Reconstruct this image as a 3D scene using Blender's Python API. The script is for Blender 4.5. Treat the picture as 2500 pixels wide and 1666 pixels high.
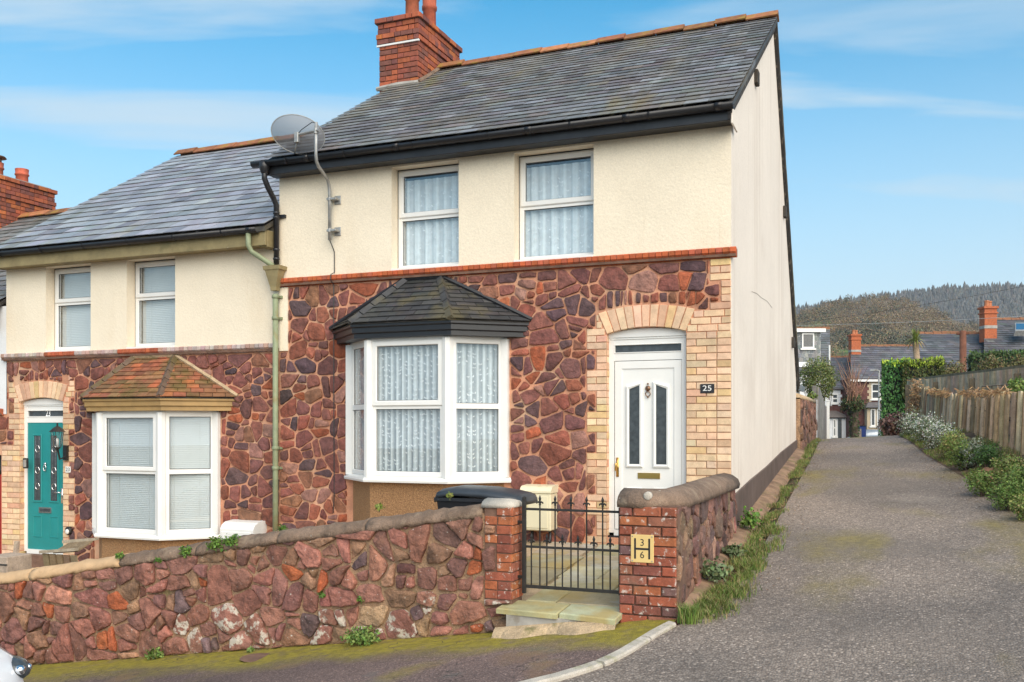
import bpy, math, random
from mathutils import Vector, noise as mnoise
rad = math.radians
for o in list(bpy.data.objects): bpy.data.objects.remove(o)
S = bpy.context.scene
C = S.collection

# ------------------------------------------------------------------ camera
YAW, FPX, EYE, HOR = rad(22), 2329.0, 1.6, 1047.0      # facade runs along X, depth is Y
cam = bpy.data.cameras.new('camera'); co = bpy.data.objects.new('camera', cam); C.objects.link(co)
co.location = (0, 0, EYE); co.rotation_euler = (rad(90), 0, YAW)
cam.sensor_width = 36; cam.lens = 36 * FPX / 2500; cam.shift_y = (HOR - 833) / 2500
cam.clip_start = .1; cam.clip_end = 5000
S.camera = co
# ------------------------------------------------------------------ world and sun
W = bpy.data.worlds.new('World'); S.world = W; W.use_nodes = True
SUN_EL, SUN_AZ = 37, 42            # degrees; azimuth 0 = from behind the camera square to the facade, + = from the right
CLOUD = (.85, .36, 0)
def build_world():
    nt = W.node_tree; N, L = nt.nodes, nt.links; N.clear()
    out = N.new('ShaderNodeOutputWorld'); bg = N.new('ShaderNodeBackground')
    sky = N.new('ShaderNodeTexSky'); sky.sky_type = 'NISHITA'; sky.sun_disc = False
    sky.sun_elevation = rad(SUN_EL); sky.sun_rotation = rad(180 - SUN_AZ)
    sky.air_density = 1.0; sky.dust_density = .25; sky.ozone_density = 2.2; sky.altitude = 50
    tc = N.new('ShaderNodeTexCoord')
    sep = N.new('ShaderNodeSeparateXYZ'); L.new(tc.outputs['Generated'], sep.inputs[0])
    def math_(op, a, b=None, cl=False):
        n = N.new('ShaderNodeMath'); n.operation = op; n.use_clamp = cl
        for i, x in enumerate((a, b)):
            if x is None: continue
            if isinstance(x, (int, float)): n.inputs[i].default_value = x
            else: L.new(x, n.inputs[i])
        return n.outputs[0]
    zz = math_('ADD', math_('MAXIMUM', sep.outputs[2], 0), .16)
    px, py = math_('DIVIDE', sep.outputs[0], zz), math_('DIVIDE', sep.outputs[1], zz)
    comb = N.new('ShaderNodeCombineXYZ'); L.new(px, comb.inputs[0]); L.new(py, comb.inputs[1])
    mp = N.new('ShaderNodeMapping'); mp.vector_type = 'TEXTURE'      # streaks lie across the valley
    mp.inputs['Scale'].default_value = (2.6, .62, 1); mp.inputs['Rotation'].default_value = (0, 0, rad(22)); mp.inputs['Location'].default_value = CLOUD
    L.new(comb.outputs[0], mp.inputs[0])
    n1 = N.new('ShaderNodeTexNoise'); n1.inputs['Scale'].default_value = 1.25; n1.inputs['Detail'].default_value = 6; n1.inputs['Roughness'].default_value = .52
    n1.inputs['Distortion'].default_value = .5
    L.new(mp.outputs[0], n1.inputs['Vector'])
    mr = N.new('ShaderNodeMapRange'); mr.interpolation_type = 'SMOOTHSTEP'
    for i, v in ((1, .44), (2, .68), (3, 0), (4, .90)): mr.inputs[i].default_value = v
    L.new(n1.outputs[0], mr.inputs[0])
    # thin milky veil that thickens towards the horizon
    vr = N.new('ShaderNodeMapRange'); vr.interpolation_type = 'SMOOTHSTEP'
    for i, v in ((1, -.02), (2, .47), (3, .97), (4, .0)): vr.inputs[i].default_value = v
    L.new(sep.outputs[2], vr.inputs[0])
    fac = math_('MAXIMUM', vr.outputs[0], mr.outputs[0], True)
    mix = N.new('ShaderNodeMix'); mix.data_type = 'RGBA'
    hsv = N.new('ShaderNodeHueSaturation'); hsv.inputs['Hue'].default_value = .478; hsv.inputs['Saturation'].default_value = 1.42; hsv.inputs['Value'].default_value = .95
    L.new(sky.outputs[0], hsv.inputs['Color'])
    L.new(fac, mix.inputs[0]); L.new(hsv.outputs[0], mix.inputs[6]); mix.inputs[7].default_value = (3.2, 3.85, 4.3, 1)
    L.new(mix.outputs[2], bg.inputs[0]); bg.inputs[1].default_value = .12
    L.new(bg.outputs[0], out.inputs[0])
build_world()
sl = bpy.data.lights.new('sun', 'SUN'); sl.energy = 3.0; sl.angle = rad(70); sl.color = (1, .865, .685)
so = bpy.data.objects.new('sun', sl); C.objects.link(so)
so.rotation_euler = (rad(90 - SUN_EL), 0, rad(SUN_AZ))
S.render.engine = 'CYCLES'
S.view_settings.view_transform = 'Standard'; S.view_settings.look = 'None'
S.view_settings.exposure = .80; S.view_settings.gamma = 1
S.cycles.max_bounces = 6; S.cycles.transparent_max_bounces = 12; S.cycles.diffuse_bounces = 3

# ------------------------------------------------------------------ geometry helpers
CS, SN = math.cos(YAW), math.sin(YAW)
def ray(u, v):
    k = (u - 1250) / FPX
    return Vector((-SN + CS * k, CS + SN * k, (HOR - v) / FPX))
def atY(u, v, Y): r = ray(u, v); t = Y / r.y; return Vector((r.x * t, Y, EYE + r.z * t))
def atX(u, v, X): r = ray(u, v); t = X / r.x; return Vector((X, r.y * t, EYE + r.z * t))
def atT(u, v, t): r = ray(u, v); return Vector((r.x * t, r.y * t, EYE + r.z * t))
WP = {}
def link(o, parent=None, kind=None, label=None, cat=None, group=None):
    C.objects.link(o)
    if parent is not None: o.parent = parent
    if kind: o['kind'] = kind
    if label: o['label'] = label
    if cat: o['category'] = cat
    if group: o['group'] = group
    return o
def thing(name, label, cat, loc=(0, 0, 0), group=None):
    o = bpy.data.objects.new(name, None); o.empty_display_size = .1
    loc = Vector(loc); o.location = loc; WP[o] = loc
    return link(o, None, None, label, cat, group)
class MB:
    def __init__(s, col=None): s.v = []; s.f = []; s.c = []; s.col = col or (1, 1, 1)
    def add(s, vs, fs, col=None):
        b = len(s.v); s.v += [tuple(p) for p in vs]; s.f += [tuple(i + b for i in f) for f in fs]
        s.c += [col or s.col] * len(vs); return s
    def box(s, x0, x1, y0, y1, z0, z1, col=None):
        return s.add([(x0,y0,z0),(x1,y0,z0),(x1,y1,z0),(x0,y1,z0),(x0,y0,z1),(x1,y0,z1),(x1,y1,z1),(x0,y1,z1)],
              [(0,3,2,1),(4,5,6,7),(0,1,5,4),(1,2,6,5),(2,3,7,6),(3,0,4,7)], col)
    def cbox(s, x0, x1, y0, y1, z0, z1, ch=.006, col=None):      # box with chamfered edges
        X, Y, Z = (x0, x1), (y0, y1), (z0, z1); vs = []; idx = {}
        for i in (0, 1):
            for j in (0, 1):
                for k in (0, 1):
                    sx, sy, sz = 1 - 2 * i, 1 - 2 * j, 1 - 2 * k
                    for a in range(3):
                        p = [X[i] + sx * ch, Y[j] + sy * ch, Z[k] + sz * ch]; p[a] = (X[i], Y[j], Z[k])[a]
                        idx[i, j, k, a] = len(vs); vs.append(p)
        F = []
        for a in range(3):
            b, c = (a + 1) % 3, (a + 2) % 3
            for e in (0, 1):
                q = []
                for (p, r) in ((0, 0), (1, 0), (1, 1), (0, 1)):
                    t = [0, 0, 0]; t[a] = e; t[b] = p; t[c] = r; q.append(idx[t[0], t[1], t[2], a])
                F.append(q if e else q[::-1])
            for e in (0, 1):
                for g in (0, 1):     # edges along a, at b=e c=g
                    t0 = [0, 0, 0]; t1 = [0, 0, 0]; t0[b] = t1[b] = e; t0[c] = t1[c] = g; t1[a] = 1
                    q = [idx[tuple(t0) + (b,)], idx[tuple(t1) + (b,)], idx[tuple(t1) + (c,)], idx[tuple(t0) + (c,)]]
                    F.append(q if (e == g) else q[::-1])
        for i in (0, 1):
            for j in (0, 1):
                for k in (0, 1):
                    q = [idx[i, j, k, 0], idx[i, j, k, 1], idx[i, j, k, 2]]
                    F.append(q if (i + j + k) % 2 else q[::-1])
        return s.add(vs, F, col)
    def loft(s, rings, cap0=True, cap1=True, close=True, col=None):
        n = len(rings[0]); vs = [p for r in rings for p in r]; fs = []
        for a in range(len(rings) - 1):
            for i in range(n if close else n - 1):
                j = (i + 1) % n; fs.append((a*n+i, a*n+j, (a+1)*n+j, (a+1)*n+i))
        if cap0: fs.append(tuple(range(n))[::-1])
        if cap1: fs.append(tuple((len(rings)-1)*n + i for i in range(n)))
        return s.add(vs, fs, col)
    def tube(s, path, r, n=8, cap=True, col=None):
        path = [Vector(p) for p in path]; rings = []
        rr = r if isinstance(r, (list, tuple)) else [r] * len(path)
        up = None
        for i, p in enumerate(path):
            d = (path[min(i+1, len(path)-1)] - path[max(i-1, 0)]).normalized()
            if up is None: up = Vector((0, 0, 1)) if abs(d.z) < .9 else Vector((0, 1, 0))
            a = d.cross(up).normalized(); b = a.cross(d).normalized(); up = b
            rings.append([p + (a * math.cos(2*math.pi*k/n) + b * math.sin(2*math.pi*k/n)) * rr[i] for k in range(n)])
        return s.loft(rings, cap, cap, True, col)
    def lathe(s, o, prof, n=12, axis='z', col=None, cap=True):
        o = Vector(o); rings = []
        for r, h in prof:
            R = []
            for k in range(n):
                c, d = math.cos(2*math.pi*k/n) * r, math.sin(2*math.pi*k/n) * r
                R.append(o + Vector({'z': (c, d, h), 'y': (c, h, -d), 'x': (h, c, d)}[axis]))
            rings.append(R)
        return s.loft(rings, cap, cap, True, col)
    def sweep(s, path, prof, side, col=None, cap=True):          # prof: closed list (a,b): a along side vector, b along z
        rings = []
        for p, sd in zip(path, side):
            rings.append([Vector(p) + Vector(sd) * a + Vector((0, 0, b)) for a, b in prof])
        return s.loft(rings, cap, cap, True, col)
    def build(s, name, mat, parent=None, smooth=False, kind=None, label=None, cat=None, group=None, recenter=True):
        me = bpy.data.meshes.new(name)
        xs = [p[0] for p in s.v]; ys = [p[1] for p in s.v]; zs = [p[2] for p in s.v]
        c = Vector(((min(xs)+max(xs))/2, (min(ys)+max(ys))/2, (min(zs)+max(zs))/2 if parent is not None else min(zs))) if recenter else Vector()
        me.from_pydata([(p[0]-c.x, p[1]-c.y, p[2]-c.z) for p in s.v], [], s.f)
        at = me.attributes.new('Col', 'FLOAT_COLOR', 'POINT')
        at.data.foreach_set('color', [x for q in s.c for x in (q[0], q[1], q[2], 1)])
        if smooth: me.polygons.foreach_set('use_smooth', [True] * len(me.polygons))
        me.materials.append(mat)
        o = bpy.data.objects.new(name, me); WP[o] = c
        o.location = c - (WP[parent] if parent is not None else Vector())
        return link(o, parent, kind, label, cat, group)

def clip(poly, a, b, c):            # keep a*x+b*y<=c
    out = []; n = len(poly)
    for i in range(n):
        p, q = poly[i], poly[(i+1) % n]; dp, dq = a*p[0]+b*p[1]-c, a*q[0]+b*q[1]-c
        if dp <= 0: out.append(p)
        if (dp < 0 < dq) or (dq < 0 < dp):
            t = dp / (dp - dq); out.append((p[0]+(q[0]-p[0])*t, p[1]+(q[1]-p[1])*t))
    return out
def area(P): return .5 * sum(P[i][0]*P[(i+1)%len(P)][1] - P[(i+1)%len(P)][0]*P[i][1] for i in range(len(P)))
def clip_poly(P, R):                # P clipped by convex ccw R
    for i in range(len(R)):
        a, b = R[i], R[(i+1) % len(R)]; nx, ny = b[1]-a[1], -(b[0]-a[0])
        P = clip(P, nx, ny, nx*a[0]+ny*a[1])
        if len(P) < 3: return []
    return P
def inset(P, d):                    # convex ccw polygon, every edge moved inwards by d
    R = P
    for i in range(len(P)):
        a, b = P[i], P[(i+1) % len(P)]; l = math.hypot(b[0]-a[0], b[1]-a[1])
        if l < 1e-6: continue
        nx, ny = (b[1]-a[1])/l, -(b[0]-a[0])/l
        R = clip(R, nx, ny, nx*a[0]+ny*a[1]-d)
        if len(R) < 3: return []
    return R
def cen(P): return (sum(p[0] for p in P)/len(P), sum(p[1] for p in P)/len(P))
class Fr:                           # a flat frame: origin, two axes in the plane, outward normal
    def __init__(s, O, U, V): s.O, s.U, s.V = Vector(O), Vector(U).normalized(), Vector(V).normalized(); s.N = s.U.cross(s.V).normalized()
    def __call__(s, x, y, h=0): return s.O + s.U*x + s.V*y + s.N*h
def slab(mb, P, fr, d0, d1, ch=.005, col=None, tilt=(0, 0)):
    n = len(P); c = cen(P); Q = []
    for p in P:
        dx, dy = c[0]-p[0], c[1]-p[1]; l = math.hypot(dx, dy) or 1; k = min(ch*1.4/l, .45); Q.append((p[0]+dx*k, p[1]+dy*k))
    h = lambda p: d1 + tilt[0]*(p[0]-c[0]) + tilt[1]*(p[1]-c[1])
    vs = [fr(p[0], p[1], d0) for p in P] + [fr(p[0], p[1], h(p)-ch) for p in P] + [fr(p[0], p[1], h(p)) for p in Q]
    fs = []
    for r in (0, 1):
        for i in range(n): j = (i+1) % n; fs.append((r*n+i, r*n+j, (r+1)*n+j, (r+1)*n+i))
    fs.append(tuple(2*n+i for i in range(n)))
    return mb.add(vs, fs, col)
def stone(mb, P, fr, rnd, d0, d1, col, rough=.008):
    """irregular rubble stone: angular wobbly outline, roughly split face made of a few cleavage planes"""
    P2 = []; n = len(P); sd = Vector((rnd.uniform(0, 99), rnd.uniform(0, 99), rnd.uniform(0, 99)))
    for i in range(n):              # knock the corners off
        a, b = P[i], P[(i+1) % n]; k = rnd.uniform(.07, .23)
        P2 += [(a[0]+(b[0]-a[0])*k, a[1]+(b[1]-a[1])*k), (b[0]-(b[0]-a[0])*k, b[1]-(b[1]-a[1])*k)]
    P3 = []
    for i in range(len(P2)):
        a, b = P2[i], P2[(i+1) % len(P2)]; l = math.hypot(b[0]-a[0], b[1]-a[1]); m = max(1, int(l/.045))
        for k in range(m):
            t = k/m; x, y = a[0]+(b[0]-a[0])*t, a[1]+(b[1]-a[1])*t
            P3.append((x + 1.1*rough*mnoise.noise(Vector((x*11, y*11, 0))+sd)+rnd.gauss(0, rough*.18), y + 1.1*rough*mnoise.noise(Vector((x*11, y*11, 7))+sd)+rnd.gauss(0, rough*.18)))
    c = cen(P3); n = len(P3); R = math.sqrt(abs(area(P3)))
    pl = [(rnd.gauss(0, .07), rnd.gauss(0, .07), rnd.uniform(.2, 1.0)) for _ in range(3)]
    def H(x, y, e):
        f = min(q[0]*(x-c[0])+q[1]*(y-c[1])+q[2]*rough for q in pl)
        return max(.002+.004*e, d1*e + f + rough*.9*mnoise.noise(Vector((x*9, y*9, 3))+sd) + rough*.5*mnoise.noise(Vector((x*24, y*24, 5))+sd))
    def sh(k): return [(p[0]+(c[0]-p[0])*k, p[1]+(c[1]-p[1])*k) for p in P3]
    ks = [(0, .45), (min(.2, .008/R), .88), (min(.34, .03/R), 1.0), (.45, 1.06), (.74, 1.1)]
    vs = [fr(p[0], p[1], d0) for p in P3]
    for k, e in ks: vs += [fr(p[0], p[1], H(p[0], p[1], e)) for p in sh(k)]
    vs += [fr(c[0], c[1], H(c[0], c[1], 1.1))]; fs = []
    for r in range(len(ks)):
        for i in range(n): j = (i+1) % n; fs.append((r*n+i, r*n+j, (r+1)*n+j, (r+1)*n+i))
    r = len(ks)
    for i in range(n): fs.append((r*n+i, r*n+(i+1) % n, (r+1)*n))
    return mb.add(vs, fs, col)
def rubble(region, rmin, rmax, aniso, rnd, tries=9000, power=1.4):
    """cells of a weighted Voronoi diagram filling a convex region, sizes mixed as in rubble masonry"""
    xs = [p[0] for p in region]; ys = [p[1] for p in region]
    x0, x1, y0, y1 = min(xs), max(xs), min(ys), max(ys); pts = []
    for k in range(tries):
        r = rmin + (rmax-rmin) * (rnd.random() ** power) * (1 - .75*k/tries) 
        x, y = rnd.uniform(x0, x1), rnd.uniform(y0, y1)
        if all(((x-p[0])/aniso)**2 + (y-p[1])**2 > (r+p[2])**2 * .92 for p in pts): pts.append((x, y, r))
    out = []
    for i, (x, y, r) in enumerate(pts):
        P = clip_poly([(x-aniso*rmax*3, y-rmax*3), (x+aniso*rmax*3, y-rmax*3), (x+aniso*rmax*3, y+rmax*3), (x-aniso*rmax*3, y+rmax*3)], region)
        for j, (a, b, s) in enumerate(pts):
            if i == j or abs(a-x) > rmax*5*aniso or abs(b-y) > rmax*5 or len(P) < 3: continue
            dx, dy = (a-x)/aniso**2, (b-y)
            cst = ((a*a-x*x)/aniso**2 + b*b-y*y - s*s + r*r) / 2
            P = clip(P, dx, dy, cst)
        if len(P) >= 3: out.append(P)
    return out
def comp(P):
    per = sum(math.hypot(P[i][0]-P[i-1][0], P[i][1]-P[i-1][1]) for i in range(len(P))); return 12.57*abs(area(P))/(per*per+1e-9)
def split_cells(cells, rnd, amin, amax, aniso=1.3, slant=.24, power=1.7):
    """break coarse cells with slanting cuts into angular stones of very mixed size, as a waller would pack them"""
    out = []
    def rec(P, tgt, depth):
        A = area(P)
        if A < tgt or depth > 6: out.append(P); return
        c = cen(P); xs = [p[0] for p in P]; ys = [p[1] for p in P]; w, h = (max(xs)-min(xs))/aniso, max(ys)-min(ys)
        best = None
        for _ in range(7):          # of several trial cuts keep the one that leaves the least splintery pair
            a = rnd.gauss(0, slant)+(0 if w > h*rnd.uniform(.85, 1.15) else math.pi/2)
            nx, ny = math.cos(a), math.sin(a); k = nx*c[0]+ny*c[1]+rnd.gauss(0, .13)*(w*aniso*abs(nx)+h*abs(ny))
            p1, p2 = clip(P, nx, ny, k), clip(P, -nx, -ny, -k)
            if len(p1) < 3 or len(p2) < 3: continue
            q = min(comp(p1), comp(p2))-.15*rnd.random()
            if best is None or q > best[0]: best = (q, p1, p2)
        if best is None or best[0] < .30 or min(area(best[1]), area(best[2])) < amin*.35: out.append(P); return
        p1, p2 = best[1], best[2]
        for q in (p1, p2): rec(q, amin+(amax-amin)*rnd.random()**power, depth+1)
    for P in cells: rec(P, amin+(amax-amin)*rnd.random()**power, 0)
    return out
def cut_rects(P, rects, eps=1e-4):  # keep the biggest piece of a convex cell outside each box
    for (x0, x1, y0, y1) in rects:
        if len(P) < 3: return []
        inter = clip_poly(P, [(x0, y0), (x1, y0), (x1, y1), (x0, y1)])
        if len(inter) < 3 or area(inter) < eps: continue
        P = max((clip(P, 1, 0, x0), clip(P, -1, 0, -x1), clip(P, 0, 1, y0), clip(P, 0, -1, -y1)), key=lambda q: area(q) if len(q) > 2 else 0)
    return P
def cut_multi(P, rects):            # every usable piece of a convex cell outside the boxes
    todo = [P]
    for (x0, x1, y0, y1) in rects:
        nxt = []
        for Q in todo:
            I = clip_poly(Q, [(x0, y0), (x1, y0), (x1, y1), (x0, y1)])
            if len(I) < 3 or area(I) < 1e-4: nxt.append(Q); continue
            mid = clip(clip(Q, 1, 0, x1), -1, 0, -x0)
            for R_ in (clip(Q, 1, 0, x0), clip(Q, -1, 0, -x1), clip(mid, 0, 1, y0) if len(mid) > 2 else [], clip(mid, 0, -1, -y1) if len(mid) > 2 else []):
                if len(R_) > 2 and area(R_) > .0015 and comp(R_) > .3: nxt.append(R_)
        todo = nxt
    return todo
def mixc(a, b, t): return tuple(a[i]+(b[i]-a[i])*t for i in range(3))
def jit(rnd, c, v=.12, h=.04):
    k = 1 + rnd.gauss(0, v); return tuple(max(.004, x*k*(1+rnd.gauss(0, h))) for x in c)

# ------------------------------------------------------------------ materials
def material(name, col=None, rough=.8, var=.3, vscale=6, bump=.3, bscale=40, bdist=.01, metallic=0, spec=.5, detail=6,
             layers=(), streak=None, coat=0, fine=None):
    """colour from the 'Col' attribute (or a fixed colour) x noise; layers = [(colour, scale, lo, hi, amount, stretch)] of stains and growth"""
    m = bpy.data.materials.new(name); m.use_nodes = True; nt = m.node_tree; N, L = nt.nodes, nt.links
    bs = N['Principled BSDF']; bs.inputs['Roughness'].default_value = rough; bs.inputs['Metallic'].default_value = metallic
    bs.inputs['Specular IOR Level'].default_value = spec
    if coat: bs.inputs['Coat Weight'].default_value = coat; bs.inputs['Coat Roughness'].default_value = .08
    geo = N.new('ShaderNodeNewGeometry'); pos = geo.outputs['Position']
    def noise(scale, det=5, stretch=None, rough_=.6, off=0):
        n = N.new('ShaderNodeTexNoise'); n.inputs['Scale'].default_value = scale; n.inputs['Detail'].default_value = det; n.inputs['Roughness'].default_value = rough_
        src = pos
        if stretch or off:
            mp = N.new('ShaderNodeMapping'); mp.inputs['Scale'].default_value = stretch or (1, 1, 1); mp.inputs['Location'].default_value = (off, off*.7, off*.3)
            L.new(pos, mp.inputs[0]); src = mp.outputs[0]
        L.new(src, n.inputs['Vector']); return n.outputs[0]
    def rng(x, a, b, c, d):
        n = N.new('ShaderNodeMapRange'); n.interpolation_type = 'SMOOTHSTEP'
        for i, v in ((1, a), (2, b), (3, c), (4, d)): n.inputs[i].default_value = v
        L.new(x, n.inputs[0]); return n.outputs[0]
    def mixn(f, a, b, mode='MIX'):
        n = N.new('ShaderNodeMix'); n.data_type = 'RGBA'; n.blend_type = mode
        for s, x in ((0, f), (6, a), (7, b)):
            if isinstance(x, (tuple, list)): n.inputs[s].default_value = (*x[:3], 1)
            elif isinstance(x, (int, float)): n.inputs[s].default_value = x
            else: L.new(x, n.inputs[s])
        return n.outputs[2]
    if col is None:
        at = N.new('ShaderNodeAttribute'); at.attribute_name = 'Col'; c = at.outputs['Color']
    else:
        rgb = N.new('ShaderNodeRGB'); rgb.outputs[0].default_value = (*col, 1); c = rgb.outputs[0]
    if var:
        v1 = rng(noise(vscale, detail), .25, .75, 1-var, 1+var)
        cc = N.new('ShaderNodeCombineColor'); 
        for i in range(3): L.new(v1, cc.inputs[i])
        c = mixn(1.0, c, cc.outputs[0], 'MULTIPLY')
    if fine:                           # (scale, amount) grain
        v2 = rng(noise(fine[0], 2), .3, .7, 1-fine[1], 1+fine[1])
        cc = N.new('ShaderNodeCombineColor')
        for i in range(3): L.new(v2, cc.inputs[i])
        c = mixn(1.0, c, cc.outputs[0], 'MULTIPLY')
    for k, (lc, sc, lo, hi, am, st) in enumerate(layers):
        c = mixn(rng(noise(sc, 6, st, .62, 3.7*(k+1)), lo, hi, 0, am), c, lc)
    L.new(c, bs.inputs['Base Color'])
    if bump:
        b = N.new('ShaderNodeBump'); b.inputs['Strength'].default_value = bump; b.inputs['Distance'].default_value = bdist
        L.new(noise(bscale, 5), b.inputs['Height']); L.new(b.outputs[0], bs.inputs['Normal'])
    return m
def glass_mat(name, tint=(.9, .95, 1), refl=.05, rough=.01):
    m = bpy.data.materials.new(name); m.use_nodes = True; nt = m.node_tree; N, L = nt.nodes, nt.links; N.clear()
    o = N.new('ShaderNodeOutputMaterial'); mx = N.new('ShaderNodeMixShader'); t = N.new('ShaderNodeBsdfTransparent'); g = N.new('ShaderNodeBsdfGlossy')
    lw = N.new('ShaderNodeLayerWeight'); lw.inputs[0].default_value = .5      # Schlick reflectance, the same from both sides
    pw = N.new('ShaderNodeMath'); pw.operation = 'POWER'; pw.inputs[1].default_value = 4.0; L.new(lw.outputs['Facing'], pw.inputs[0])
    ad = N.new('ShaderNodeMath'); ad.operation = 'MULTIPLY_ADD'; ad.use_clamp = True; ad.inputs[1].default_value = 1-refl; ad.inputs[2].default_value = refl
    L.new(pw.outputs[0], ad.inputs[0]); L.new(ad.outputs[0], mx.inputs[0])
    t.inputs[0].default_value = (*tint, 1); g.inputs['Roughness'].default_value = rough; g.inputs[0].default_value = (1, 1, 1, 1)
    L.new(t.outputs[0], mx.inputs[1]); L.new(g.outputs[0], mx.inputs[2]); L.new(mx.outputs[0], o.inputs[0]); return m

LICHEN = ((.62, .58, .50), 9, .60, .68, .7, None)
M = {}
M['stone'] = material('rubble stone', None, .82, .40, 11, .95, 22, .02, fine=(110, .20), layers=[((.27,.085,.04), 5, .62, .78, .4, None), ((.085,.055,.062), 4, .60, .8, .5, None), ((.5,.38,.34), 55, .70, .76, .35, None)])
M['wallstone'] = material('garden wall stone', None, .88, .42, 10, 1.0, 22, .024, fine=(120, .22), layers=[((.30,.16,.05), 3, .62, .78, .35, None), ((.62,.60,.54), 34, .655, .70, .75, None), ((.10,.11,.03), 4, .64, .8, .35, None)])
M['whitestone'] = material('lichen crusted stone', None, .9, .3, 9, .9, 24, .02, fine=(130,.16), layers=[((.56,.51,.43), 11, .50, .58, .85, None), ((.22,.09,.07), 30, .58, .64, .8, None)])
M['mortar'] = material('pink lime mortar', (.56, .265, .16), .92, .26, 3, .6, 45, .012, fine=(160, .16), layers=[((.66,.44,.29), 1.6, .48, .66, .7, None), ((.50,.17,.09), 4, .58, .74, .45, None)])
M['mortar_wall'] = material('weathered tan mortar', (.36, .225, .135), .95, .35, 3, 1, 30, .03, fine=(110, .25), layers=[((.09,.065,.045), 5, .54, .70, .7, None), ((.13,.135,.04), 2.2, .58, .72, .6, None), ((.40,.28,.17), 7, .6, .72, .5, None)])
M['brick'] = material('buff brick', None, .85, .14, 12, .35, 60, .005, fine=(150, .10), layers=[((.50,.25,.14), 11, .62, .76, .45, None)])
M['redbrick'] = material('red brick', None, .85, .22, 12, .45, 60, .006, fine=(150, .14), layers=[((.10,.055,.045), 4, .56, .74, .5, None), ((.62,.50,.42), 42, .69, .74, .5, None)])
M['pillarbrick'] = material('weathered red brick', None, .88, .25, 14, .6, 50, .008, fine=(150, .18), layers=[((.62,.56,.50), 22, .57, .67, .75, None), ((.13,.115,.08), 3.2, .56, .72, .55, None), ((.10,.075,.07), 5, .60, .75, .5, None)])
M['brickmortar'] = material('brick joint mortar', (.40, .235, .145), .95, .25, 8, .6, 60, .01)
M['redmortar'] = material('red brick joint mortar', (.17, .095, .065), .95, .3, 8, .6, 60, .01)
M['render'] = material('cream roughcast render', (.82, .72, .565), .93, .05, 1.2, .40, 32, .012, fine=(60, .05), layers=[((.68,.55,.38), 1.3, .52, .76, .40, (1,1,.30)), ((.60,.47,.31), 5, .63, .78, .35, (2.4,1,.16)), ((.45,.36,.25), 30, .71, .76, .35, None)])
M['gable'] = material('pale smooth render', (.80, .715, .63), .92, .05, .8, .25, 26, .006, fine=(50, .04), layers=[((.55,.45,.36), 1.6, .50, .72, .5, (1.0,2.6,.10)), ((.50,.40,.31), 6, .60, .76, .40, (1,2.2,.07)), ((.62,.53,.45), .5, .52, .66, .35, None), ((.40,.33,.26), 26, .70, .75, .35, (1,1,.4))])
M['plinth'] = material('dark plinth paint', (.115, .080, .066), .88, .25, 3, .4, 30, .006, layers=[((.42,.37,.33), 5, .62, .74, .55, (1,3,.12))])
M['pebble'] = material('brown pebbledash', (.34, .185, .085), .9, .3, 60, 1, 70, .02, fine=(170, .4), layers=[((.42,.30,.17), 1.4, .5, .7, .35, (1,1,.4))])
M['slate'] = material('welsh slate', None, .62, .25, 7, .35, 30, .006, fine=(140, .14), layers=[((.23,.20,.145), 1.3, .46, .70, .6, (1,.30,.30)), ((.24,.205,.06), 1.5, .58, .74, .6, (1,.28,.28)), ((.36,.37,.40), 2.4, .58, .74, .55, (1,.25,.25)), ((.19,.135,.10), 1.9, .60, .75, .5, (1,.3,.3)), ((.62,.62,.57), 26, .69, .73, .8, None)])
M['slate_b'] = material('clean slate', None, .48, .14, 5, .2, 30, .004, fine=(140, .06), layers=[((.27,.255,.12), 1.3, .54, .74, .6, (1,.35,.35)), ((.36,.38,.42), 3, .60, .76, .4, (1,.3,.3))])
M['ridge'] = material('terracotta ridge', None, .85, .25, 9, .5, 40, .008, layers=[((.30,.19,.03), 6, .50, .64, .8, None), ((.10,.07,.04), 9, .58, .7, .7, None)])
M['claytile'] = material('mossy clay tile', None, .88, .25, 9, .5, 45, .008, layers=[((.11,.085,.02), 3.0, .46, .62, .75, None), ((.05,.035,.02), 7, .60, .72, .6, None)])
M['baytile'] = material('dark concrete tile', None, .7, .25, 8, .4, 50, .006, layers=[((.12,.10,.045), 2.4, .48, .66, .6, None), ((.42,.13,.05), 11, .69, .74, .8, None)])
M['black'] = material('black plastic', (.016, .0165, .020), .38, .12, 8, .05, 30, .003)
M['blackpaint'] = material('black gloss paint', (.018, .018, .021), .42, .35, 4, .15, 14, .006, layers=[((.09,.09,.095), 2.5, .6, .78, .4, None)])
M['iron'] = material('painted iron', (.022, .020, .018), .5, .4, 20, .3, 60, .003, layers=[((.09,.04,.02), 14, .66, .76, .5, None)])
M['upvc'] = material('white upvc', (.80, .79, .76), .35, .03, 3, 0, layers=[((.62,.57,.48), 2.0, .58, .80, .25, None)])
M['olivepaint'] = material('flaking olive paint', (.27, .215, .105), .7, .2, 6, .3, 30, .005, layers=[((.60,.56,.48), 22, .70, .73, .7, (1,1,3)), ((.13,.12,.05), 3, .55, .7, .5, None)])
M['tanpaint'] = material('tan fascia paint', (.36, .225, .085), .6, .15, 6, .15, 30, .004)
M['greenpaint'] = material('pale green iron paint', (.24, .275, .165), .6, .14, 9, .1, 30, .004, layers=[((.25,.19,.07), 3.5, .52, .66, .7, None), ((.5,.52,.45), 18, .68, .72, .5, None)])
M['glass'] = glass_mat('window glass', (.96, .975, .98), .09)
M['darkglass'] = material('dark obscure glass', (.055, .065, .072), .12, .3, 16, .25, 70, .006)
M['net'] = material('net curtain', None, .95, .10, 14, 0, layers=[])
M['blind'] = material('venetian blind', (.70, .735, .735), .6, .05, 2, 0)
M['dark'] = material('dark interior', (.06, .06, .065), .9, .1, 3, 0)
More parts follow.
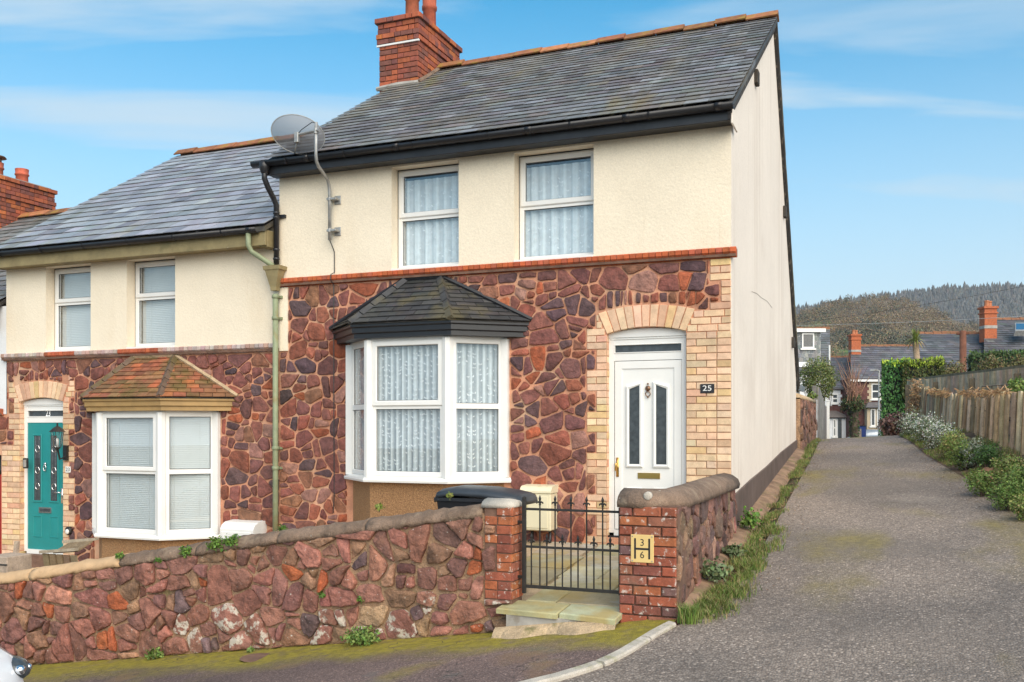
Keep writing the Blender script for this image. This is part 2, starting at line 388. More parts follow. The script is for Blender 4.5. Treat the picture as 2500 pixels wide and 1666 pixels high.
M['teal'] = material('teal door', (.012, .235, .235), .45, .08, 4, .12, 120, .002)
M['chrome'] = material('chrome', (.75, .76, .78), .18, 0, 1, 0, metallic=1)
M['brass'] = material('brass', (.66, .43, .13), .3, .1, 8, 0, metallic=1)
M['bronze'] = material('bronze', (.23, .13, .08), .4, .1, 8, 0, metallic=.8)
M['galv'] = material('galvanised steel', (.36, .36, .35), .5, .25, 10, .1, 40, .002, metallic=.5, layers=[((.22,.12,.05), 12, .64, .74, .6, None)])
M['creambox'] = material('cream enamel', (.74, .67, .47), .45, .05, 4, 0, layers=[((.38,.34,.08), 5, .56, .72, .5, None)])
M['whitebox'] = material('white plastic', (.80, .79, .76), .4, .04, 4, 0)
M['coping'] = material('weathered coping', (.20, .135, .095), .95, .35, 5, .8, 32, .02, fine=(120, .22), layers=[((.34,.26,.18), 6, .52, .68, .5, None), ((.07,.055,.045), 7, .55, .7, .6, None), ((.66,.62,.55), 24, .68, .72, .7, None)])
M['coping_cream'] = material('cream painted coping', (.55, .36, .20), .92, .15, 5, .5, 26, .012, layers=[((.24,.14,.07), 6, .60, .70, .6, None)])
M['flag'] = material('sandstone flag', None, .8, .22, 4, .35, 18, .01, fine=(90, .08), layers=[((.40,.285,.09), 2.1, .45, .66, .75, None), ((.47,.47,.43), 1.6, .52, .66, .6, None), ((.15,.13,.05), 5, .62, .76, .5, None)])
M['concrete'] = material('grey concrete', (.36, .34, .31), .9, .2, 5, .4, 40, .01, layers=[((.18,.14,.10), 4, .55, .7, .6, None)])
M['sandconc'] = material('sandy concrete', (.47, .345, .215), .95, .25, 7, .8, 34, .02, fine=(120, .2), layers=[((.12,.12,.03), 3, .56, .7, .7, None)])
M['kerb'] = material('white kerb stone', (.48, .43, .365), .9, .16, 7, .5, 40, .012, fine=(120, .14), layers=[((.20,.20,.06), 4, .55, .72, .6, None), ((.10,.085,.07), 26, .68, .73, .7, None)])
M['timber'] = material('weathered timber', None, .92, .28, 6, .6, 20, .01, fine=(60, .12), layers=[((.11,.08,.045), 3.5, .56, .74, .45, (3,3,.2)), ((.55,.44,.30), 5, .55, .7, .4, (4,4,.2)), ((.24,.20,.07), 2, .60, .74, .3, None)])
M['leaf'] = material('foliage', None, .62, .25, 3, 0, spec=.3)
M['bark'] = material('bark', (.10, .07, .05), .95, .3, 8, .5, 30, .01)
M['soil'] = material('soil', (.10, .066, .042), .97, .35, 5, .8, 22, .03, layers=[((.20,.13,.08), 6, .55, .7, .6, None)])
# ------------------------------------------------------------------ ground
Y0, XC, XL = 10.49, -1.67, -7.53           # facade plane, corner of the end house, party wall
DZB = -.84                                 # the next house stands lower down the hill
def sstep(a, b, x): t = min(1, max(0, (x-a)/(b-a))); return t*t*(3-2*t)
def alley_z(Y):
    if Y < 17: z = .09 + .11*(Y-7.5)
    elif Y < 23: t = Y-17; z = 1.135 + .11*t - .0125*t*t
    else: z = max(-2.2, 1.345 - .04*(Y-23) - .0035*(Y-23)**2)
    return z
def gz(X, Y):
    street = .09 + .145*(X+1.6) + .03*(Y-7.5)
    al = alley_z(max(Y, 2)) + .055*(min(X, 3)+1.6)
    k = sstep(-2.3, -1.3, X) if Y < 7.6 else (1 if X > -1.9 else 0)
    z = street*(1-k) + al*k
    if Y < 2: z -= .02*(2-Y)
    return max(z, -3.5)
def gz_yard(X, Y):                         # ground under and behind the houses
    if X < -1.72 and Y > 7.6: return .09 + .145*(X+1.6) - .45 if Y < 20 else alley_z(Y)-.3
    return gz(X, Y)
def sheet(name, xs, ys, fz, mat, kind='structure', dz=0):
    mb = MB(); nx = len(xs)
    vs = [(x, y, fz(x, y)+dz) for y in ys for x in xs]
    fs = [(j*nx+i, j*nx+i+1, (j+1)*nx+i+1, (j+1)*nx+i) for j in range(len(ys)-1) for i in range(nx-1)]
    mb.add(vs, fs); return mb.build(name, mat, None, True, kind, recenter=False)
def lin(a, b, n): return [a+(b-a)*i/(n-1) for i in range(n)]
M['ground'] = material('rough ground', (.115, .075, .05), .97, .35, 4, .8, 18, .03, layers=[((.07,.10,.022), 1.2, .46, .62, .8, None), ((.05,.08,.02), 9, .5, .7, .6, None)])
sheet('ground', lin(-900, -40, 8)+lin(-30, -9, 8)+lin(-8, 6, 57)+lin(8, 30, 9)+lin(60, 900, 8),
      lin(-200, 0, 6)+lin(1, 24, 93)+lin(26, 60, 18)+lin(80, 1400, 10), gz_yard, M['ground'], dz=-.06)

def tarmac(name, base, speck, moss, scale, moss_lo, moss_hi, band=None, patches=()):
    """chippings held in bitumen: Voronoi grains in several tones with relief, moss as its own growth"""
    m = bpy.data.materials.new(name); m.use_nodes = True; nt = m.node_tree; N, L = nt.nodes, nt.links
    bs = N['Principled BSDF']; bs.inputs['Roughness'].default_value = .82
    geo = N.new('ShaderNodeNewGeometry'); pos = geo.outputs['Position']
    def no(s, d=5, st=None, off=0):
        n = N.new('ShaderNodeTexNoise'); n.inputs['Scale'].default_value = s; n.inputs['Detail'].default_value = d
        mp = N.new('ShaderNodeMapping'); mp.inputs['Scale'].default_value = st or (1,1,1); mp.inputs['Location'].default_value = (off, off, 0)
        L.new(pos, mp.inputs[0]); L.new(mp.outputs[0], n.inputs['Vector']); return n.outputs[0]
    def rg(x, a, b, c, d):
        n = N.new('ShaderNodeMapRange'); n.interpolation_type = 'SMOOTHSTEP'
        for i, v in ((1,a),(2,b),(3,c),(4,d)): n.inputs[i].default_value = v
        L.new(x, n.inputs[0]); return n.outputs[0]
    def mx(f, a, b, mode='MIX'):
        n = N.new('ShaderNodeMix'); n.data_type = 'RGBA'; n.blend_type = mode
        for s, x in ((0,f),(6,a),(7,b)):
            if isinstance(x, tuple): n.inputs[s].default_value = (*x, 1)
            elif isinstance(x, (int, float)): n.inputs[s].default_value = x
            else: L.new(x, n.inputs[s])
        return n.outputs[2]
    def mul(a, b):
        n = N.new('ShaderNodeMath'); n.operation = 'MULTIPLY'
        for i, x in enumerate((a, b)):
            if isinstance(x, (int, float)): n.inputs[i].default_value = x
            else: L.new(x, n.inputs[i])
        return n.outputs[0]
    vo = N.new('ShaderNodeTexVoronoi'); vo.inputs['Scale'].default_value = scale; L.new(pos, vo.inputs['Vector'])
    sep = N.new('ShaderNodeSeparateColor'); L.new(vo.outputs['Color'], sep.inputs[0])
    c = mx(rg(sep.outputs[0], .2, .9, 0, 1), base, speck)
    c = mx(rg(sep.outputs[1], .93, .97, 0, .7), c, tuple(min(.6, x*1.9) for x in speck))
    c = mx(rg(vo.outputs['Distance'], .4, .8, 0, .6), c, tuple(x*.45 for x in base))
    c = mx(1.0, c, mx(rg(no(.55, 6), .3, .7, 0, 1), (.72,.72,.74), (1.2,1.16,1.14)), 'MULTIPLY')
    for (pc, ps, lo, hi, am) in patches: c = mx(rg(no(ps, 6, None, ps*5), lo, hi, 0, am), c, pc)
    gm = rg(no(1.1, 7, (1, .55, 1), 4.2), moss_lo, moss_hi, 0, 1)
    if band:                       # moss grows in the damp strip along the wall foot
        sx = N.new('ShaderNodeSeparateXYZ'); L.new(pos, sx.inputs[0])
        e = N.new('ShaderNodeMath'); e.operation = 'ADD'; L.new(sx.outputs[1], e.inputs[0]); L.new(mul(no(1.3, 5, None, 9), .95), e.inputs[1])
        bd = rg(e.outputs[0], band[0], band[1], 0, 1)
        n2 = N.new('ShaderNodeMath'); n2.operation = 'MAXIMUM'; L.new(mul(gm, .5), n2.inputs[0]); L.new(mul(bd, rg(no(6, 5, None, 2), .25, .5, .5, 1)), n2.inputs[1]); gm = n2.outputs[0]
    c = mx(mul(gm, .85), c, mx(rg(no(16, 4), .35, .65, 0, 1), moss, tuple(x*1.5 for x in moss)))
    ck = N.new('ShaderNodeTexVoronoi'); ck.feature = 'DISTANCE_TO_EDGE'; ck.inputs['Scale'].default_value = 1.5 if band else .001
    wv = N.new('ShaderNodeMapping'); L.new(pos, wv.inputs[0])
    dn = N.new('ShaderNodeTexNoise'); dn.inputs['Scale'].default_value = 3; L.new(pos, dn.inputs['Vector'])
    ad = N.new('ShaderNodeVectorMath'); ad.operation = 'ADD'; L.new(wv.outputs[0], ad.inputs[0]); L.new(dn.outputs['Color'], ad.inputs[1]); L.new(ad.outputs[0], ck.inputs['Vector'])
    if band: c = mx(mul(rg(ck.outputs['Distance'], .004, .016, .75, 0), rg(no(.7, 3, None, 7), .46, .58, 0, 1)), c, (.035,.028,.024))
    L.new(c, bs.inputs['Base Color'])
    b = N.new('ShaderNodeBump'); b.inputs['Strength'].default_value = .9; b.inputs['Distance'].default_value = .008; b.invert = True
    L.new(vo.outputs['Distance'], b.inputs['Height'])
    b2 = N.new('ShaderNodeBump'); b2.inputs['Strength'].default_value = .35; b2.inputs['Distance'].default_value = .04
    L.new(no(5, 5), b2.inputs['Height']); L.new(b.outputs[0], b2.inputs['Normal']); L.new(b2.outputs[0], bs.inputs['Normal'])
    return m
M['alley'] = tarmac('chipped asphalt', (.185,.150,.124), (.305,.254,.212), (.17,.135,.045), 58, .50, .74, patches=[((.165,.135,.112), .45, .50, .66, .5), ((.35,.30,.25), .8, .60, .74, .35), ((.11,.092,.08), 2.3, .62, .74, .45)])
M['pavement'] = tarmac('old pavement asphalt', (.14,.095,.084), (.25,.175,.15), (.235,.195,.010), 85, .56, .70, band=(7.02, 7.62),
                       patches=[((.23,.135,.085), 1.7, .56, .68, .6), ((.14,.13,.115), 2.6, .60, .70, .5)])
M['road'] = tarmac('road asphalt', (.075,.070,.068), (.16,.145,.14), (.06,.06,.012), 70, .7, .85)
# edges of the alley and of the pavement corner, in plan
def alley_left(Y): 
    pts = [(0, -6.0), (4.4, -4.2), (5.2, -2.75), (5.6, -2.32), (5.9, -2.08), (6.1, -1.97), (6.3, -1.88), (6.55, -1.81), (6.85, -1.75), (7.1, -1.70), (7.37, -1.62), (7.42, -1.54), (7.6, -1.43), (7.9, -1.34), (8.4, -1.30), (9.6, -1.28), (12.3, -1.30), (17, -1.33), (19.7, -1.42), (21, -1.48), (60, -2.2)]
    for (a, b), (c, d) in zip(pts, pts[1:]):
        if a <= Y <= c: return b + (d-b)*(Y-a)/(c-a)
    return pts[-1][1]
def alley_right(Y):
    pts = [(0, 9.5), (6, 5.5), (8.5, 2.8), (11.54, 1.26), (12.96, 1.06), (14.7, .74), (16.5, .42), (20.1, .06), (21, .03), (60, -.2)]
    for (a, b), (c, d) in zip(pts, pts[1:]):
        if a <= Y <= c: return b + (d-b)*(Y-a)/(c-a)
    return pts[-1][1]
def strip(name, ys, fl, fr_, n, mat, dz):
    mb = MB(); vs = []; fs = []
    for y in ys:
        a, b = fl(y), fr_(y)
        for i in range(n+1): x = a+(b-a)*i/n; vs.append((x, y, gz(x, y)+dz))
    for j in range(len(ys)-1):
        for i in range(n): k = j*(n+1)+i; fs.append((k, k+1, k+n+2, k+n+1))
    mb.add(vs, fs); return mb.build(name, mat, None, True, 'structure', recenter=False)
strip('alley_road', lin(3.2, 26, 93)+lin(27, 60, 23), alley_left, alley_right, 26, M['alley'], -.004)
strip('pavement', lin(5.15, 7.6, 16), lambda y: -16, lambda y: min(alley_left(y)-.02, -1.62), 60, M['pavement'], .002)
strip('road', lin(-6, 5.1, 30), lambda y: -22, lambda y: 12, 34, M['road'], -.03)
rnd = random.Random(5)
kerb = bpy.data.objects.new('kerb', None); WP[kerb] = Vector((0, 0, 0)); link(kerb, None, 'structure')
ky = [5.0, 5.55, 6.27, 6.93, 7.36]         # white kerb stones curving round the corner
for a, b in zip(ky, ky[1:]):
    mb = MB(); rings = []
    for i in range(7):
        y = a+.012+(b-a-.024)*i/6; x = alley_left(y); d = (alley_left(y+.05)-alley_left(y-.05))/.1
        n = Vector((1, -d, 0)).normalized(); p = Vector((x, y, gz(x, y)))
        w = .047; rings.append([p-n*w+Vector((0,0,-.1)), p+n*w+Vector((0,0,-.1)), p+n*w+Vector((0,0,.012+rnd.gauss(0,.002))), p+n*(w-.014)+Vector((0,0,.024)), p-n*(w-.014)+Vector((0,0,.026)), p-n*w+Vector((0,0,.016))])
    mb.loft(rings); mb.build('kerb_stone', M['kerb'], kerb)
mb = MB(); rings = []                       # street kerb, in front of the pavement
for i in range(41):
    x = -16+13.2*i/40; z = gz(x, 5.1); rings.append([(x,5.04,z-.2),(x,5.04,z+.0),(x,5.06,z+.012),(x,5.16,z+.012),(x,5.16,z-.2)])
mb.loft(rings); mb.build('kerb_stone', M['kerb'], kerb)

# ------------------------------------------------------------------ shared house parts
def fbox(mb, fr, x0, x1, y0, y1, d0, d1, col=None):
    vs = [fr(x, y, d) for d in (d0, d1) for (x, y) in ((x0,y0),(x1,y0),(x1,y1),(x0,y1))]
    return mb.add(vs, [(3,2,1,0),(4,5,6,7),(0,1,5,4),(1,2,6,5),(2,3,7,6),(3,0,4,7)], col)
def fframe(mb, fr, x0, x1, y0, y1, w, d0, d1, bev=.008):     # mitred bevelled rectangular frame
    o = [(x0,y0),(x1,y0),(x1,y1),(x0,y1)]; i = [(x0+w,y0+w),(x1-w,y0+w),(x1-w,y1-w),(x0+w,y1-w)]
    e = bev; i2 = [(x0+w-e,y0+w-e),(x1-w+e,y0+w-e),(x1-w+e,y1-w+e),(x0+w-e,y1-w+e)]; o2 = [(x0+e,y0+e),(x1-e,y0+e),(x1-e,y1-e),(x0+e,y1-e)]
    rings = [(o, d0), (o, d1-e), (o2, d1), (i2, d1), (i, d1-e*1.5), (i, d0)]; vs = []; fs = []
    for P, d in rings: vs += [fr(p[0], p[1], d) for p in P]
    for r in range(5):
        for k in range(4): j = (k+1) % 4; fs.append((r*4+k, r*4+j, (r+1)*4+j, (r+1)*4+k))
    for k in range(4): j = (k+1) % 4; fs.append((20+k, 20+j, j, k))
    return mb.add(vs, fs)
def panel(name, mat, parent, x0, x1, z0, z1, holes, Y, depth):
    """wall face with openings and their reveals"""
    xs = sorted({x0, x1, *[h[0] for h in holes], *[h[1] for h in holes]}); zs = sorted({z0, z1, *[h[2] for h in holes], *[h[3] for h in holes]})
    mb = MB()
    for a, b in zip(xs, xs[1:]):
        for c, d in zip(zs, zs[1:]):
            if any(h[0]-1e-6 <= a and b <= h[1]+1e-6 and h[2]-1e-6 <= c and d <= h[3]+1e-6 for h in holes): continue
            mb.add([(a,Y,c),(b,Y,c),(b,Y,d),(a,Y,d)], [(0,1,2,3)])
    for (a, b, c, d) in holes:
        y2 = Y+depth
        mb.add([(a,Y,c),(a,y2,c),(a,y2,d),(a,Y,d)], [(0,1,2,3)]); mb.add([(b,Y,c),(b,Y,d),(b,y2,d),(b,y2,c)], [(0,1,2,3)])
        mb.add([(a,Y,c),(b,Y,c),(b,y2,c),(a,y2,c)], [(0,1,2,3)]); mb.add([(a,Y,d),(a,y2,d),(b,y2,d),(b,Y,d)], [(0,1,2,3)])
    return mb.build(name, mat, parent)
def window_unit(parent, fr, x0, x1, y0, y1, ty, sash='top', fw=.055, d=.0, name='window'):
    """upvc window: outer frame, transom, proud opening sash above or none, two panes"""
    mb = MB(); fframe(mb, fr, x0, x1, y0, y1, fw, d-.06, d)
    fbox(mb, fr, x0+fw-.005, x1-fw+.005, ty-fw*.5, ty+fw*.5, d-.055, d-.003)
    w = mb.build(name, M['upvc'], parent)
    tw = (x0+.02, x1-.02, ty+fw*.1, y1-.016)
    if sash == 'top':
        mb = MB(); fframe(mb, fr, *tw, .062, d-.04, d+.018); mb.build('sash', M['upvc'], w)
        gl = [(tw[0]+.058, tw[1]-.058, tw[2]+.058, tw[3]-.058, d-.012)]
    else: gl = [(x0+fw-.006, x1-fw+.006, ty+fw*.45, y1-fw+.006, d-.028)]
    gl.append((x0+fw-.006, x1-fw+.006, y0+fw-.006, ty-fw*.45, d-.028))
    for (a, b, c, e, dd) in gl:
        mb = MB(); fbox(mb, fr, a, b, c, e, dd-.008, dd); mb.build('pane', M['glass'], w)
        mb = MB(); fframe(mb, fr, a-.002, b+.002, c-.002, e+.002, .012, dd-.004, dd+.005, .002); mb.build('gasket', M['black'], w)
    return w
def net_curtain(fr_pts, z0, z1, label, seed, amp=.022, wl=.115, group=None, base=(.50,.56,.60), dens=1.0, topdark=0):
    """pleated net with woven leaf sprays; fr_pts = polyline in plan"""
    r = random.Random(seed); pts = [Vector((p[0], p[1], 0)) for p in fr_pts]; segs = []
    tot = sum((b-a).length for a, b in zip(pts, pts[1:])); n = int(tot/.012)
    ph = [r.uniform(0, 6) for _ in range(3)]
    def P(s):
        q = s
        for a, b in zip(pts, pts[1:]):
            l = (b-a).length
            if q <= l or b is pts[-1]:
                dr = (b-a)/l; nn = Vector((dr.y, -dr.x, 0)); break
            q -= l
        w = math.sin(6.283*s/wl+ph[0]+1.4*math.sin(s*5+ph[1])) + .45*math.sin(6.283*s/wl*2.3+ph[2])
        return a+dr*q, nn, w
    mb = MB(); vs = []; cs = []
    for i in range(n+1):
        p, nn, w = P(tot*i/n)
        for k in range(5):
            z = z1+(z0-z1)*k/4; q = p+nn*(w*amp*(.55+.45*k/4)); vs.append((q.x, q.y, z)); cs.append(mixc(base, (.82,.88,.90), max(0, min(1, .30+.62*w))))  # pleat shading put into the colour: crests lighter, hollows darker
    fs = [(i*5+k, (i+1)*5+k, (i+1)*5+k+1, i*5+k+1) for i in range(n) for k in range(4)]
    mb.add(vs, fs); mb.c = cs
    o = mb.build('net_curtain', M['net'], None, True, label=label, cat='curtain', group=group)
    lf = MB((.90,.92,.93)); s = .05
    while s < tot-.03:
        z = z0+r.uniform(.02, .14); zz = r.uniform(0, 6)
        while z < z1-.06:
            for sd in (-1, 1):
                if r.random() > .72*dens: continue
                ss = s+.016*math.sin(z*14+zz); p, nn, w = P(max(.0, min(tot, ss))); tg = Vector((-nn.y, nn.x, 0))
                q = p+nn*(w*amp+.006); an = r.uniform(.5, 1.1); dv = Vector((0,0,1))*math.cos(an)+tg*sd*math.sin(an); pv = dv.cross(nn)
                L_, wd = r.uniform(.026, .05), r.uniform(.005, .010); a = q+Vector((0,0,z)); 
                lf.add([a, a+dv*L_*.5+pv*wd, a+dv*L_, a+dv*L_*.5-pv*wd], [(0,1,2,3)])
            z += r.uniform(.04, .10)
        s += r.uniform(.06, .12)
    if dens > 0 and lf.v: lf.build('leaf_pattern', M['net'], o, kind='stuff')
    return o
def blind(fr, x0, x1, y0, y1, d, label, group=None):
    mb = MB(); n = int((y1-y0)/.025)
    for i in range(n):
        y = y0+(i+.5)*(y1-y0)/n
        mb.add([fr(x0, y-.0145, d+.0055), fr(x1, y-.0145, d+.0055), fr(x1, y, d+.0015), fr(x0, y, d+.0015), fr(x0, y+.0135, d-.0055), fr(x1, y+.0135, d-.0055)], [(0,1,2,3),(3,2,5,4)])
    o = mb.build('venetian_blind', M['blind'], None, False, label=label, cat='blind', group=group)
    hb = MB(); fbox(hb, fr, x0, x1, y1-.005, y1+.03, d-.02, d+.012); hb.build('headrail', M['upvc'], o)
    for q in (.22, .78):
        cb = MB(); x = x0+(x1-x0)*q; fbox(cb, fr, x-.002, x+.002, y0, y1, d+.007, d+.009); cb.build('ladder_cord', M['blind'], o)
    return o
def tiles(parent, poly, fr, pitch, width, th, lift, mat, rnd, colf, name, limit=300, ragged=.006, rest='rest', y_from=0):
    """courses of overlapping slates on a roof plane, each cut to the plane's outline; the biggest on show are objects, the rest one part"""
    xs = [p[0] for p in poly]; ys = [p[1] for p in poly]; L_ = []; r = 0; y = min(ys)
    while y < max(ys)-.02:
        off = (r % 2)*width*.5 + rnd.uniform(-.03, .03); x = min(xs)-width+off
        while x < max(xs):
            w = width; dy = rnd.gauss(0, ragged)
            P = clip_poly([(x+.0035, y+dy), (x+w-.0035, y+dy+rnd.gauss(0, ragged*.4)), (x+w-.0035, y+pitch+.045), (x+.0035, y+pitch+.045)], poly)
            if len(P) > 2 and area(P) > .0008: L_.append((P, y, (x, r)))
            x += w
        y += pitch; r += 1
    def tile(mb, P, y, k):
        h = lambda p: lift*(1-(p[1]-y)/(pitch+.045))+.002
        n = len(P); sk = rnd.gauss(0, .0012)
        vs = [fr(p[0], p[1], h(p)) for p in P] + [fr(p[0], p[1], h(p)+th+sk) for p in P]
        fs = [tuple(range(n))[::-1], tuple(range(n, 2*n))] + [(i, (i+1) % n, n+(i+1) % n, n+i) for i in range(n)]
        mb.add(vs, fs, colf(P, k))
    eye = Vector((0, 0, EYE))
    L_.sort(key=lambda t: -area(t[0])/((fr(*cen(t[0]))-eye).length_squared))
    for (P, y, k) in L_[:limit]:
        mb = MB(); tile(mb, P, y, k); mb.build(name, mat, parent)
    if L_[limit:]:
        mb = MB()
        for (P, y, k) in L_[limit:]: tile(mb, P, y, k)
        mb.build(rest, mat, parent, kind='stuff')
def brick_face(parent, fr, rows, mat, rnd, cols, name='brick', h=.079, joint=.010, proud=.006, back=-.02, ch=.004):
    """rows = [(y, [(x0, x1), ...])]"""
    for y, spans in rows:
        for (a, b) in spans:
            j = joint/2; mb = MB(); P = [(a+j, y+j), (b-j, y+j), (b-j, y+h-j), (a+j, y+h-j)]
            P = [(p[0]+rnd.gauss(0, .0012), p[1]+rnd.gauss(0, .0012)) for p in P]
            slab(mb, P, fr, back, proud+rnd.gauss(0, .0016), ch, jit(rnd, rnd.choice(cols), .09, .03)); mb.build(name, mat, parent)
def bond(x0, x1, r, st=.225, hd=.112, rnd=None):
    """stretcher and header sequence filling x0..x1"""
    out = []; x = x0; k = r
    while x < x1-.02:
        w = st if k % 2 == 0 else hd
        if x1-(x+w) < .06: w = x1-x
        out.append((x, x+w)); x += w; k += 1
    return out
def text_mesh(txt, size, depth=.004, font_scale=(1, 1)):
    cu = bpy.data.curves.new('txt', 'FONT'); cu.body = txt; cu.size = size; cu.extrude = depth; cu.align_x = 'CENTER'; cu.align_y = 'CENTER'
    ob = bpy.data.objects.new('txt', cu); C.objects.link(ob); dg = bpy.context.evaluated_depsgraph_get(); dg.update()
    me = bpy.data.meshes.new_from_object(ob.evaluated_get(dg)); vs = [tuple(v.co) for v in me.vertices]; fs = [tuple(p.vertices) for p in me.polygons]
    bpy.data.objects.remove(ob); bpy.data.curves.remove(cu); bpy.data.meshes.remove(me)
    return [(v[0]*font_scale[0], v[1]*font_scale[1], v[2]) for v in vs], fs
def add_text(mb, txt, fr, x, y, size, d, depth=.003, sc=(1, 1), col=None):
    vs, fs = text_mesh(txt, size, depth, sc); mb.add([fr(x+v[0], y+v[1], d+v[2]) for v in vs], fs, col)
FACE = Fr((0, Y0, 0), (1, 0, 0), (0, 0, 1))                 # facade frame: x = X, y = Z
STONES = [(.205,.074,.057)]*6 + [(.155,.062,.054)]*4 + [(.255,.080,.050)]*3 + [(.112,.060,.062)]*3 + [(.33,.088,.038), (.29,.14,.11), (.24,.105,.06), (.09,.052,.058)]
BUFF = [(.71,.49,.315)]*7 + [(.67,.46,.235), (.63,.38,.25), (.66,.43,.28), (.74,.54,.36)]
REDS = [(.36,.095,.042)]*4 + [(.26,.075,.045)]*3 + [(.18,.065,.05)]*3 + [(.44,.13,.042)]
# ------------------------------------------------------------------ the two houses
YE, YR = 10.20, 14.25                       # eaves edge and ridge line
def ridge_tiles(parent, x0, x1, z, rnd, y=YR):
    n = round((x1-x0)/.44); w = (x1-x0)/n
    for i in range(n):
        a, b = x0+w*i+.004, x0+w*(i+1)-.004; dz = rnd.gauss(0, .006); t = .02; mb = MB()
        pr = [(-.14,-.075),(-.015,.035),(.015,.035),(.14,-.075),(.125,-.088),(0,.01),(-.125,-.088)]
        rings = [[(x, y+p[0], z+p[1]+dz+(.008 if x == b else 0)) for p in pr] for x in (a, b)]
        mb.loft(rings, col=jit(rnd, (.30,.115,.05), .22)); mb.build('ridge_tile', M['ridge'], parent)
def roof(parent, xl, xr, ze, zr, pitch, width, mat, colf, rnd, ridge_x, yb, zb, th=.007, lift=.018):
    V = Vector((0, YR-YE, zr-ze)); fr = Fr((xl, YE, ze), (1,0,0), V); L_ = V.length
    mb = MB()                               # battened deck under the slates, both slopes
    t = .06
    for A, B in (((YE+.02, ze-.012), (YR, zr-.012)), ((YR, zr-.012), (yb, zb))):
        mb.add([(xl,A[0],A[1]-t),(xr,A[0],A[1]-t),(xr,B[0],B[1]-t),(xl,B[0],B[1]-t),(xl,A[0],A[1]),(xr,A[0],A[1]),(xr,B[0],B[1]),(xl,B[0],B[1])],
               [(0,3,2,1),(4,5,6,7),(0,1,5,4),(1,2,6,5),(2,3,7,6),(3,0,4,7)], (.05,.045,.04))
    r = mb.build('roof', M['slate'], parent)
    tiles(r, [(0,0),(xr-xl,0),(xr-xl,L_),(0,L_)], fr, pitch, width, th, lift, mat, rnd, colf, 'slate', 300, rest='slate_field')
    Vb = Vector((0, YR-yb, zr-zb)); frb = Fr((xr, yb, zb+.002), (-1,0,0), Vb)   # rear slope
    tiles(r, [(0,0),(xr-xl,0),(xr-xl,Vb.length),(0,Vb.length)], frb, pitch*1.5, width*1.6, th*1.5, lift, mat, rnd, colf, 'rear_slate', 0, rest='slate_field')
    ridge_tiles(r, ridge_x, xr+.02, zr+.07, rnd)
    return r
def gutter(parent, x0, x1, z, y, brackets, joints):
    mb = MB(); n = 9; prof = []
    for k in range(n): a = math.pi*k/(n-1); prof.append((y-.058*math.cos(a), z-.062*math.sin(a)))
    inner = [(y-.052*math.cos(math.pi*k/(n-1)), z-.055*math.sin(math.pi*k/(n-1))+.004) for k in range(n)][::-1]
    P = prof+inner
    mb.loft([[(x, p[0], p[1]) for p in P] for x in (x0, x1)]); g = mb.build('gutter', M['black'], parent, True)
    for x in joints:
        mb = MB(); Q = [(y+(p[0]-y)*1.13, z+(p[1]-z)*1.13+.004) for p in prof]; q2 = [(y+(p[0]-y)*1.02, z+(p[1]-z)*1.02+.004) for p in prof][::-1]
        mb.loft([[(a, p[0], p[1]) for p in Q+q2] for a in (x-.04, x+.04)]); mb.build('gutter_joint', M['black'], g, True)
    for x in brackets:
        mb = MB(); mb.loft([[(a, y+(p[0]-y)*1.08, z+(p[1]-z)*1.08) for p in prof+[(y+.075, z-.02),(y+.075, z+.012)]] for a in (x-.012, x+.012)])
        mb.build('gutter_bracket', M['black'], g)
    return g
def string_course(parent, x0, x1, zt, cols, rnd):
    n = round((x1-x0)/.0735); w = (x1-x0)/n
    bk = MB(); bk.box(x0+.004, x1-.004, Y0-.055, Y0+.05, zt-.095, zt-.008); st = bk.build('string_course', M['redmortar'], parent)
    for i in range(n):
        a, b = x0+w*i+.0035, x0+w*(i+1)-.0035; dy = rnd.gauss(0, .002); mb = MB()
        pr = [(0, 0), (-.062, .004), (-.074, -.006), (-.076, -.048), (-.012, -.105), (0, -.105)]
        mb.loft([[(x, Y0+p[0]+dy*(1 if p[0] else 0), zt+p[1]) for p in pr] for x in (a, b)], col=jit(rnd, cols(i, n), .10, .04))
        mb.build('string_brick', M['redbrick'], st)
    return st
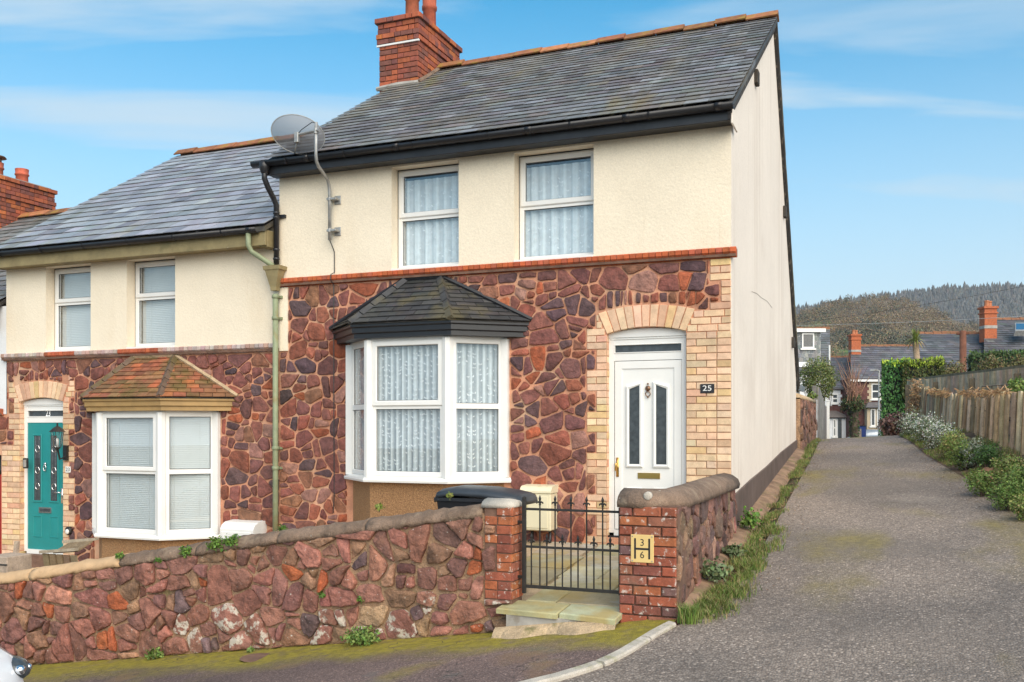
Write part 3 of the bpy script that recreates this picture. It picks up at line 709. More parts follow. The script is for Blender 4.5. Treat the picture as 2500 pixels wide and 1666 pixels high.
def chimney(parent, x0, x1, y0, y1, zb, zt, pots, rnd, h=.0845, cream=True):
    core = MB(); core.box(x0+.03, x1-.03, y0+.03, y1-.03, zb, zt-.02); ch = core.build('chimney', M['redmortar'], parent)
    n = int((zt-zb)/h)
    for k in range(n):
        z = zt-(k+1)*h; e = .038 if k == 0 else (.0 if k < 3 else (.022 if k == 3 else (.012 if k == 4 else -.018)))
        faces = [(Fr((0, y0-e, 0), (1,0,0), (0,0,1)), x0-e, x1+e, 0), (Fr((x1+e, 0, 0), (0,1,0), (0,0,1)), y0-e+.01, y1+e, 1)]
        for fr, a, b, o in faces: brick_face(ch, fr, [(z, bond(a, b, k+o))], M['redbrick'], rnd, REDS, h=h, joint=.011, proud=.006, back=-.05)
        if k in (0, 3, 4):                  # the oversailing courses carry on round the hidden sides
            mb = MB(); mb.box(x0-e+.004, x1+e-.02, y0-e+.02, y1+e-.004, z+.003, z+h-.003); mb.build('oversail', M['redmortar'], ch)
    if cream:
        mb = MB(); z = zt-5*h-.012; mb.box(x0-.012, x1+.012, y0-.012, y0+.02, z-.016, z+.012); mb.build('mortar_line', M['upvc'], ch)
    mb = MB(); mb.box(x0+.05, x1-.05, y0+.05, y1-.05, zt-.03, zt+.035); mb.build('flaunching', M['concrete'], ch)
    for (px, py, r, hh, cap) in pots:
        mb = MB(jit(rnd, (.40,.10,.05), .12)); z = zt
        mb.lathe((px, py, z), [(r*1.02, 0), (r, .05), (r*.94, hh*.62), (r*1.1, hh*.64), (r*1.12, hh*.72), (r*1.0, hh*.74), (r*1.05, hh*.97), (r*1.08, hh), (r*.85, hh), (r*.8, hh*.3)], 16)
        mb.build('chimney_pot', M['redbrick'], ch, True)
        if cap:
            mb = MB(); mb.lathe((px, py, z+hh), [(r*.75, 0), (r*.75, .10), (.02, .13)], 12); mb.lathe((px, py, z+hh), [(r*1.5, .10), (r*1.3, .13), (.02, .17)], 14); mb.build('cowl', M['bronze'], ch, True)
    return ch
def bay(parent, dx, dz, tilemat, colf, tpitch, twidth, fascia_mat, hipmat, hipcol, rnd, ridge, flash):
    """canted bay window with a hipped tile roof"""
    P = [(-6.46+dx, Y0), (-5.906+dx, 9.99), (-4.838+dx, 9.99), (-4.30+dx, Y0)]
    def ring(q, z): return [(p[0], p[1], z) for p in q]
    def grow(q, e):                          # offset the three outer sides by e
        k = e*.414; return [(q[0][0]-e*1.41, q[0][1]), (q[1][0]-k, q[1][1]-e), (q[2][0]+k, q[2][1]-e), (q[3][0]+e*1.41, q[3][1])]
    bw = MB(); bw.loft([ring(grow(P, -.03)[:1]+grow(P, -.03)[1:], z) for z in (-.75+dz, .98+dz)]); b = bw.build('bay_wall', M['pebble'], parent)
    s = MB(); s.loft([ring(grow(P, .065), .962+dz), ring(grow(P, .07), .985+dz), ring(grow(P, .055), 1.012+dz), ring(grow(P, .0), 1.03+dz)]); s.build('bay_sill', M['upvc'], parent)
    hd = MB(); hd.loft([ring(grow(P, .0), 2.655+dz), ring(grow(P, .0), 2.75+dz)]); hd.build('bay_head', M['upvc'], parent)
    for i, (a, c) in enumerate(zip(P, P[1:])):
        w = math.hypot(c[0]-a[0], c[1]-a[1]); fr = Fr((a[0], a[1], 0), (c[0]-a[0], c[1]-a[1], 0), (0,0,1))
        window_unit(parent, fr, .045, w-.045, 1.03+dz, 2.66+dz, 1.865+dz, 'top' if i == 1 else None, .062)
    for q in (P[1], P[2]):
        mb = MB(); mb.lathe((q[0]+(.012 if q is P[1] else -.012), q[1]+.02, 1.02+dz), [(.068, 0), (.068, 1.64)], 8); mb.build('corner_post', M['upvc'], parent)
    for q, e in ((P[0], 1), (P[3], -1)):
        mb = MB(); mb.box(min(q[0]-.03*e, q[0]+.06*e), max(q[0]-.03*e, q[0]+.06*e), Y0-.06, Y0-.003, 1.02+dz, 2.66+dz); mb.build('side_post', M['upvc'], parent)
    E_ = [(-6.75+dx, Y0-.002), (-6.07+dx, 9.84), (-4.73+dx, 9.84), (-3.98+dx, Y0-.002)]; ze, zr = 2.845+dz, 3.42+dz
    T = [(ridge[0], Y0-.002, zr), (ridge[1], Y0-.002, zr)]
    f = MB(); pr = [(-.012, .0), (-.012, -.03), (-.035, -.045), (-.035, -.10), (-.06, -.115), (-.06, -.165)]
    f.loft([ring(grow(E_, e), ze+h) for e, h in pr]); f.build('bay_fascia', fascia_mat, parent)
    rm = MB((.05,.045,.04)); rm.add(ring(E_, ze-.002)+[T[0], T[1]], [(0,1,4),(1,2,5,4),(2,3,5),(3,2,1,0)]); r = rm.build('bay_roof', tilemat, parent)
    for a, c, tops in ((E_[0], E_[1], [T[0]]), (E_[1], E_[2], [T[1], T[0]]), (E_[2], E_[3], [T[1]])):
        A, Cc = Vector((a[0], a[1], ze)), Vector((c[0], c[1], ze)); U = (Cc-A).normalized(); t0 = Vector(tops[0]); V = (t0-A)-U*(t0-A).dot(U); fr = Fr(A, U, V)
        pl = [(0, 0), ((Cc-A).length, 0)]+[((Vector(t)-A).dot(fr.U), (Vector(t)-A).dot(fr.V)) for t in tops]
        tiles(r, pl, fr, tpitch, twidth, .011, .02, tilemat, rnd, colf, 'bay_tile', 200, ragged=.003)
    for a, t in ((E_[1], T[0]), (E_[2], T[1])):
        A = Vector((a[0], a[1], ze+.02)); B = Vector(t)+Vector((0,-.02,.02)); d = B-A; n = 5
        for k in range(n):
            mb = MB(hipcol); p, q = A+d*(k/n), A+d*((k+1)/n-.012); sd = d.cross(Vector((0,0,1))).normalized(); up = sd.cross(d).normalized()
            R = lambda c_, s_: [c_+sd*x+up*y for x, y in ((-.055*s_,-.01),(0,.042*s_),(.055*s_,-.01),(0,-.03))]
            mb.loft([R(p, 1.06), R(q, .97)]); mb.build('hip_tile', hipmat, r)
    if flash:                                # mortar fillet where the roof meets the wall
        for a, t in ((E_[0], T[0]), (E_[3], T[1])):
            A = Vector((a[0], Y0-.012, ze+.035)); B = Vector(t)+Vector((0,-.01,.045)); mb = MB(); mb.tube([A, (A*.5+B*.5)+Vector((0,0,.004)), B], [.03, .034, .03], 6); mb.build('fillet', flash, r)
        mb = MB(); mb.tube([Vector(T[0])+Vector((0,-.01,.04)), Vector(T[1])+Vector((0,-.01,.04))], .035, 6); mb.build('fillet', flash, r)
    return b, P
def arch(parent, xa, xb, zs, rise, rnd, n=11, hh=.245):
    c = (xb-xa)/2; xm = (xa+xb)/2; R = (c*c+rise*rise)/(2*rise); zc = zs+rise-R; th = math.asin(c/R); rects = []
    for i in range(n):
        a0, a1 = -th+2*th*i/n, -th+2*th*(i+1)/n; g = .005/R
        # joints fan out a little more than the true radius, as on the wall
        f = lambda a, rr, k: (xm+math.sin(a)*rr + (a/th)*k, zc+math.cos(a)*rr)
        P = [f(a0+g, R, 0), f(a1-g, R, 0), f(a1-g, R+hh, .035), f(a0+g, R+hh, .035)]
        mb = MB(); slab(mb, P, FACE, -.105, .012+rnd.gauss(0, .002), .004, jit(rnd, rnd.choice(BUFF), .08, .03)); mb.build('voussoir', M['brick'], parent)
        xs = [p[0] for p in P]; zz = [p[1] for p in P]; rects.append((min(xs)-.004, max(xs)+.004, min(zz)-.1, max(zz)+.014))
    return rects
def rubble_wall(parent, x0, x1, z0, z1, obstacles, rnd, mat, palette, rmin=.045, rmax=.15, aniso=1.42, joint=(.006, .0155), proud=(.013, .032), name='stone', fr=FACE):
    cells = rubble([(x0, z0), (x1, z0), (x1, z1), (x0, z1)], .075, .20, 1.35, rnd, 7000); k = 0
    cells = [q for P in split_cells(cells, rnd, .020, .105, 1.35, .2) for q in cut_multi(P, obstacles)]
    cells = [q for q in (inset(P, rnd.uniform(*joint)) for P in cells if area(P) > .0012) if len(q) > 2 and area(q) > .0007]
    cells.sort(key=lambda q: -area(q)); rest = MB()
    for P in cells:
        mb = MB() if k < 300 else rest
        stone(mb, P, fr, rnd, -.02, rnd.uniform(*proud), jit(rnd, rnd.choice(palette), .13, .03)); k += 1
        if mb is not rest: mb.build(name, mat, parent)
    if rest.v: rest.build('small_stones', mat, parent, kind='stuff')
    return k

# ---- the end house
hA = thing('end_terrace_house', 'end house of the terrace, cream upper wall, red rubble stone below, white front door', 'house', (-4.6, Y0, .2))
rA = random.Random(11)
WIN_A = [(-5.855, -4.93, 3.565, 4.862), (-4.207, -3.225, 3.565, 4.862)]
panel('upper_wall', M['render'], hA, XL, XC, 3.5, 5.12, WIN_A, Y0-.012, .16)
DA = (-3.07, -2.164, .36, 2.74)              # door opening
lw = panel('lower_wall', M['mortar'], hA, XL, XC, -.35, 3.5, [DA, (-6.40, -4.36, 1.0, 2.6)], Y0, .12)
for i, (a, b, c, d) in enumerate(WIN_A):
    fr = Fr((0, Y0+.15, 0), (1,0,0), (0,0,1))
    window_unit(hA, fr, a+.002, b-.002, c+.03, d-.01, 4.245, 'top', .06)
    s = MB(); s.box(a+.002, b-.002, Y0-.03, Y0+.12, c-.0, c+.028); s.build('window_sill', M['upvc'], hA)
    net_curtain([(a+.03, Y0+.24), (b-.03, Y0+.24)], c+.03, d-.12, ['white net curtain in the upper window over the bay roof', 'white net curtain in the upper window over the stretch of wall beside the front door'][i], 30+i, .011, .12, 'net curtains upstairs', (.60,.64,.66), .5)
string_course(hA, XL-.04, XC+.06, 3.56, lambda i, n: (.46,.105,.035) if rA.random() < .8 else (.40,.10,.05), rA)
# buff brick dressings
zk = lambda k: 3.455-(k+1)*.079
rows = []; obst = []
for k in range(41):
    z = zk(k)
    if z < .14: break
    if k < 7: a = XC-(.232 if k in (0,1,2,6) else .112)
    elif k < 10: a = -2.164+max(0, (z+.04-2.68))*.45
    else: a = -2.164
    rows.append((z, bond(a, XC, k % 2))); obst.append((a-.006, XC, z, z+.079))
    if k >= 7 and z < 2.95:
        lng = k >= 9 and ((k-9)//3) % 2 == 0
        b = DA[0] if z+.04 < 2.68 else DA[0]-.01-(z+.04-2.68)*.45
        a = -3.31 if lng else -3.195
        sp = [(a, b)] if (lng and k % 3 != 1) or not lng else [(a, a+.115), (a+.115, b)]
        rows.append((z, sp)); obst.append((a-.006, DA[0]+.01, z, z+.079))
brick_face(lw, FACE, rows, M['brick'], rA, BUFF, proud=.012)
REV = Fr((DA[0], Y0, 0), (0,1,0), (0,0,1))
brick_face(lw, REV, [(zk(k), [(.0, .11)]) for k in range(10, 40) if zk(k) > .3], M['brick'], rA, BUFF, proud=.004, back=-.01)
bm = MB(); bm.box(-2.164, XC-.001, Y0-.003, Y0+.02, .1, 2.62); bm.build('brick_bed', M['brickmortar'], lw)
bm = MB(); bm.box(-3.19, DA[0]-.001, Y0-.003, Y0+.02, .3, 2.6); bm.build('brick_bed', M['brickmortar'], lw)
obst += arch(lw, DA[0], DA[1], 2.68, .065, rA)
obst += [(-6.50, -4.26, -.5, 2.95), (-6.20, -4.6, 2.9, 3.18), (-5.85, -5.0, 3.1, 3.42), (DA[0], DA[1], .2, 2.74)]
obst.append((XL-.1, XL+.142, 2.61, 3.6))
nA = rubble_wall(lw, XL+.004, XC, .05, 3.452, obst, rA, M['stone'], STONES, .046, .150)
mb = MB(); mb.box(XL+.002, XL+.135, Y0-.018, Y0+.01, 2.62, 3.45); mb.build('render_strip', M['render'], hA)
# gable, rear wall, party wall
G = [(Y0-.012, -.4), (17.6, -.1), (17.6, 2.52), (YR, 7.46), (Y0-.012, 5.12)]
mb = MB(); mb.loft([[(x, p[0], p[1]) for p in [(Y0-.009, 3.47), (Y0-.002, 3.46), (Y0-.002, -.4)]+G[1:4]+[(Y0-.009, 5.12)]] for x in (XC-.012, XC)], True, True); mb.build('gable_wall', M['gable'], hA)
mb = MB(); mb.loft([[(x, p[0]+(.14 if p[0] < 11 else 0), p[1]-.02) for p in G] for x in (XC-.2, XC-.013)], True, True); mb.build('gable_inner_wall', M['dark'], hA)
mb = MB(); mb.box(XL+.2, XC-.201, 17.4, 17.6, -.1, 2.45); mb.build('rear_wall', M['gable'], hA)
mb = MB(); mb.loft([[(x, p[0]+(.1 if p[0] < 11 else 0), p[1]-.04) for p in G] for x in (XL-.0, XL+.2)]); mb.build('party_wall', M['dark'], hA)
mb = MB(); mb.box(XL+.21, XC-.21, Y0+.02, 17.39, .2, .3); mb.box(XL+.21, XC-.21, Y0+.5, Y0+.6, .31, 5.0); mb.build('interior_wall', M['dark'], hA)
PL = [(Y0-.006, -.3), (17.605, .2), (17.605, 1.40), (15.2, 1.24), (13.4, 1.08), (11.9, .98), (Y0-.006, .86)]
mb = MB(); mb.loft([[(x, p[0], p[1]+(.0)) for p in PL] for x in (XC-.001, XC+.024)]); mb.build('plinth', M['plinth'], hA)
mb = MB(); cr = [atX(1835, 712, XC+.001), atX(1848, 717, XC+.001), atX(1858, 727, XC+.001), atX(1872, 735, XC+.001), atX(1885, 752, XC+.001)]
mb.tube([c+Vector((.0015,0,0)) for c in cr], .0018, 4); mb.build('crack', M['plinth'], hA)
# roof
def colA(P, k):
    c = rA.choice([(.155,.155,.160)]*5+[(.20,.205,.22),(.125,.122,.125),(.165,.148,.135),(.21,.215,.23),(.14,.125,.13)])
    return jit(rA, c, .12, .03)
roofA = roof(hA, XL-.03, XC+.055, 5.065, 7.55, .185, .27, M['slate'], colA, rA, -7.05, 17.75, 2.42)
for A, B in (((YE+.03, 5.0), (YR, 7.49)), ((YR, 7.49), (17.74, 2.36))):      # verge boards and bedding
    for (e0, e1, t0, t1, cc) in ((XC+.001, XC+.046, -.06, .0, (.05,.045,.042)), (XC+.001, XC+.030, -.115, -.062, (.03,.028,.028))):
        mb = MB(cc); mb.add([(e0,A[0],A[1]+t0),(e1,A[0],A[1]+t0),(e1,B[0],B[1]+t0),(e0,B[0],B[1]+t0),(e0,A[0],A[1]+t1),(e1,A[0],A[1]+t1),(e1,B[0],B[1]+t1),(e0,B[0],B[1]+t1)],
              [(0,3,2,1),(4,5,6,7),(0,1,5,4),(1,2,6,5),(2,3,7,6),(3,0,4,7)]); mb.build('verge_board', M['timber'], roofA)
for (y, z) in ((12.35, 6.06), (15.6, 5.05), (16.9, 3.1)):
    mb = MB((.04,.035,.03)); mb.cbox(XC+.0, XC+.05, y-.1, y+.06, z-.12, z+.06, .01); mb.build('purlin_end', M['timber'], roofA)
mb = MB(); mb.cbox(XL-.05, XC+.03, YE+.045, YE+.075, 4.872, 5.03, .006); mb.build('fascia', M['blackpaint'], hA)
mb = MB(); mb.box(XL-.04, XC+.028, YE+.076, Y0-.013, 4.885, 4.90); mb.build('soffit', M['blackpaint'], hA)
mb = MB(); mb.cbox(XC+.0305, XC+.05, YE+.05, Y0+.12, 4.84, 5.02, .006); mb.build('eaves_end', M['gable'], hA)
gA = gutter(hA, XL-.2, XC+.07, 5.03, YE-.015, [-7.2, -6.35, -5.4, -4.4, -3.4, -2.5], [-6.9, -5.62, -3.9, -2.75, -1.75])
mb = MB(); mb.tube([(-7.55, YE-.015, 4.97), (-7.55, YE-.015, 4.82), (-7.545, YE+.05, 4.72), (-7.53, Y0-.14, 4.60), (-7.525, Y0-.085, 4.52), (-7.525, Y0-.085, 3.74)], .036, 12); dp = mb.build('downpipe', M['black'], hA, True)
for z in (4.40, 4.34, 3.92, 3.80):
    mb = MB(); mb.lathe((-7.525, Y0-.085, z), [(.037, 0), (.044, .004), (.044, .03), (.037, .034)], 12); mb.build('pipe_collar', M['black'], dp, True)
mb = MB(); mb.box(-7.56, -7.42, Y0-.05, Y0-.013, 4.36, 4.40); mb.build('pipe_clip', M['black'], dp)
mb = MB(); mb.lathe((-7.55, YE-.015, 4.93), [(.07, .10), (.07, .03), (.045, -.04), (.038, -.05)], 12); mb.build('gutter_outlet', M['black'], dp, True)
# chimney
chimA = chimney(hA, -7.80, -7.06, 13.50, 15.04, 6.3, 8.22, [(-7.36, 13.86, .115, .62, 0), (-7.33, 14.42, .115, .70, 0), (-7.35, 14.14, .06, .25, 0)], rA)
mb = MB(); fr = Fr((-7.8, 13.46, 7.06), (1,0,0), (0,.35,1))
mb.tube([(-7.79, 13.455, 7.075), (-7.4, 13.45, 7.085), (-7.03, 13.455, 7.08)], [.035, .05, .045], 6); mb.build('lead_flashing', M['concrete'], chimA)
mb = MB(); mb.tube([(-7.03, 13.45, 7.09), (-7.03, 13.9, 7.37), (-7.03, 14.25, 7.6)], [.04, .035, .04], 6); mb.build('mortar_fillet', M['coping'], chimA)
# bay
def colBayA(P, k): return jit(rA, rA.choice([(.042,.042,.045), (.055,.053,.052), (.036,.036,.039)]), .12, .03)
bay(hA, 0, 0, M['baytile'], colBayA, .098, .24, M['black'], M['baytile'], (.045,.045,.048), rA, (-5.65, -5.17), M['blackpaint'])
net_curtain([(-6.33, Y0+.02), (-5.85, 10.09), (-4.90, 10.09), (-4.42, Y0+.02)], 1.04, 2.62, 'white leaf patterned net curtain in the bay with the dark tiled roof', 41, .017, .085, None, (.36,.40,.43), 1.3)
mb = MB(); mb.box(-6.4, -4.36, Y0+.3, Y0+.32, 1.0, 2.7); mb.build('room_backing', M['dark'], hA)
# white front door
def door_frame(parent, x0, x1, z0, zl, zt, rise, glassmat):
    Yf = Y0+.075; fr = Fr((0, Yf, 0), (1,0,0), (0,0,1)); mb = MB(); w = .062
    fbox(mb, fr, x0+.001, x0+w, z0, zt+.03, -.06, 0); fbox(mb, fr, x1-w, x1-.001, z0, zt+.03, -.06, 0)
    fbox(mb, fr, x0+w, x1-w, zl, zl+.085, -.058, -.004); fbox(mb, fr, x0+w, x1-w, zt-.10, zt+.03, -.058, -.004)
    fbox(mb, fr, x0+w, x1-w, z0-.03, z0+.035, -.06, .01)
    o = mb.build('door_frame', M['upvc'], parent)
    mb = MB(); n = 12; top = [(x0+.001+(x1-x0-.002)*i/n, zt+.028+rise*math.sin(math.pi*i/n)) for i in range(n+1)]
    mb.loft([[fr(p[0], p[1], d) for p in [(x0+.001, zt-.02)]+[(x1-.001, zt-.02)]+top[::-1]] for d in (-.05, .012)]); mb.build('arched_head', M['upvc'], o)
    mb = MB(); fframe(mb, fr, x0+.02, x1-.02, zt-.045, zt-.01, .008, -.03, .008, .003); mb.build('head_moulding', M['upvc'], o)
    mb = MB(); fbox(mb, fr, x0+w-.004, x1-w+.004, zl+.08, zt-.096, -.035, -.026); mb.build('transom_pane', glassmat, o)
    mb = MB(); fframe(mb, fr, x0+w-.002, x1-w+.002, zl+.083, zt-.098, .012, -.03, .004, .004); mb.build('glazing_bead', M['upvc'], o)
    return o, fr
dfA, dfr = door_frame(hA, DA[0], DA[1], .41, 2.375, 2.66, .05, M['darkglass'])
x0, x1 = DA[0]+.066, DA[1]-.066; xm = (x0+x1)/2
mb = MB(); fbox(mb, dfr, x0, x1, .45, 2.37, -.055, -.016); dl = mb.build('front_door', M['upvc'], hA)
mb = MB(); fframe(mb, dfr, x0+.003, x1-.003, .455, 2.365, .085, -.02, -.004, .004); mb.build('stile_and_rail', M['upvc'], dl)
for s in (-1, 1):
    ax, bx = xm+s*.155-.066, xm+s*.155+.066; hi = 2.055
    def poly(e): return [(ax+e, 1.19+e), (bx-e, 1.19+e), (bx-e, hi-e+(.045 if s < 0 else 0)), (ax+e, hi-e+(.045 if s > 0 else 0))]
    mb = MB(); R_ = [(poly(-.03), -.017), (poly(-.03), .002), (poly(-.012), .010), (poly(.006), .002), (poly(.008), -.012)]
    mb.loft([[dfr(p[0], p[1], d) for p in q] for q, d in R_], True, True); mb.build('panel_moulding', M['upvc'], dl)
    mb = MB(); q = poly(.006); mb.loft([[dfr(p[0], p[1], d) for p in q] for d in (-.012, -.0075)]); mb.build('door_pane', M['darkglass'], dl)
    for e in (.0,):
        mb = MB(); fframe(mb, dfr, ax-.022, bx+.022, .60, .93, .014, -.017, -.004, .005); fframe(mb, dfr, ax+.012, bx-.012, .63, .90, .008, -.017, -.010, .003); mb.build('lower_panel', M['upvc'], dl)
mb = MB(); fbox(mb, dfr, xm-.115, xm+.14, 1.035, 1.10, -.016, -.006); fbox(mb, dfr, xm-.10, xm+.125, 1.047, 1.088, -.006, -.002); mb.build('letter_plate', M['brass'], dl)
mb = MB(); fbox(mb, dfr, x0+.022, x0+.052, 1.05, 1.27, -.005, .004); mb.tube([dfr(x0+.037, 1.205, .0), dfr(x0+.037, 1.205, .045), dfr(x0+.032, 1.20, .05), dfr(x0+.028, 1.12, .05)], .010, 8); mb.build('door_handle', M['brass'], dl, True)
mb = MB(); mb.lathe(dfr(xm+.005, 2.055, -.012), [(.03, -.012), (.032, -.02), (.012, -.03)], 10, 'y'); mb.tube([dfr(xm+.005+.028*math.sin(a), 2.02-.055*(1-math.cos(a))*.5-.0, .006) for a in [i*math.pi/5-math.pi for i in range(11)]], .006, 6)
mb.lathe(dfr(xm+.005, 2.105, -.012), [(.011, -.012), (.012, -.02), (.004, -.026)], 8, 'y'); mb.lathe(dfr(xm+.005, 1.955, -.012), [(.009, -.012), (.01, -.02), (.003, -.025)], 8, 'y'); mb.build('door_knocker', M['bronze'], dl, True)
mb = MB(); fbox(mb, dfr, DA[0]+.002, DA[1]-.002, .12, .378, -.1, .05); mb.build('door_step', M['blackpaint'], hA)
# house number on a slate plaque
pc = atY(1727, 949, Y0-.014); fr = Fr((pc.x, Y0-.016, pc.z), (1,0,0), (0,0,1))
mb = MB(); mb.cbox(pc.x-.076, pc.x+.076, Y0-.026, Y0-.012, pc.z-.05, pc.z+.05, .003); pq = mb.build('number_plaque', M['blackpaint'], None, label='dark slate plaque with white number 25 on the buff brick', cat='plaque')
mb = MB(); add_text(mb, '25', fr, 0, 0, .10, .0115, .0015, (1.05, .85)); mb.build('numeral', M['upvc'], pq)
# ------------------------------------------------------------------ satellite dish, cable, meter box on the end house
sd = thing('satellite_dish', 'grey oval perforated satellite dish on a cranked pole above the black gutter', 'satellite dish', (-6.68, Y0-.1, 4.0))
mb = MB(); mb.tube([(-6.70, Y0-.10, 4.0), (-6.70, Y0-.10, 4.62), (-6.70, Y0-.12, 4.70), (-6.69, Y0-.17, 4.76), (-6.67, Y0-.40, 4.86), (-6.66, Y0-.46, 4.91), (-6.655, Y0-.48, 4.99), (-6.65, Y0-.48, 5.38)], .021, 10); mb.build('pole', M['galv'], sd, True)
for z in (4.12, 4.52):
    mb = MB(); mb.cbox(-6.68, -6.585, Y0-.026, Y0-.012, z-.055, z+.055, .004); mb.cbox(-6.735, -6.60, Y0-.125, Y0-.026, z-.012, z+.014, .003); mb.lathe((-6.70, Y0-.10, z-.018), [(.028, 0), (.028, .04)], 10); mb.build('wall_bracket', M['galv'], sd)
M['perf'] = (lambda m: m)(bpy.data.materials.new('perforated steel')); M['perf'].use_nodes = True
nt = M['perf'].node_tree; bs = nt.nodes['Principled BSDF']; bs.inputs['Base Color'].default_value = (.17,.175,.19,1); bs.inputs['Roughness'].default_value = .5
bs.inputs['Alpha'].default_value = .74      # fine holes, too small to see singly
dc = atY(727, 329, Y0-.38); ax = Vector((-.42, .84, .34)).normalized(); sx = ax.cross(Vector((0,0,1))).normalized(); sy = sx.cross(ax)
a_ = rad(-13); sx, sy = sx*math.cos(a_)+sy*math.sin(a_), sy*math.cos(a_)-sx*math.sin(a_)
mb = MB(); rings = []
for i in range(7):
    q = i/6
    rings.append([dc+ax*(.075*q*q-.05)+(sx*math.cos(t)*.335+sy*math.sin(t)*.232)*max(q, .02) for t in [2*math.pi*k/36 for k in range(36)]])
mb.loft(rings, True, False); mb.build('dish', M['perf'], sd, True)
mb = MB(); mb.tube([rings[-1][k % 36] for k in range(37)], .006, 6, False); mb.build('rim', M['galv'], sd, True)
bp = Vector((-6.65, Y0-.48, 5.27)); dk = dc-ax*.06
mb = MB((.12,.06,.03)); mb.tube([bp+Vector((.05,-.02,0)), dk+(bp-dk)*.0], .017, 6); mb.cbox(dk.x-.03, dk.x+.03, dk.y-.03, dk.y+.02, dk.z-.1, dk.z+.03, .005); mb.lathe(bp-Vector((0,0,.03)), [(.03, 0), (.03, .06)], 8); mb.build('dish_mount', M['galv'], sd)
lp = dc+ax*.26-Vector((0,0,.24))
mb = MB(); mb.tube([dk-Vector((0,0,.08)), dc-sy*.23-ax*.0, lp], .010, 6); mb.build('feed_arm', M['galv'], sd, True)
mb = MB(); mb.tube([lp-ax*.03, lp+ax*.08], [.028, .022], 8); mb.tube([lp, lp-Vector((.0,.0,.07))], .012, 6); mb.build('feed_horn', M['iron'], sd, True)
mb = MB(); mb.tube([bp+Vector((0,0,.10)), bp+Vector((-.06,0,.12)), dk+Vector((.08,-.02,.05)), dk], .005, 5); mb.build('dish_cable', M['black'], sd, True)
mb = MB(); P = [(-6.70, Y0-.10, 4.0), (-6.69, Y0-.05, 3.92), (-6.68, Y0-.022, 3.86), (-6.68, Y0-.021, 3.60), (-6.69, Y0-.09, 3.565), (-6.695, Y0-.09, 3.50), (-6.685, Y0-.03, 3.44), (-6.68, Y0-.036, 2.0), (-6.675, Y0-.036, .75), (-6.69, Y0-.036, .52)]
mb.tube(P, .0065, 5); mb.build('cable', M['black'], None, label='thin black cable running down the stone wall from the satellite pole', cat='cable')
mx = thing('meter_box', 'cream meter box with black pipes fixed low on the stone wall beside the door', 'meter box', (-3.85, 10.36, .2))
mb = MB(); mb.cbox(-4.03, -3.665, 10.245, Y0-.001, .43, .86, .012); mb.build('case', M['creambox'], mx)
mb = MB(); mb.loft([[(x, y, z) for (y, z) in ((Y0-.001, .862), (10.235, .862), (10.235, .885), (10.265, .925), (10.30, .94), (Y0-.001, .95))] for x in (-4.04, -3.655)]); mb.build('lid', M['creambox'], mx)
mb = MB(); mb.cbox(-4.0, -3.70, 10.238, 10.246, .46, .83, .004); mb.build('box_door', M['creambox'], mx)
for x in (-3.94, -3.72):
    mb = MB(); mb.tube([(x, 10.38, .44), (x, 10.38, .18)] if x < -3.9 else [(x, 10.38, .44), (x, 10.38, .24), (x-.03, 10.36, .19), (x-.12, 10.34, .17), (x-.16, 10.33, .2)], .02, 8); mb.build('pipe', M['black'], mx, True)
mb = MB(); pts = [Vector((-2.28+.10*math.cos(t)*(1-.02*t), 9.98+.05*math.sin(t*1.3), .34+.10*abs(math.sin(t*.5))+.006*t)) for t in [i*.45 for i in range(44)]]
mb.tube(pts, .011, 6); mb.build('hose', M['black'], None, True, label='loose coil of black hose by the white front door', cat='hose')

# ------------------------------------------------------------------ the next house down the hill
XB = -12.46
hB = thing('terrace_house', 'lower terrace house with grey slate roof, teal front door and red tiled bay', 'house', (-10, Y0, -.6))
rB = random.Random(23)
WIN_B = [(-11.66, -10.79, 2.725, 3.985), (-10.12, -9.257, 2.725, 3.985)]
panel('upper_wall', M['render'], hB, XB, XL, 2.66, 4.28, WIN_B, Y0-.008, .16)
DB = (-12.19, -11.33, -.29, 2.06)
lwB = panel('lower_wall', M['mortar'], hB, XB, XL, -1.5, 2.66, [DB, (-6.40-4.22, -4.36-4.22, .16, 1.76)], Y0+.004, .12)
for i, (a, b, c, d) in enumerate(WIN_B):
    fr = Fr((0, Y0+.15, 0), (1,0,0), (0,0,1))
    window_unit(hB, fr, a+.002, b-.002, c+.03, d-.01, 3.46, 'top', .06)
    s = MB(); s.box(a+.002, b-.002, Y0-.02, Y0+.12, c, c+.028); s.build('window_sill', M['upvc'], hB)
    blind(fr, a+.05, b-.05, c+.06, d-.07, -.10, ['venetian blind in the upstairs window above the teal door', 'venetian blind in the upstairs window above the red tiled bay'][i], 'blinds upstairs')
    mb = MB(); mb.box(a-.1, b+.1, Y0+.5, Y0+.52, c-.1, d+.1); mb.build('room_backing', M['dark'], hB)
def scB(i, n):
    x = i/n; red = (.17 < x < .29) or (.46 < x < .60); return (.42,.105,.045) if red else mixc((.50,.42,.39), (.44,.27,.22), rB.random())
string_course(hB, XB-.05, XL-.06, 2.72, scB, rB)
rows = []; obB = []
zkB = lambda k: 2.615-(k+1)*.079
for k in range(44):
    z = zkB(k)
    if z < -1.1: break
    if z < 2.30:
        lng = ((k-4)//3) % 2 == 0
        if z > 1.97: b = DB[1]+.01+max(0, (z+.04-2.0))*.45; a2 = DB[0]-.01-max(0, (z+.04-2.0))*.45
        else: b, a2 = DB[1], DB[0]
        e = DB[1]+(.225 if lng else .115); rows.append((z, [(b, e)] if k % 3 else [(b, b+.11), (b+.11, e)] if lng else [(b, e)])); obB.append((DB[1]-.01, e+.006, z, z+.079))
        a = -12.56 if z < 1.35 else (DB[0]-(.225 if lng else .115))
        rows.append((z, bond(a, a2, k % 2))); obB.append((a-.006, DB[0]+.01, z, z+.079))
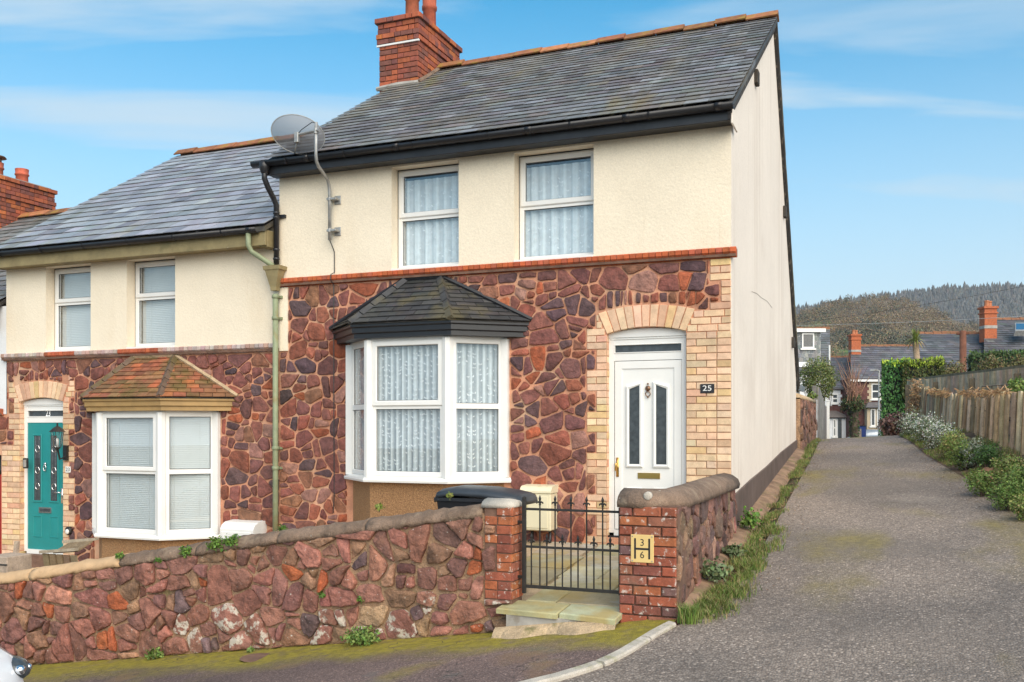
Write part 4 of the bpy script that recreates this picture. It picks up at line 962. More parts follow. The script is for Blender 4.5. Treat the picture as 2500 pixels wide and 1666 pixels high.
brick_face(lwB, Fr((0, Y0+.004, 0), (1,0,0), (0,0,1)), rows, M['brick'], rB, BUFF, proud=.012)
brick_face(lwB, Fr((DB[0], Y0, 0), (0,1,0), (0,0,1)), [(zkB(k), [(.0, .115)]) for k in range(7, 40) if zkB(k) > -.5], M['brick'], rB, BUFF, proud=.004, back=-.01)
bm = MB(); bm.box(-12.555, DB[0]-.001, Y0+.0, Y0+.03, -1.0, 1.35); bm.build('brick_bed', M['brickmortar'], lwB)
obB += arch(lwB, DB[0], DB[1], 2.0, .06, rB)
obB += [(-6.50-4.22, -4.26-4.22, -1.5, 2.1), (-6.20-4.22, -4.6-4.22, 2.06, 2.35), (-10.05, -9.2, 2.3, 2.6), (DB[0], DB[1], -1.4, 2.06)]
rubble_wall(lwB, XB+.01, XL-.005, -.95, 2.61, obB, rB, M['stone'], STONES, .058, .16, fr=Fr((0, Y0+.004, 0), (1,0,0), (0,0,1)))
GB = [(Y0+.13, -1.3), (17.6, -1.0), (17.6, 1.6), (YR, 6.6), (Y0+.13, 4.2)]
mb = MB(); mb.loft([[(x, p[0], p[1]) for p in GB] for x in (XB+.02, XB+.2)]); mb.build('party_wall', M['dark'], hB)
mb = MB(); mb.box(XB+.21, XL-.01, 17.4, 17.6, -1, 1.55); mb.build('rear_wall', M['gable'], hB)
mb = MB(); mb.box(XB+.21, XL-.01, Y0+.6, Y0+.7, -.6, 4.1); mb.build('interior_wall', M['dark'], hB)
def colB(P, k): return jit(rB, rB.choice([(.28,.295,.325)]*4+[(.235,.245,.275), (.33,.345,.38), (.265,.26,.295)]), .12, .02)
roofB = roof(hB, XB-.06, XL-.032, 5.065+DZB, 7.55+DZB, .25, .255, M['slate_b'], colB, rB, XB-.05, 17.75, 1.58)
mb = MB(); mb.cbox(XB-.05, XL-.05, YE+.045, YE+.075, 3.975, 4.185, .006); mb.build('fascia', M['olivepaint'], hB)
mb = MB(); mb.cbox(XL-.16, XL-.045, YE+.08, Y0+.1, 3.96, 4.18, .006); mb.box(XB-.05, XL-.17, YE+.076, Y0-.009, 3.99, 4.008); mb.build('soffit', M['olivepaint'], hB)
gB = gutter(hB, XB-.12, XL-.13, 5.03+DZB, YE-.015, [-12.2, -11.4, -10.6, -9.8, -9.0, -8.2], [-7.76])
pp = MB(); pp.tube([(-7.80, YE-.015, 4.13), (-7.80, YE-.015, 3.98), (-7.78, YE+.02, 3.90), (-7.60, Y0-.14, 3.76), (-7.55, Y0-.12, 3.72)], .034, 12)
pp.tube([(-7.535, Y0-.09, 3.36), (-7.535, Y0-.09, -.7)], .037, 12); gp = pp.build('green_drainpipe', M['greenpaint'], hB, True)
mb = MB(); hop = [(.13, .09, 3.72), (.125, .085, 3.67), (.105, .075, 3.66), (.045, .042, 3.44), (.042, .042, 3.40)]
mb.loft([[(-7.535+sx_*w, Y0-.10+sy_*d, z) for sx_, sy_ in ((-1,-1),(1,-1),(1,1),(-1,1))] for w, d, z in hop]); mb.build('rainwater_hopper', M['olivepaint'], gp)
for z in (3.30, 3.02, 1.32, 1.06):
    mb = MB(); mb.lathe((-7.535, Y0-.09, z), [(.038, 0), (.048, .006), (.048, .045), (.038, .05)], 12); mb.build('pipe_collar', M['greenpaint'], gp, True)
    mb = MB(); mb.box(-7.60, -7.47, Y0-.05, Y0-.004, z+.01, z+.04); mb.build('pipe_clip', M['greenpaint'], gp)
def colBayB(P, k): return jit(rB, rB.choice([(.33,.105,.045), (.28,.095,.05), (.24,.11,.05), (.20,.10,.045)]), .14, .05)
bay(hB, -4.22, DZB, M['claytile'], colBayB, .092, .165, M['tanpaint'], M['claytile'], (.13,.085,.06), rB, (-9.97, -9.26), M['sandconc'])
for i, (a, c) in enumerate(zip([(-6.36, Y0-.03), (-5.86, 10.08), (-4.89, 10.08)], [(-5.86, 10.08), (-4.89, 10.08), (-4.40, Y0-.03)])):
    w = math.hypot(c[0]-a[0], c[1]-a[1]); fr = Fr((a[0]-4.22, a[1], 0), (c[0]-a[0], c[1]-a[1], 0), (0,0,1))
    blind(fr, .02, w-.02, .24, 1.78, 0, ['venetian blind in the bay side facing the teal door', 'venetian blind in the middle light of the red tiled bay', 'venetian blind in the bay side facing the green drainpipe'][i], 'blinds in the bay')
mb = MB(); mb.box(-6.42-4.22, -4.34-4.22, Y0+.4, Y0+.42, .1, 1.9); mb.build('room_backing', M['dark'], hB)
# teal door
dfB, dfr = door_frame(hB, DB[0], DB[1], -.24, 1.69, 1.975, .045, M['darkglass'])
x0, x1 = DB[0]+.066, DB[1]-.066; xm = (x0+x1)/2
mb = MB(); add_text(mb, '23', dfr, xm+.03, 1.825, .125, -.022, .001, (.8, 1.05)); mb.build('numeral', M['net'], dfB)
mb = MB(); fbox(mb, dfr, x0, x1, -.205, 1.685, -.055, -.010); dl = mb.build('front_door', M['teal'], hB)
for s in (-1, 1):
    ax_, bx_ = xm+s*.165-.075, xm+s*.165+.075
    mb = MB(); fframe(mb, dfr, ax_-.02, bx_+.02, .50, 1.52, .028, -.012, .004, .006); mb.build('panel_moulding', M['teal'], dl)
    mb = MB(); fbox(mb, dfr, ax_+.006, bx_-.006, .526, 1.494, -.012, -.006); dp_ = mb.build('door_pane', M['darkglass'], dl)
    for z in (.74, .98, 1.30):
        mb = MB(); mb.tube([dfr(xm+s*.165+.05*math.sin(t)*.8, z+.05*math.cos(t), -.004) for t in [i*.5 for i in range(13)]], .003, 4); mb.build('lead_strip', M['chrome'], dl)
    for dx_ in (-.035, .035):
        mb = MB(); fbox(mb, dfr, xm+s*.165+dx_-.002, xm+s*.165+dx_+.002, .53, 1.49, -.0055, -.003); mb.build('lead_strip', M['chrome'], dl)
    mb = MB(); fframe(mb, dfr, ax_-.012, bx_+.012, -.02, .30, .016, -.011, .0, .006); mb.build('lower_panel', M['teal'], dl)
mb = MB(); fbox(mb, dfr, xm-.13, xm+.12, .345, .43, -.01, .004); mb.build('letter_plate', M['chrome'], dl)
mb = MB(); fbox(mb, dfr, xm-.11, xm+.10, .365, .41, .004, .007); mb.build('letter_flap', M['darkglass'], dl)
mb = MB(); mb.tube([dfr(xm+.026*math.sin(t), 1.06-.045*(1-math.cos(t)), .014) for t in [i*math.pi/5-math.pi for i in range(11)]], .007, 6); mb.lathe(dfr(xm, 1.075, 0), [(.022, .01), (.024, -.012), (.01, -.02)], 10, 'y'); mb.build('door_knocker', M['chrome'], dl, True)
mb = MB(); fbox(mb, dfr, x1-.05, x1-.02, .50, .72, -.01, .004); mb.tube([dfr(x1-.035, .66, 0), dfr(x1-.035, .66, .05), dfr(x1-.12, .66, .055)], .009, 8); mb.build('door_handle', M['chrome'], dl, True)
mb = MB(); mb.cbox(DB[0]+.005, DB[1]-.005, Y0-.02, Y0+.2, -.62, -.272, .01); mb.build('door_step', M['redmortar'], hB)
# small fittings round the teal door
lc = atY(140, 1072, Y0-.20); lw_ = atY(162, 1106, Y0-.02)
ln = thing('wall_lantern', 'black coach lantern on a bracket beside the teal door', 'lantern', (lw_.x, Y0, lw_.z-.15))
mb = MB(); fbox(mb, FACE, lw_.x-.035, lw_.x+.035, lw_.z-.11, lw_.z+.11, .0, .05); mb.tube([(lw_.x, Y0-.04, lw_.z-.06), (lw_.x-.02, Y0-.12, lw_.z-.09), (lc.x, Y0-.20, lc.z-.13)], .014, 8); mb.build('bracket', M['iron'], ln)
mb = MB(); mb.lathe((lc.x, Y0-.20, lc.z-.14), [(.02, -.02), (.03, 0), (.05, .02)], 6); mb.lathe((lc.x, Y0-.20, lc.z+.10), [(.115, 0), (.06, .055), (.035, .075), (.012, .085), (.014, .12), (.004, .13)], 6); mb.build('cap', M['iron'], ln)
mb = MB(); mb.lathe((lc.x, Y0-.20, lc.z-.12), [(.048, 0), (.085, .215)], 6, cap=False); mb.build('lamp_glass', M['glass'], ln)
for k in range(6):
    t = 2*math.pi*k/6; mb = MB(); mb.tube([(lc.x+.05*math.cos(t), Y0-.20+.05*math.sin(t), lc.z-.12), (lc.x+.087*math.cos(t), Y0-.20+.087*math.sin(t), lc.z+.10)], .005, 4); mb.build('glazing_bar', M['iron'], ln)
mb = MB(); mb.lathe((lc.x, Y0-.20, lc.z-.12), [(.018, 0), (.022, .1), (.012, .13)], 8); mb.build('bulb', M['upvc'], ln, True)
k_ = atY(66, 1131, Y0-.02); ks = MB(); ks.cbox(k_.x-.055, k_.x+.03, Y0-.055, Y0-.010, k_.z-.08, k_.z+.075, .01); kk = ks.build('key_safe', M['iron'], None, label='small black key safe on the brick beside the teal door', cat='key safe')
mb = MB(); mb.cbox(k_.x-.03, k_.x+.024, Y0-.064, Y0-.054, k_.z-.06, k_.z+.05, .004); mb.build('keypad', M['concrete'], kk)
n_ = atY(166, 1147, Y0-.02); mb = MB(); mb.cbox(n_.x-.05, n_.x+.05, Y0-.024, Y0-.0085, n_.z-.045, n_.z+.045, .003); nt_ = mb.build('number_tile', M['upvc'], None, label='small white ceramic tile numbered 23 on the brick jamb', cat='number tile')
mb = MB((.02,.03,.12)); add_text(mb, '23', Fr((n_.x, Y0-.024, n_.z), (1,0,0), (0,0,1)), 0, 0, .075, .001, .001, (1.1, 1)); mb.build('numeral', M['iron'], nt_)
b_ = atY(169, 1296, Y0-.02); mb = MB(); mb.lathe((b_.x, Y0-.008, b_.z), [(.062, 0), (.062, -.035), (.045, -.05)], 14, 'y'); bl = mb.build('outside_light', M['iron'], None, True, label='small round black and white outside light low beside the teal door', cat='light fitting')
mb = MB(); mb.lathe((b_.x, Y0-.052, b_.z-.01), [(.04, 0), (.035, -.012), (.01, -.016)], 12, 'y'); mb.build('diffuser', M['upvc'], bl, True)
wb = thing('meter_box', 'white curved meter box on the wall next to the green drainpipe', 'meter box', (-8.0, Y0-.2, -.1))
mb = MB(); mb.loft([[(x, y, z) for (y, z) in ((Y0+.003, -.15), (Y0-.28, -.15), (Y0-.285, .28), (Y0-.25, .335), (Y0-.18, .37), (Y0+.003, .385))] for x in (-8.27, -7.74)]); mb.build('case', M['whitebox'], wb)
mb = MB(); mb.cbox(-8.25, -7.78, Y0-.292, Y0-.283, -.12, .25, .004); mb.build('box_door', M['whitebox'], wb)
# ------------------------------------------------------------------ the third house, only its edge is in view
hC = thing('terrace_house', 'white rendered terrace house beyond the teal door with a brick chimney', 'house', (-14.6, Y0, -1.2))
rC = random.Random(37); XCc = -16.95
M['whitewash'] = material('white masonry paint', (.72, .73, .74), .9, .05, 2, .4, 30, .01, layers=[((.5,.48,.46), 2, .56, .74, .4, (1,1,.2))])
panel('upper_wall', M['whitewash'], hC, XCc, XB-.002, 1.82, 3.45, [], Y0-.004, .1)
lwC = panel('lower_wall', M['mortar'], hC, XCc, XB-.002, -2.3, 1.82, [(-13.42, -12.58, -1.15, 1.2)], Y0+.006, .12)
rubble_wall(lwC, -15.5, XB-.004, -.2, 1.78, [(-13.6, -12.2, -1.5, 1.36)], rC, M['stone'], STONES, .06, .16, fr=Fr((0, Y0+.006, 0), (1,0,0), (0,0,1)))
string_course(hC, -14.6, XB-.06, 1.90, lambda i, n: (.40,.11,.055), rC)
mb = MB(); fbox(mb, Fr((0, Y0+.09, 0), (1,0,0), (0,0,1)), -13.40, -12.60, -1.1, .9, -.03, 0, (.36,.012,.010)); dC = mb.build('front_door', material('red gloss door', (.36,.012,.010), .4, .05, 3, 0), hC)
mb = MB(); fbox(mb, Fr((0, Y0+.09, 0), (1,0,0), (0,0,1)), -13.3, -12.7, .95, 1.15, -.03, 0); mb.build('transom_pane', M['darkglass'], dC)
def colC(P, k): return jit(rC, rC.choice([(.145,.143,.145), (.18,.18,.182), (.16,.148,.135)]), .12, .03)
roofC = roof(hC, XCc, XB-.065, 5.065+2*DZB, 7.55+2*DZB, .22, .27, M['slate'], colC, rC, XCc+.3, 17.75, .74)
mb = MB(); mb.cbox(XCc, XB-.07, YE+.045, YE+.075, 3.15, 3.345, .006); mb.build('fascia', M['blackpaint'], hC)
gutter(hC, XCc, XB-.02, 5.03+2*DZB, YE-.015, [-14, -13], [-12.6])
chimney(hC, -17.24, -16.47, 13.5, 15.04, 4.4, 6.62, [(-16.85, 13.95, .125, .34, 1), (-16.85, 14.55, .125, .36, 0)], rC, cream=False)
mb = MB(); mb.loft([[(x, p[0], p[1]) for p in [(Y0+.14, -2.2), (17.6, -2), (17.6, .7), (YR, 5.7), (Y0+.14, 3.3)]] for x in (XCc, XCc+.2)]); mb.build('side_wall', M['whitewash'], hC)
mb = MB(); mb.box(XCc+.21, XB-.01, 17.4, 17.6, -2, .7); mb.build('rear_wall', M['whitewash'], hC)
# ------------------------------------------------------------------ front boundary
YW = 7.5; rW = random.Random(71)
GA = lambda X, Y: .10 + .07*(Y-7.4)                       # sloping front yard of the end house
# yards
mb = MB(); ys = lin(7.72, Y0, 6)
mb.add([(x, y, GA(x, y)-.03) for y in ys for x in (-7.45, -1.85)], [(2*i, 2*i+1, 2*i+3, 2*i+2) for i in range(5)]); mb.build('front_yard', M['sandconc'], None, kind='structure', recenter=False)
mb = MB(); mb.add([(-16, 7.72, -.60), (-7.46, 7.72, -.52), (-7.46, Y0, -.42), (-16, Y0, -.50)], [(0,1,2,3)]); mb.build('lower_front_yard', M['sandconc'], None, kind='structure', recenter=False)
fp = thing('flagstone_path', 'mossy buff flagstone path from the iron gate up to the white door', 'path', (-2.56, 8.9, .1))
cx = [(7.30, 7.66, [-3.12, -2.56, -2.06]), (7.675, 8.10, [-2.98, -2.70, -1.98]), (8.115, 8.62, [-2.98, -2.35, -1.86]), (8.635, 9.15, [-3.02, -2.62, -1.86]), (9.165, 9.70, [-3.04, -2.42, -1.86]), (9.715, 10.30, [-3.08, -2.60, -1.86])]
for (a, b, xs) in cx:
    for p, q in zip(xs, xs[1:]):
        mb = MB(); zf = lambda x, y: GA(x, y)+rW.gauss(0, .001)
        P = [(p+.006, a+.006), (q-.006, a+.006), (q-.006, b-.006), (p+.006, b-.006)]
        if a < 7.4: P[0] = (p+.006, a+.05); P[1] = (q-.006, a-.02 if q > -2.1 else a+.015)
        n = 4; vs = [(x, y, GA(x, y)-.042) for x, y in P]+[(x, y, GA(x, y)-.006) for x, y in P]+[(x+(.008 if x < (p+q)/2 else -.008), y+(.008 if y < (a+b)/2 else -.008), GA(x, y)+.004) for x, y in P]
        mb.add(vs, [(r*4+i, r*4+(i+1) % 4, (r+1)*4+(i+1) % 4, (r+1)*4+i) for r in (0, 1) for i in range(4)]+[(8,9,10,11)], jit(rW, (.40,.35,.22), .12, .05)); mb.build('flagstone', M['flag'], fp)
for (a, b, p, q) in ((9.0, 9.6, -3.62, -3.06), (8.3, 8.96, -3.66, -3.03), (9.62, 10.3, -3.66, -3.12)):
    mb = MB(jit(rW, (.36,.31,.21), .1)); z = GA(0, (a+b)/2); mb.add([(x, y, GA(x, y)+h) for h in (-.05, .0) for x, y in ((p,a),(q,a),(q,b),(p,b))], [(0,1,5,4),(1,2,6,5),(2,3,7,6),(3,0,4,7),(4,5,6,7)]); mb.build('flagstone', M['flag'], fp)
mb = MB(); mb.box(-3.02, -2.098, 7.345, 7.62, -.3, GA(0, 7.4)-.044); mb.build('step_riser', M['concrete'], fp)
mb = MB(); vs = []; xs = lin(-3.12, -2.06, 12)              # sandy fillet at the foot of the step
for i, x in enumerate(xs):
    z = gz(x, 7.3); w = .08+.12*math.sin(i*.6)**2; vs += [(x, 7.345, z+.075), (x, 7.345-w*.5, z+.05), (x, 7.345-w, z+.0)]
mb.add(vs, [(i*3+k, i*3+k+1, i*3+k+4, i*3+k+3) for i in range(11) for k in range(2)]); mb.build('step_fillet', M['sandconc'], fp)

# the rubble wall
bw = thing('boundary_wall', 'low sloping red rubble wall with rounded coping along the pavement', 'wall', (-6, YW+.1, -.6))
def top(x):
    pts = [(-11, -.41), (-9, -.07), (-5.78, .476), (-3.28, .858), (-2.9, .915)]
    for (a, b), (c, d) in zip(pts, pts[1:]):
        if a <= x <= c: return b+(d-b)*(x-a)/(c-a)
    return pts[-1][1] if x > -3 else pts[0][1]
mb = MB(); xs = lin(-11, -3.29, 24)+[-3.035]; rings = []
for x in xs:
    zb = min(gz(x, YW), gz(x, 7.3))-.25; rings.append([(x, YW, zb), (x, YW+.24, zb), (x, YW+.24, top(x)+.02 if x < -3.1 else .079), (x, YW, top(x)+.02 if x < -3.1 else .079)])
mb.loft(rings); core = mb.build('wall_core', M['mortar_wall'], bw)
WF = Fr((0, YW, 0), (1,0,0), (0,0,1))
WPAL = [(.265,.115,.085)]*6 + [(.205,.094,.076)]*3 + [(.31,.135,.095)]*3 + [(.34,.095,.038)] + [(.27,.15,.09)]*3 + [(.145,.088,.085)]
pil = [(-3.29, -2.9, .105, 1.2)]; rowsL = []
for k in range(11):
    z = .935-(k+1)*.079
    if z < .10: break
    a = -3.28 if k in (1, 3, 7, 8, 9) else -3.17
    rowsL.append((z, [(a, -3.16), (-3.16, -3.03)] if (a < -3.2 and k != 7) else [(a, -3.03)]))
pil = [(s[0][0]-.01, -2.9, z, z+.079) for z, s in rowsL]
reg = [(-10.9, gz(-10.9, YW)+.0), (-3.035, gz(-3.035, YW)+.0), (-3.035, .90), (-5.78, .470), (-9, -.075), (-10.9, -.40)]
cells = rubble(reg, .08, .22, 1.15, rW, 7000)
cells = [q for P in split_cells(cells, rW, .014, .125, 1.15, .32, 1.5) for q in cut_multi(P, pil)]
cells = [q for q in (inset(P, rW.uniform(.005, .017)) for P in cells if area(P) > .001) if len(q) > 2 and area(q) > .0006]
cells.sort(key=lambda q: -area(q)); rest = MB()
for i, P in enumerate(cells):
    c = cen(P); zg = gz(c[0], YW); white = i < 300 and c[0] > -6.6 and c[1]-zg < .36 and rW.random() < .42
    mb = MB() if i < 300 else rest; stone(mb, P, WF, rW, -.03, rW.uniform(.014, .052), jit(rW, WPAL[0] if white else rW.choice(WPAL), .15, .04), .015)
    if mb is not rest: mb.build('stone', M['whitestone'] if white else M['wallstone'], bw)
if rest.v: rest.build('small_stones', M['wallstone'], bw, kind='stuff')
brick_face(core, WF, rowsL, M['pillarbrick'], rW, [(.30,.085,.045), (.36,.11,.045), (.24,.072,.045)], proud=.016, back=-.03)
brick_face(core, Fr((-3.03, YW, 0), (0,1,0), (0,0,1)), [(z, [(-.012, .11), (.11, .235)] if i % 2 else [(-.012, .235)]) for i, (z, s) in enumerate(rowsL)], M['pillarbrick'], rW, [(.33,.10,.045), (.37,.12,.045), (.26,.078,.045)], proud=.010, back=-.03)
mb = MB(); mb.box(-3.282, -3.032, YW-.004, YW+.236, .08, .945); mb.build('pillar_core', M['redmortar'], core)
def cprof(w, h): return [(-w*.5, -.012), (-w*.52, h*.22), (-w*.44, h*.58), (-w*.27, h*.87), (0, h), (w*.27, h*.87), (w*.44, h*.58), (w*.52, h*.22), (w*.5, -.012)]
seg = [-11, -9.8, -8.55, -7.31, -6.35, -5.4, -4.45, -3.30]
for a, b in zip(seg, seg[1:]):
    mb = MB(); n = 22; path = []; pr = cprof(.275, .105); rings = []
    for i in range(n+1):
        x = a+.004+(b-a-.008)*i/n; z = top(x)-.002
        rings.append([(x, YW+.105+p[0]+rW.gauss(0, .005), z+p[1]+rW.gauss(0, .005)+.012*mnoise.noise(Vector((x*4, p[0]*9, 3)))) for p in pr])
    mb.loft(rings); mb.build('coping', M['coping_cream'] if b < -7.2 else M['coping'], bw, True)
mb = MB(); rings = [[(x, YW+.115+p[0]*k, .935+p[1]*k2) for p in cprof(.265, .065)] for x, k, k2 in ((-3.305, 1, 1), (-3.1, 1.02, .97), (-3.03, .9, .8), (-3.01, .6, .4))]
mb.loft(rings); mb.build('pillar_cap', M['kerb'], core, True)

# brick gate pillar and the wall running back beside the alley
gpw = thing('gate_pillar_wall', 'red brick gate pillar with a rough rendered wall running back along the alley', 'wall', (-1.85, YW+.2, .0))
mb = MB(); mb.box(-1.86, -1.63, YW+.47, Y0-.03, -.1, .97); mb.build('wall_core', M['mortar_wall'], gpw)
mb = MB(); mb.box(-2.09, -1.615, YW+.012, YW+.46, -.15, .98); gc = mb.build('pillar_core', M['redmortar'], gpw)
rowsR = []
pat = [[(-2.095,-1.98),(-1.98,-1.745),(-1.745,-1.62)], [(-2.095,-1.86),(-1.86,-1.62)]]
for k in range(12):
    z = .975-(k+1)*.0795; rowsR.append((z, pat[k % 2] if k not in (4, 9) else [(-2.095,-1.96),(-1.96,-1.85),(-1.85,-1.62)]))
brick_face(gc, WF, rowsR, M['pillarbrick'], rW, [(.30,.085,.045)]*3+[(.35,.115,.045), (.22,.072,.05), (.17,.082,.075), (.27,.10,.06)], h=.0795, proud=.014, back=-.03, ch=.009)
SF = Fr((-1.63, YW, 0), (0,1,0), (0,0,1))
SP = [(.20,.115,.085), (.16,.085,.070), (.24,.15,.10), (.13,.075,.065), (.26,.13,.095)]
for P in rubble([(.0, .06), (2.96, .06), (2.96, .972), (.0, .972)], .06, .15, .9, rW, 3000):
    P = inset(P, rW.uniform(.006, .014))
    if len(P) < 3 or area(P) < .002: continue
    c = cen(P)
    mb = MB(); stone(mb, P, SF, rW, -.03, rW.uniform(.008, .03), jit(rW, rW.choice(SP), .2, .05), .012); mb.build('stone', M['wallstone'], gpw)
path = [(-2.105, YW+.19), (-1.92, YW+.19), (-1.80, YW+.215), (-1.755, YW+.30), (-1.74, YW+.45), (-1.74, YW+1.2), (-1.74, YW+2.1), (-1.74, Y0-.04)]
mb = MB(); rings = []
for i, (x, y) in enumerate(path):
    a, b = path[max(i-1, 0)], path[min(i+1, len(path)-1)]; d = Vector((b[0]-a[0], b[1]-a[1], 0)).normalized(); s_ = Vector((d.y, -d.x, 0)); w = .42 if i < 2 else (.38 if i < 4 else .33)
    hh = .135 if i < 6 else .15
    rings.append([Vector((x, y, .972))+s_*(p[0]+rW.gauss(0, .003))+Vector((0, 0, p[1]+rW.gauss(0, .003))) for p in cprof(w, hh)])
mb.loft(rings); cp = mb.build('coping', M['coping'], gpw, True)
mb = MB(); q = atY(1583, 1211, YW+.03); mb.lathe((q.x, YW+.005, q.z), [(.036, .03), (.034, -.006), (.024, -.010), (.006, -.012)], 14, 'y'); mb.build('lichen_patch', M['kerb'], cp, True)
# hydrant plate
hp = atY(1568, 1340, YW-.02); mb = MB(); mb.cbox(hp.x-.094, hp.x+.094, YW-.024, YW-.014, hp.z-.112, hp.z+.112, .003)
hs = mb.build('hydrant_sign', material('yellow enamel', (.70,.50,.20), .4, .05, 5, 0), None, label='yellow fire hydrant plate with a black H, 3 above 6, on the brick pillar', cat='sign')
fr = Fr((hp.x, YW-.024, hp.z), (1,0,0), (0,0,1)); mb = MB()
for s in (-1, 1): fbox(mb, fr, s*.058-.0075, s*.058+.0075, -.082, .082, 0, .0012)
fbox(mb, fr, -.051, .051, -.010, .006, 0, .0012); add_text(mb, '3', fr, 0, .047, .078, .0006, .0006); add_text(mb, '6', fr, 0, -.052, .078, .0006, .0006); mb.build('lettering', M['black'], hs)
for sx_ in (-1, 1):
    for sz_ in (-1, 1): mb = MB(); mb.lathe((hp.x+sx_*.08, YW-.024, hp.z+sz_*.098), [(.006, 0), (.005, -.003), (.001, -.004)], 8, 'y'); mb.build('screw', M['galv'], hs)

# wrought iron gate
gt = thing('iron_gate', 'black wrought iron garden gate with fleur finials between the brick pillars', 'gate', (-2.55, 7.62, .2))
def finial(mb, x, y, z):
    mb.lathe((x, y, z), [(.007, 0), (.012, .012), (.007, .02), (.009, .045), (.013, .06), (.001, .092)], 6)
    for s in (-1, 1): mb.tube([(x, y, z+.018), (x+s*.016, y, z+.032), (x+s*.026, y, z+.026), (x+s*.029, y, z+.014)], [.007, .008, .008, .003], 5)
gx = lambda zx: atY(1150+zx*.2975, 1350, 7.62).x
for (z, h) in ((.913, .010), (.592, .010), (.252, .014)):
    mb = MB(); mb.cbox(-2.965, -2.125, 7.612, 7.628, z-h, z+h, .002); mb.build('rail', M['iron'], gt)
for zx in (565, 690, 820, 948, 1080):
    mb = MB(); x = gx(zx); mb.tube([(x, 7.62, .25), (x, 7.62, .955)], .0068, 6); finial(mb, x, 7.62, .945); mb.build('bar', M['iron'], gt)
for zx in (495, 622, 750, 878, 1008, 1142):
    mb = MB(); x = gx(zx); mb.tube([(x, 7.62, .25), (x, 7.62, .63)], .0068, 6); finial(mb, x, 7.62, .618); mb.build('bar', M['iron'], gt)
mb = MB(); mb.cbox(-2.982, -2.95, 7.604, 7.636, .19, 1.0, .003); mb.lathe((-2.966, 7.62, 1.0), [(.018, 0), (.018, .012), (.006, .02)], 8); mb.build('hinge_stile', M['iron'], gt)
mb = MB(); mb.cbox(-2.13, -2.108, 7.608, 7.632, .23, .95, .003); mb.build('latch_stile', M['iron'], gt)
for z in (.80, .33):
    mb = MB(); mb.cbox(-3.03, -2.96, 7.612, 7.63, z-.012, z+.012, .002); mb.build('hinge', M['iron'], gt)
# wheelie bin
wb2 = thing('wheelie_bin', 'dark grey wheelie bin behind the stone wall by the gate', 'bin', (-3.6, 8.4, .17))
zb = GA(0, 8.4)-.02; bh = .885
mb = MB(); mb.loft([[(-3.72+sx_*w, 8.42+sy_*d, z) for sx_, sy_ in ((-1,-1),(1,-1),(1,1),(-1,1))] for w, d, z in ((.25, .22, zb+.06), (.34, .28, zb+.86*bh), (.36, .30, zb+.865*bh), (.36, .30, zb+.90*bh))]); mb.build('bin_body', M['black'], wb2)
mb = MB(); rings = []
for (x, w, h) in ((-4.10, .26, .89), (-4.06, .30, .945), (-3.9, .305, .975), (-3.6, .305, .965), (-3.38, .30, .935), (-3.26, .28, .91), (-3.235, .26, .875)):
    rings.append([(x, 8.42+w*a, zb+h*bh+.055*b) for a, b in ((-1, -.75), (-.92, .15), (-.5, .62), (0, .75), (.5, .62), (.92, .15), (1, -.75))])
mb.loft(rings, True, True, True); mb.build('lid', material('bin lid plastic', (.035,.042,.052), .42, .15, 4, 0), wb2, True)
mb = MB(); mb.tube([(-4.0, 8.2, zb+.92*bh), (-4.07, 8.2, zb+.94*bh), (-4.07, 8.64, zb+.94*bh), (-4.0, 8.64, zb+.92*bh)], .016, 8); mb.build('handle', M['black'], wb2, True)
for y in (8.15, 8.69):
    mb = MB(); mb.lathe((-3.84, y-.025, zb+.10), [(.10, 0), (.10, .05)], 16, 'y'); mb.build('wheel', M['black'], wb2, True)
# wooden planter and boards in the lower front yard
pt = thing('wooden_planter', 'tilted weathered wooden planter of slats behind the wall by the teal door', 'planter', (-9.5, 8.6, -.5))
o = atY(95, 1352, 8.5); e = atY(182, 1350, 8.5)
for i, (dz, dy) in enumerate(((0, 0), (.10, .25))):
    mb = MB((.36,.30,.22)); mb.add([(o.x+.1*i, 8.5+dy, o.z+dz), (e.x+.06*i, 8.5+dy, e.z+dz+.02), (e.x+.06*i, 8.56+dy, e.z+dz+.02), (o.x+.1*i, 8.56+dy, o.z+dz), (o.x+.1*i, 8.5+dy, o.z+dz+.035), (e.x+.06*i, 8.5+dy, e.z+dz+.05), (e.x+.06*i, 8.56+dy, e.z+dz+.05), (o.x+.1*i, 8.56+dy, o.z+dz+.035)],
        [(0,3,2,1),(4,5,6,7),(0,1,5,4),(1,2,6,5),(2,3,7,6),(3,0,4,7)]); mb.build('rail', M['timber'], pt)
for i in range(5):
    x = o.x+.03+(e.x-o.x-.12)*i/4; mb = MB(jit(rW, (.22,.15,.085), .2)); mb.add([(x+.10*k+d, 8.52+.02*k, -.5+(o.z+.5)*(1-k)) for k in (0, 1) for d in (0, .085)]+[(x+.10*k+d, 8.545+.02*k, -.5+(o.z+.5)*(1-k)) for k in (0, 1) for d in (0, .085)], [(0,1,3,2),(4,6,7,5),(0,2,6,4),(1,5,7,3),(0,4,5,1),(2,3,7,6)]); mb.build('slat', M['timber'], pt)
mb = MB((.20,.14,.08)); mb.add([(o.x+.15, 8.57, o.z+.02), (e.x-.02, 8.57, e.z+.02), (e.x+.02, 8.76, e.z+.12), (o.x+.22, 8.76, o.z+.12), (o.x+.15, 8.57, o.z+.0), (e.x-.02, 8.57, e.z), (e.x+.02, 8.76, e.z+.10), (o.x+.22, 8.76, o.z+.10)], [(0,1,2,3),(7,6,5,4),(0,4,5,1),(1,5,6,2),(2,6,7,3),(3,7,4,0)]); mb.build('top_board', M['timber'], pt)
w0 = atY(14, 1396, 8.2); w1 = atY(35, 1322, 8.5)
mb = MB((.36,.27,.20)); d = Vector((.05, 0, .02)); 
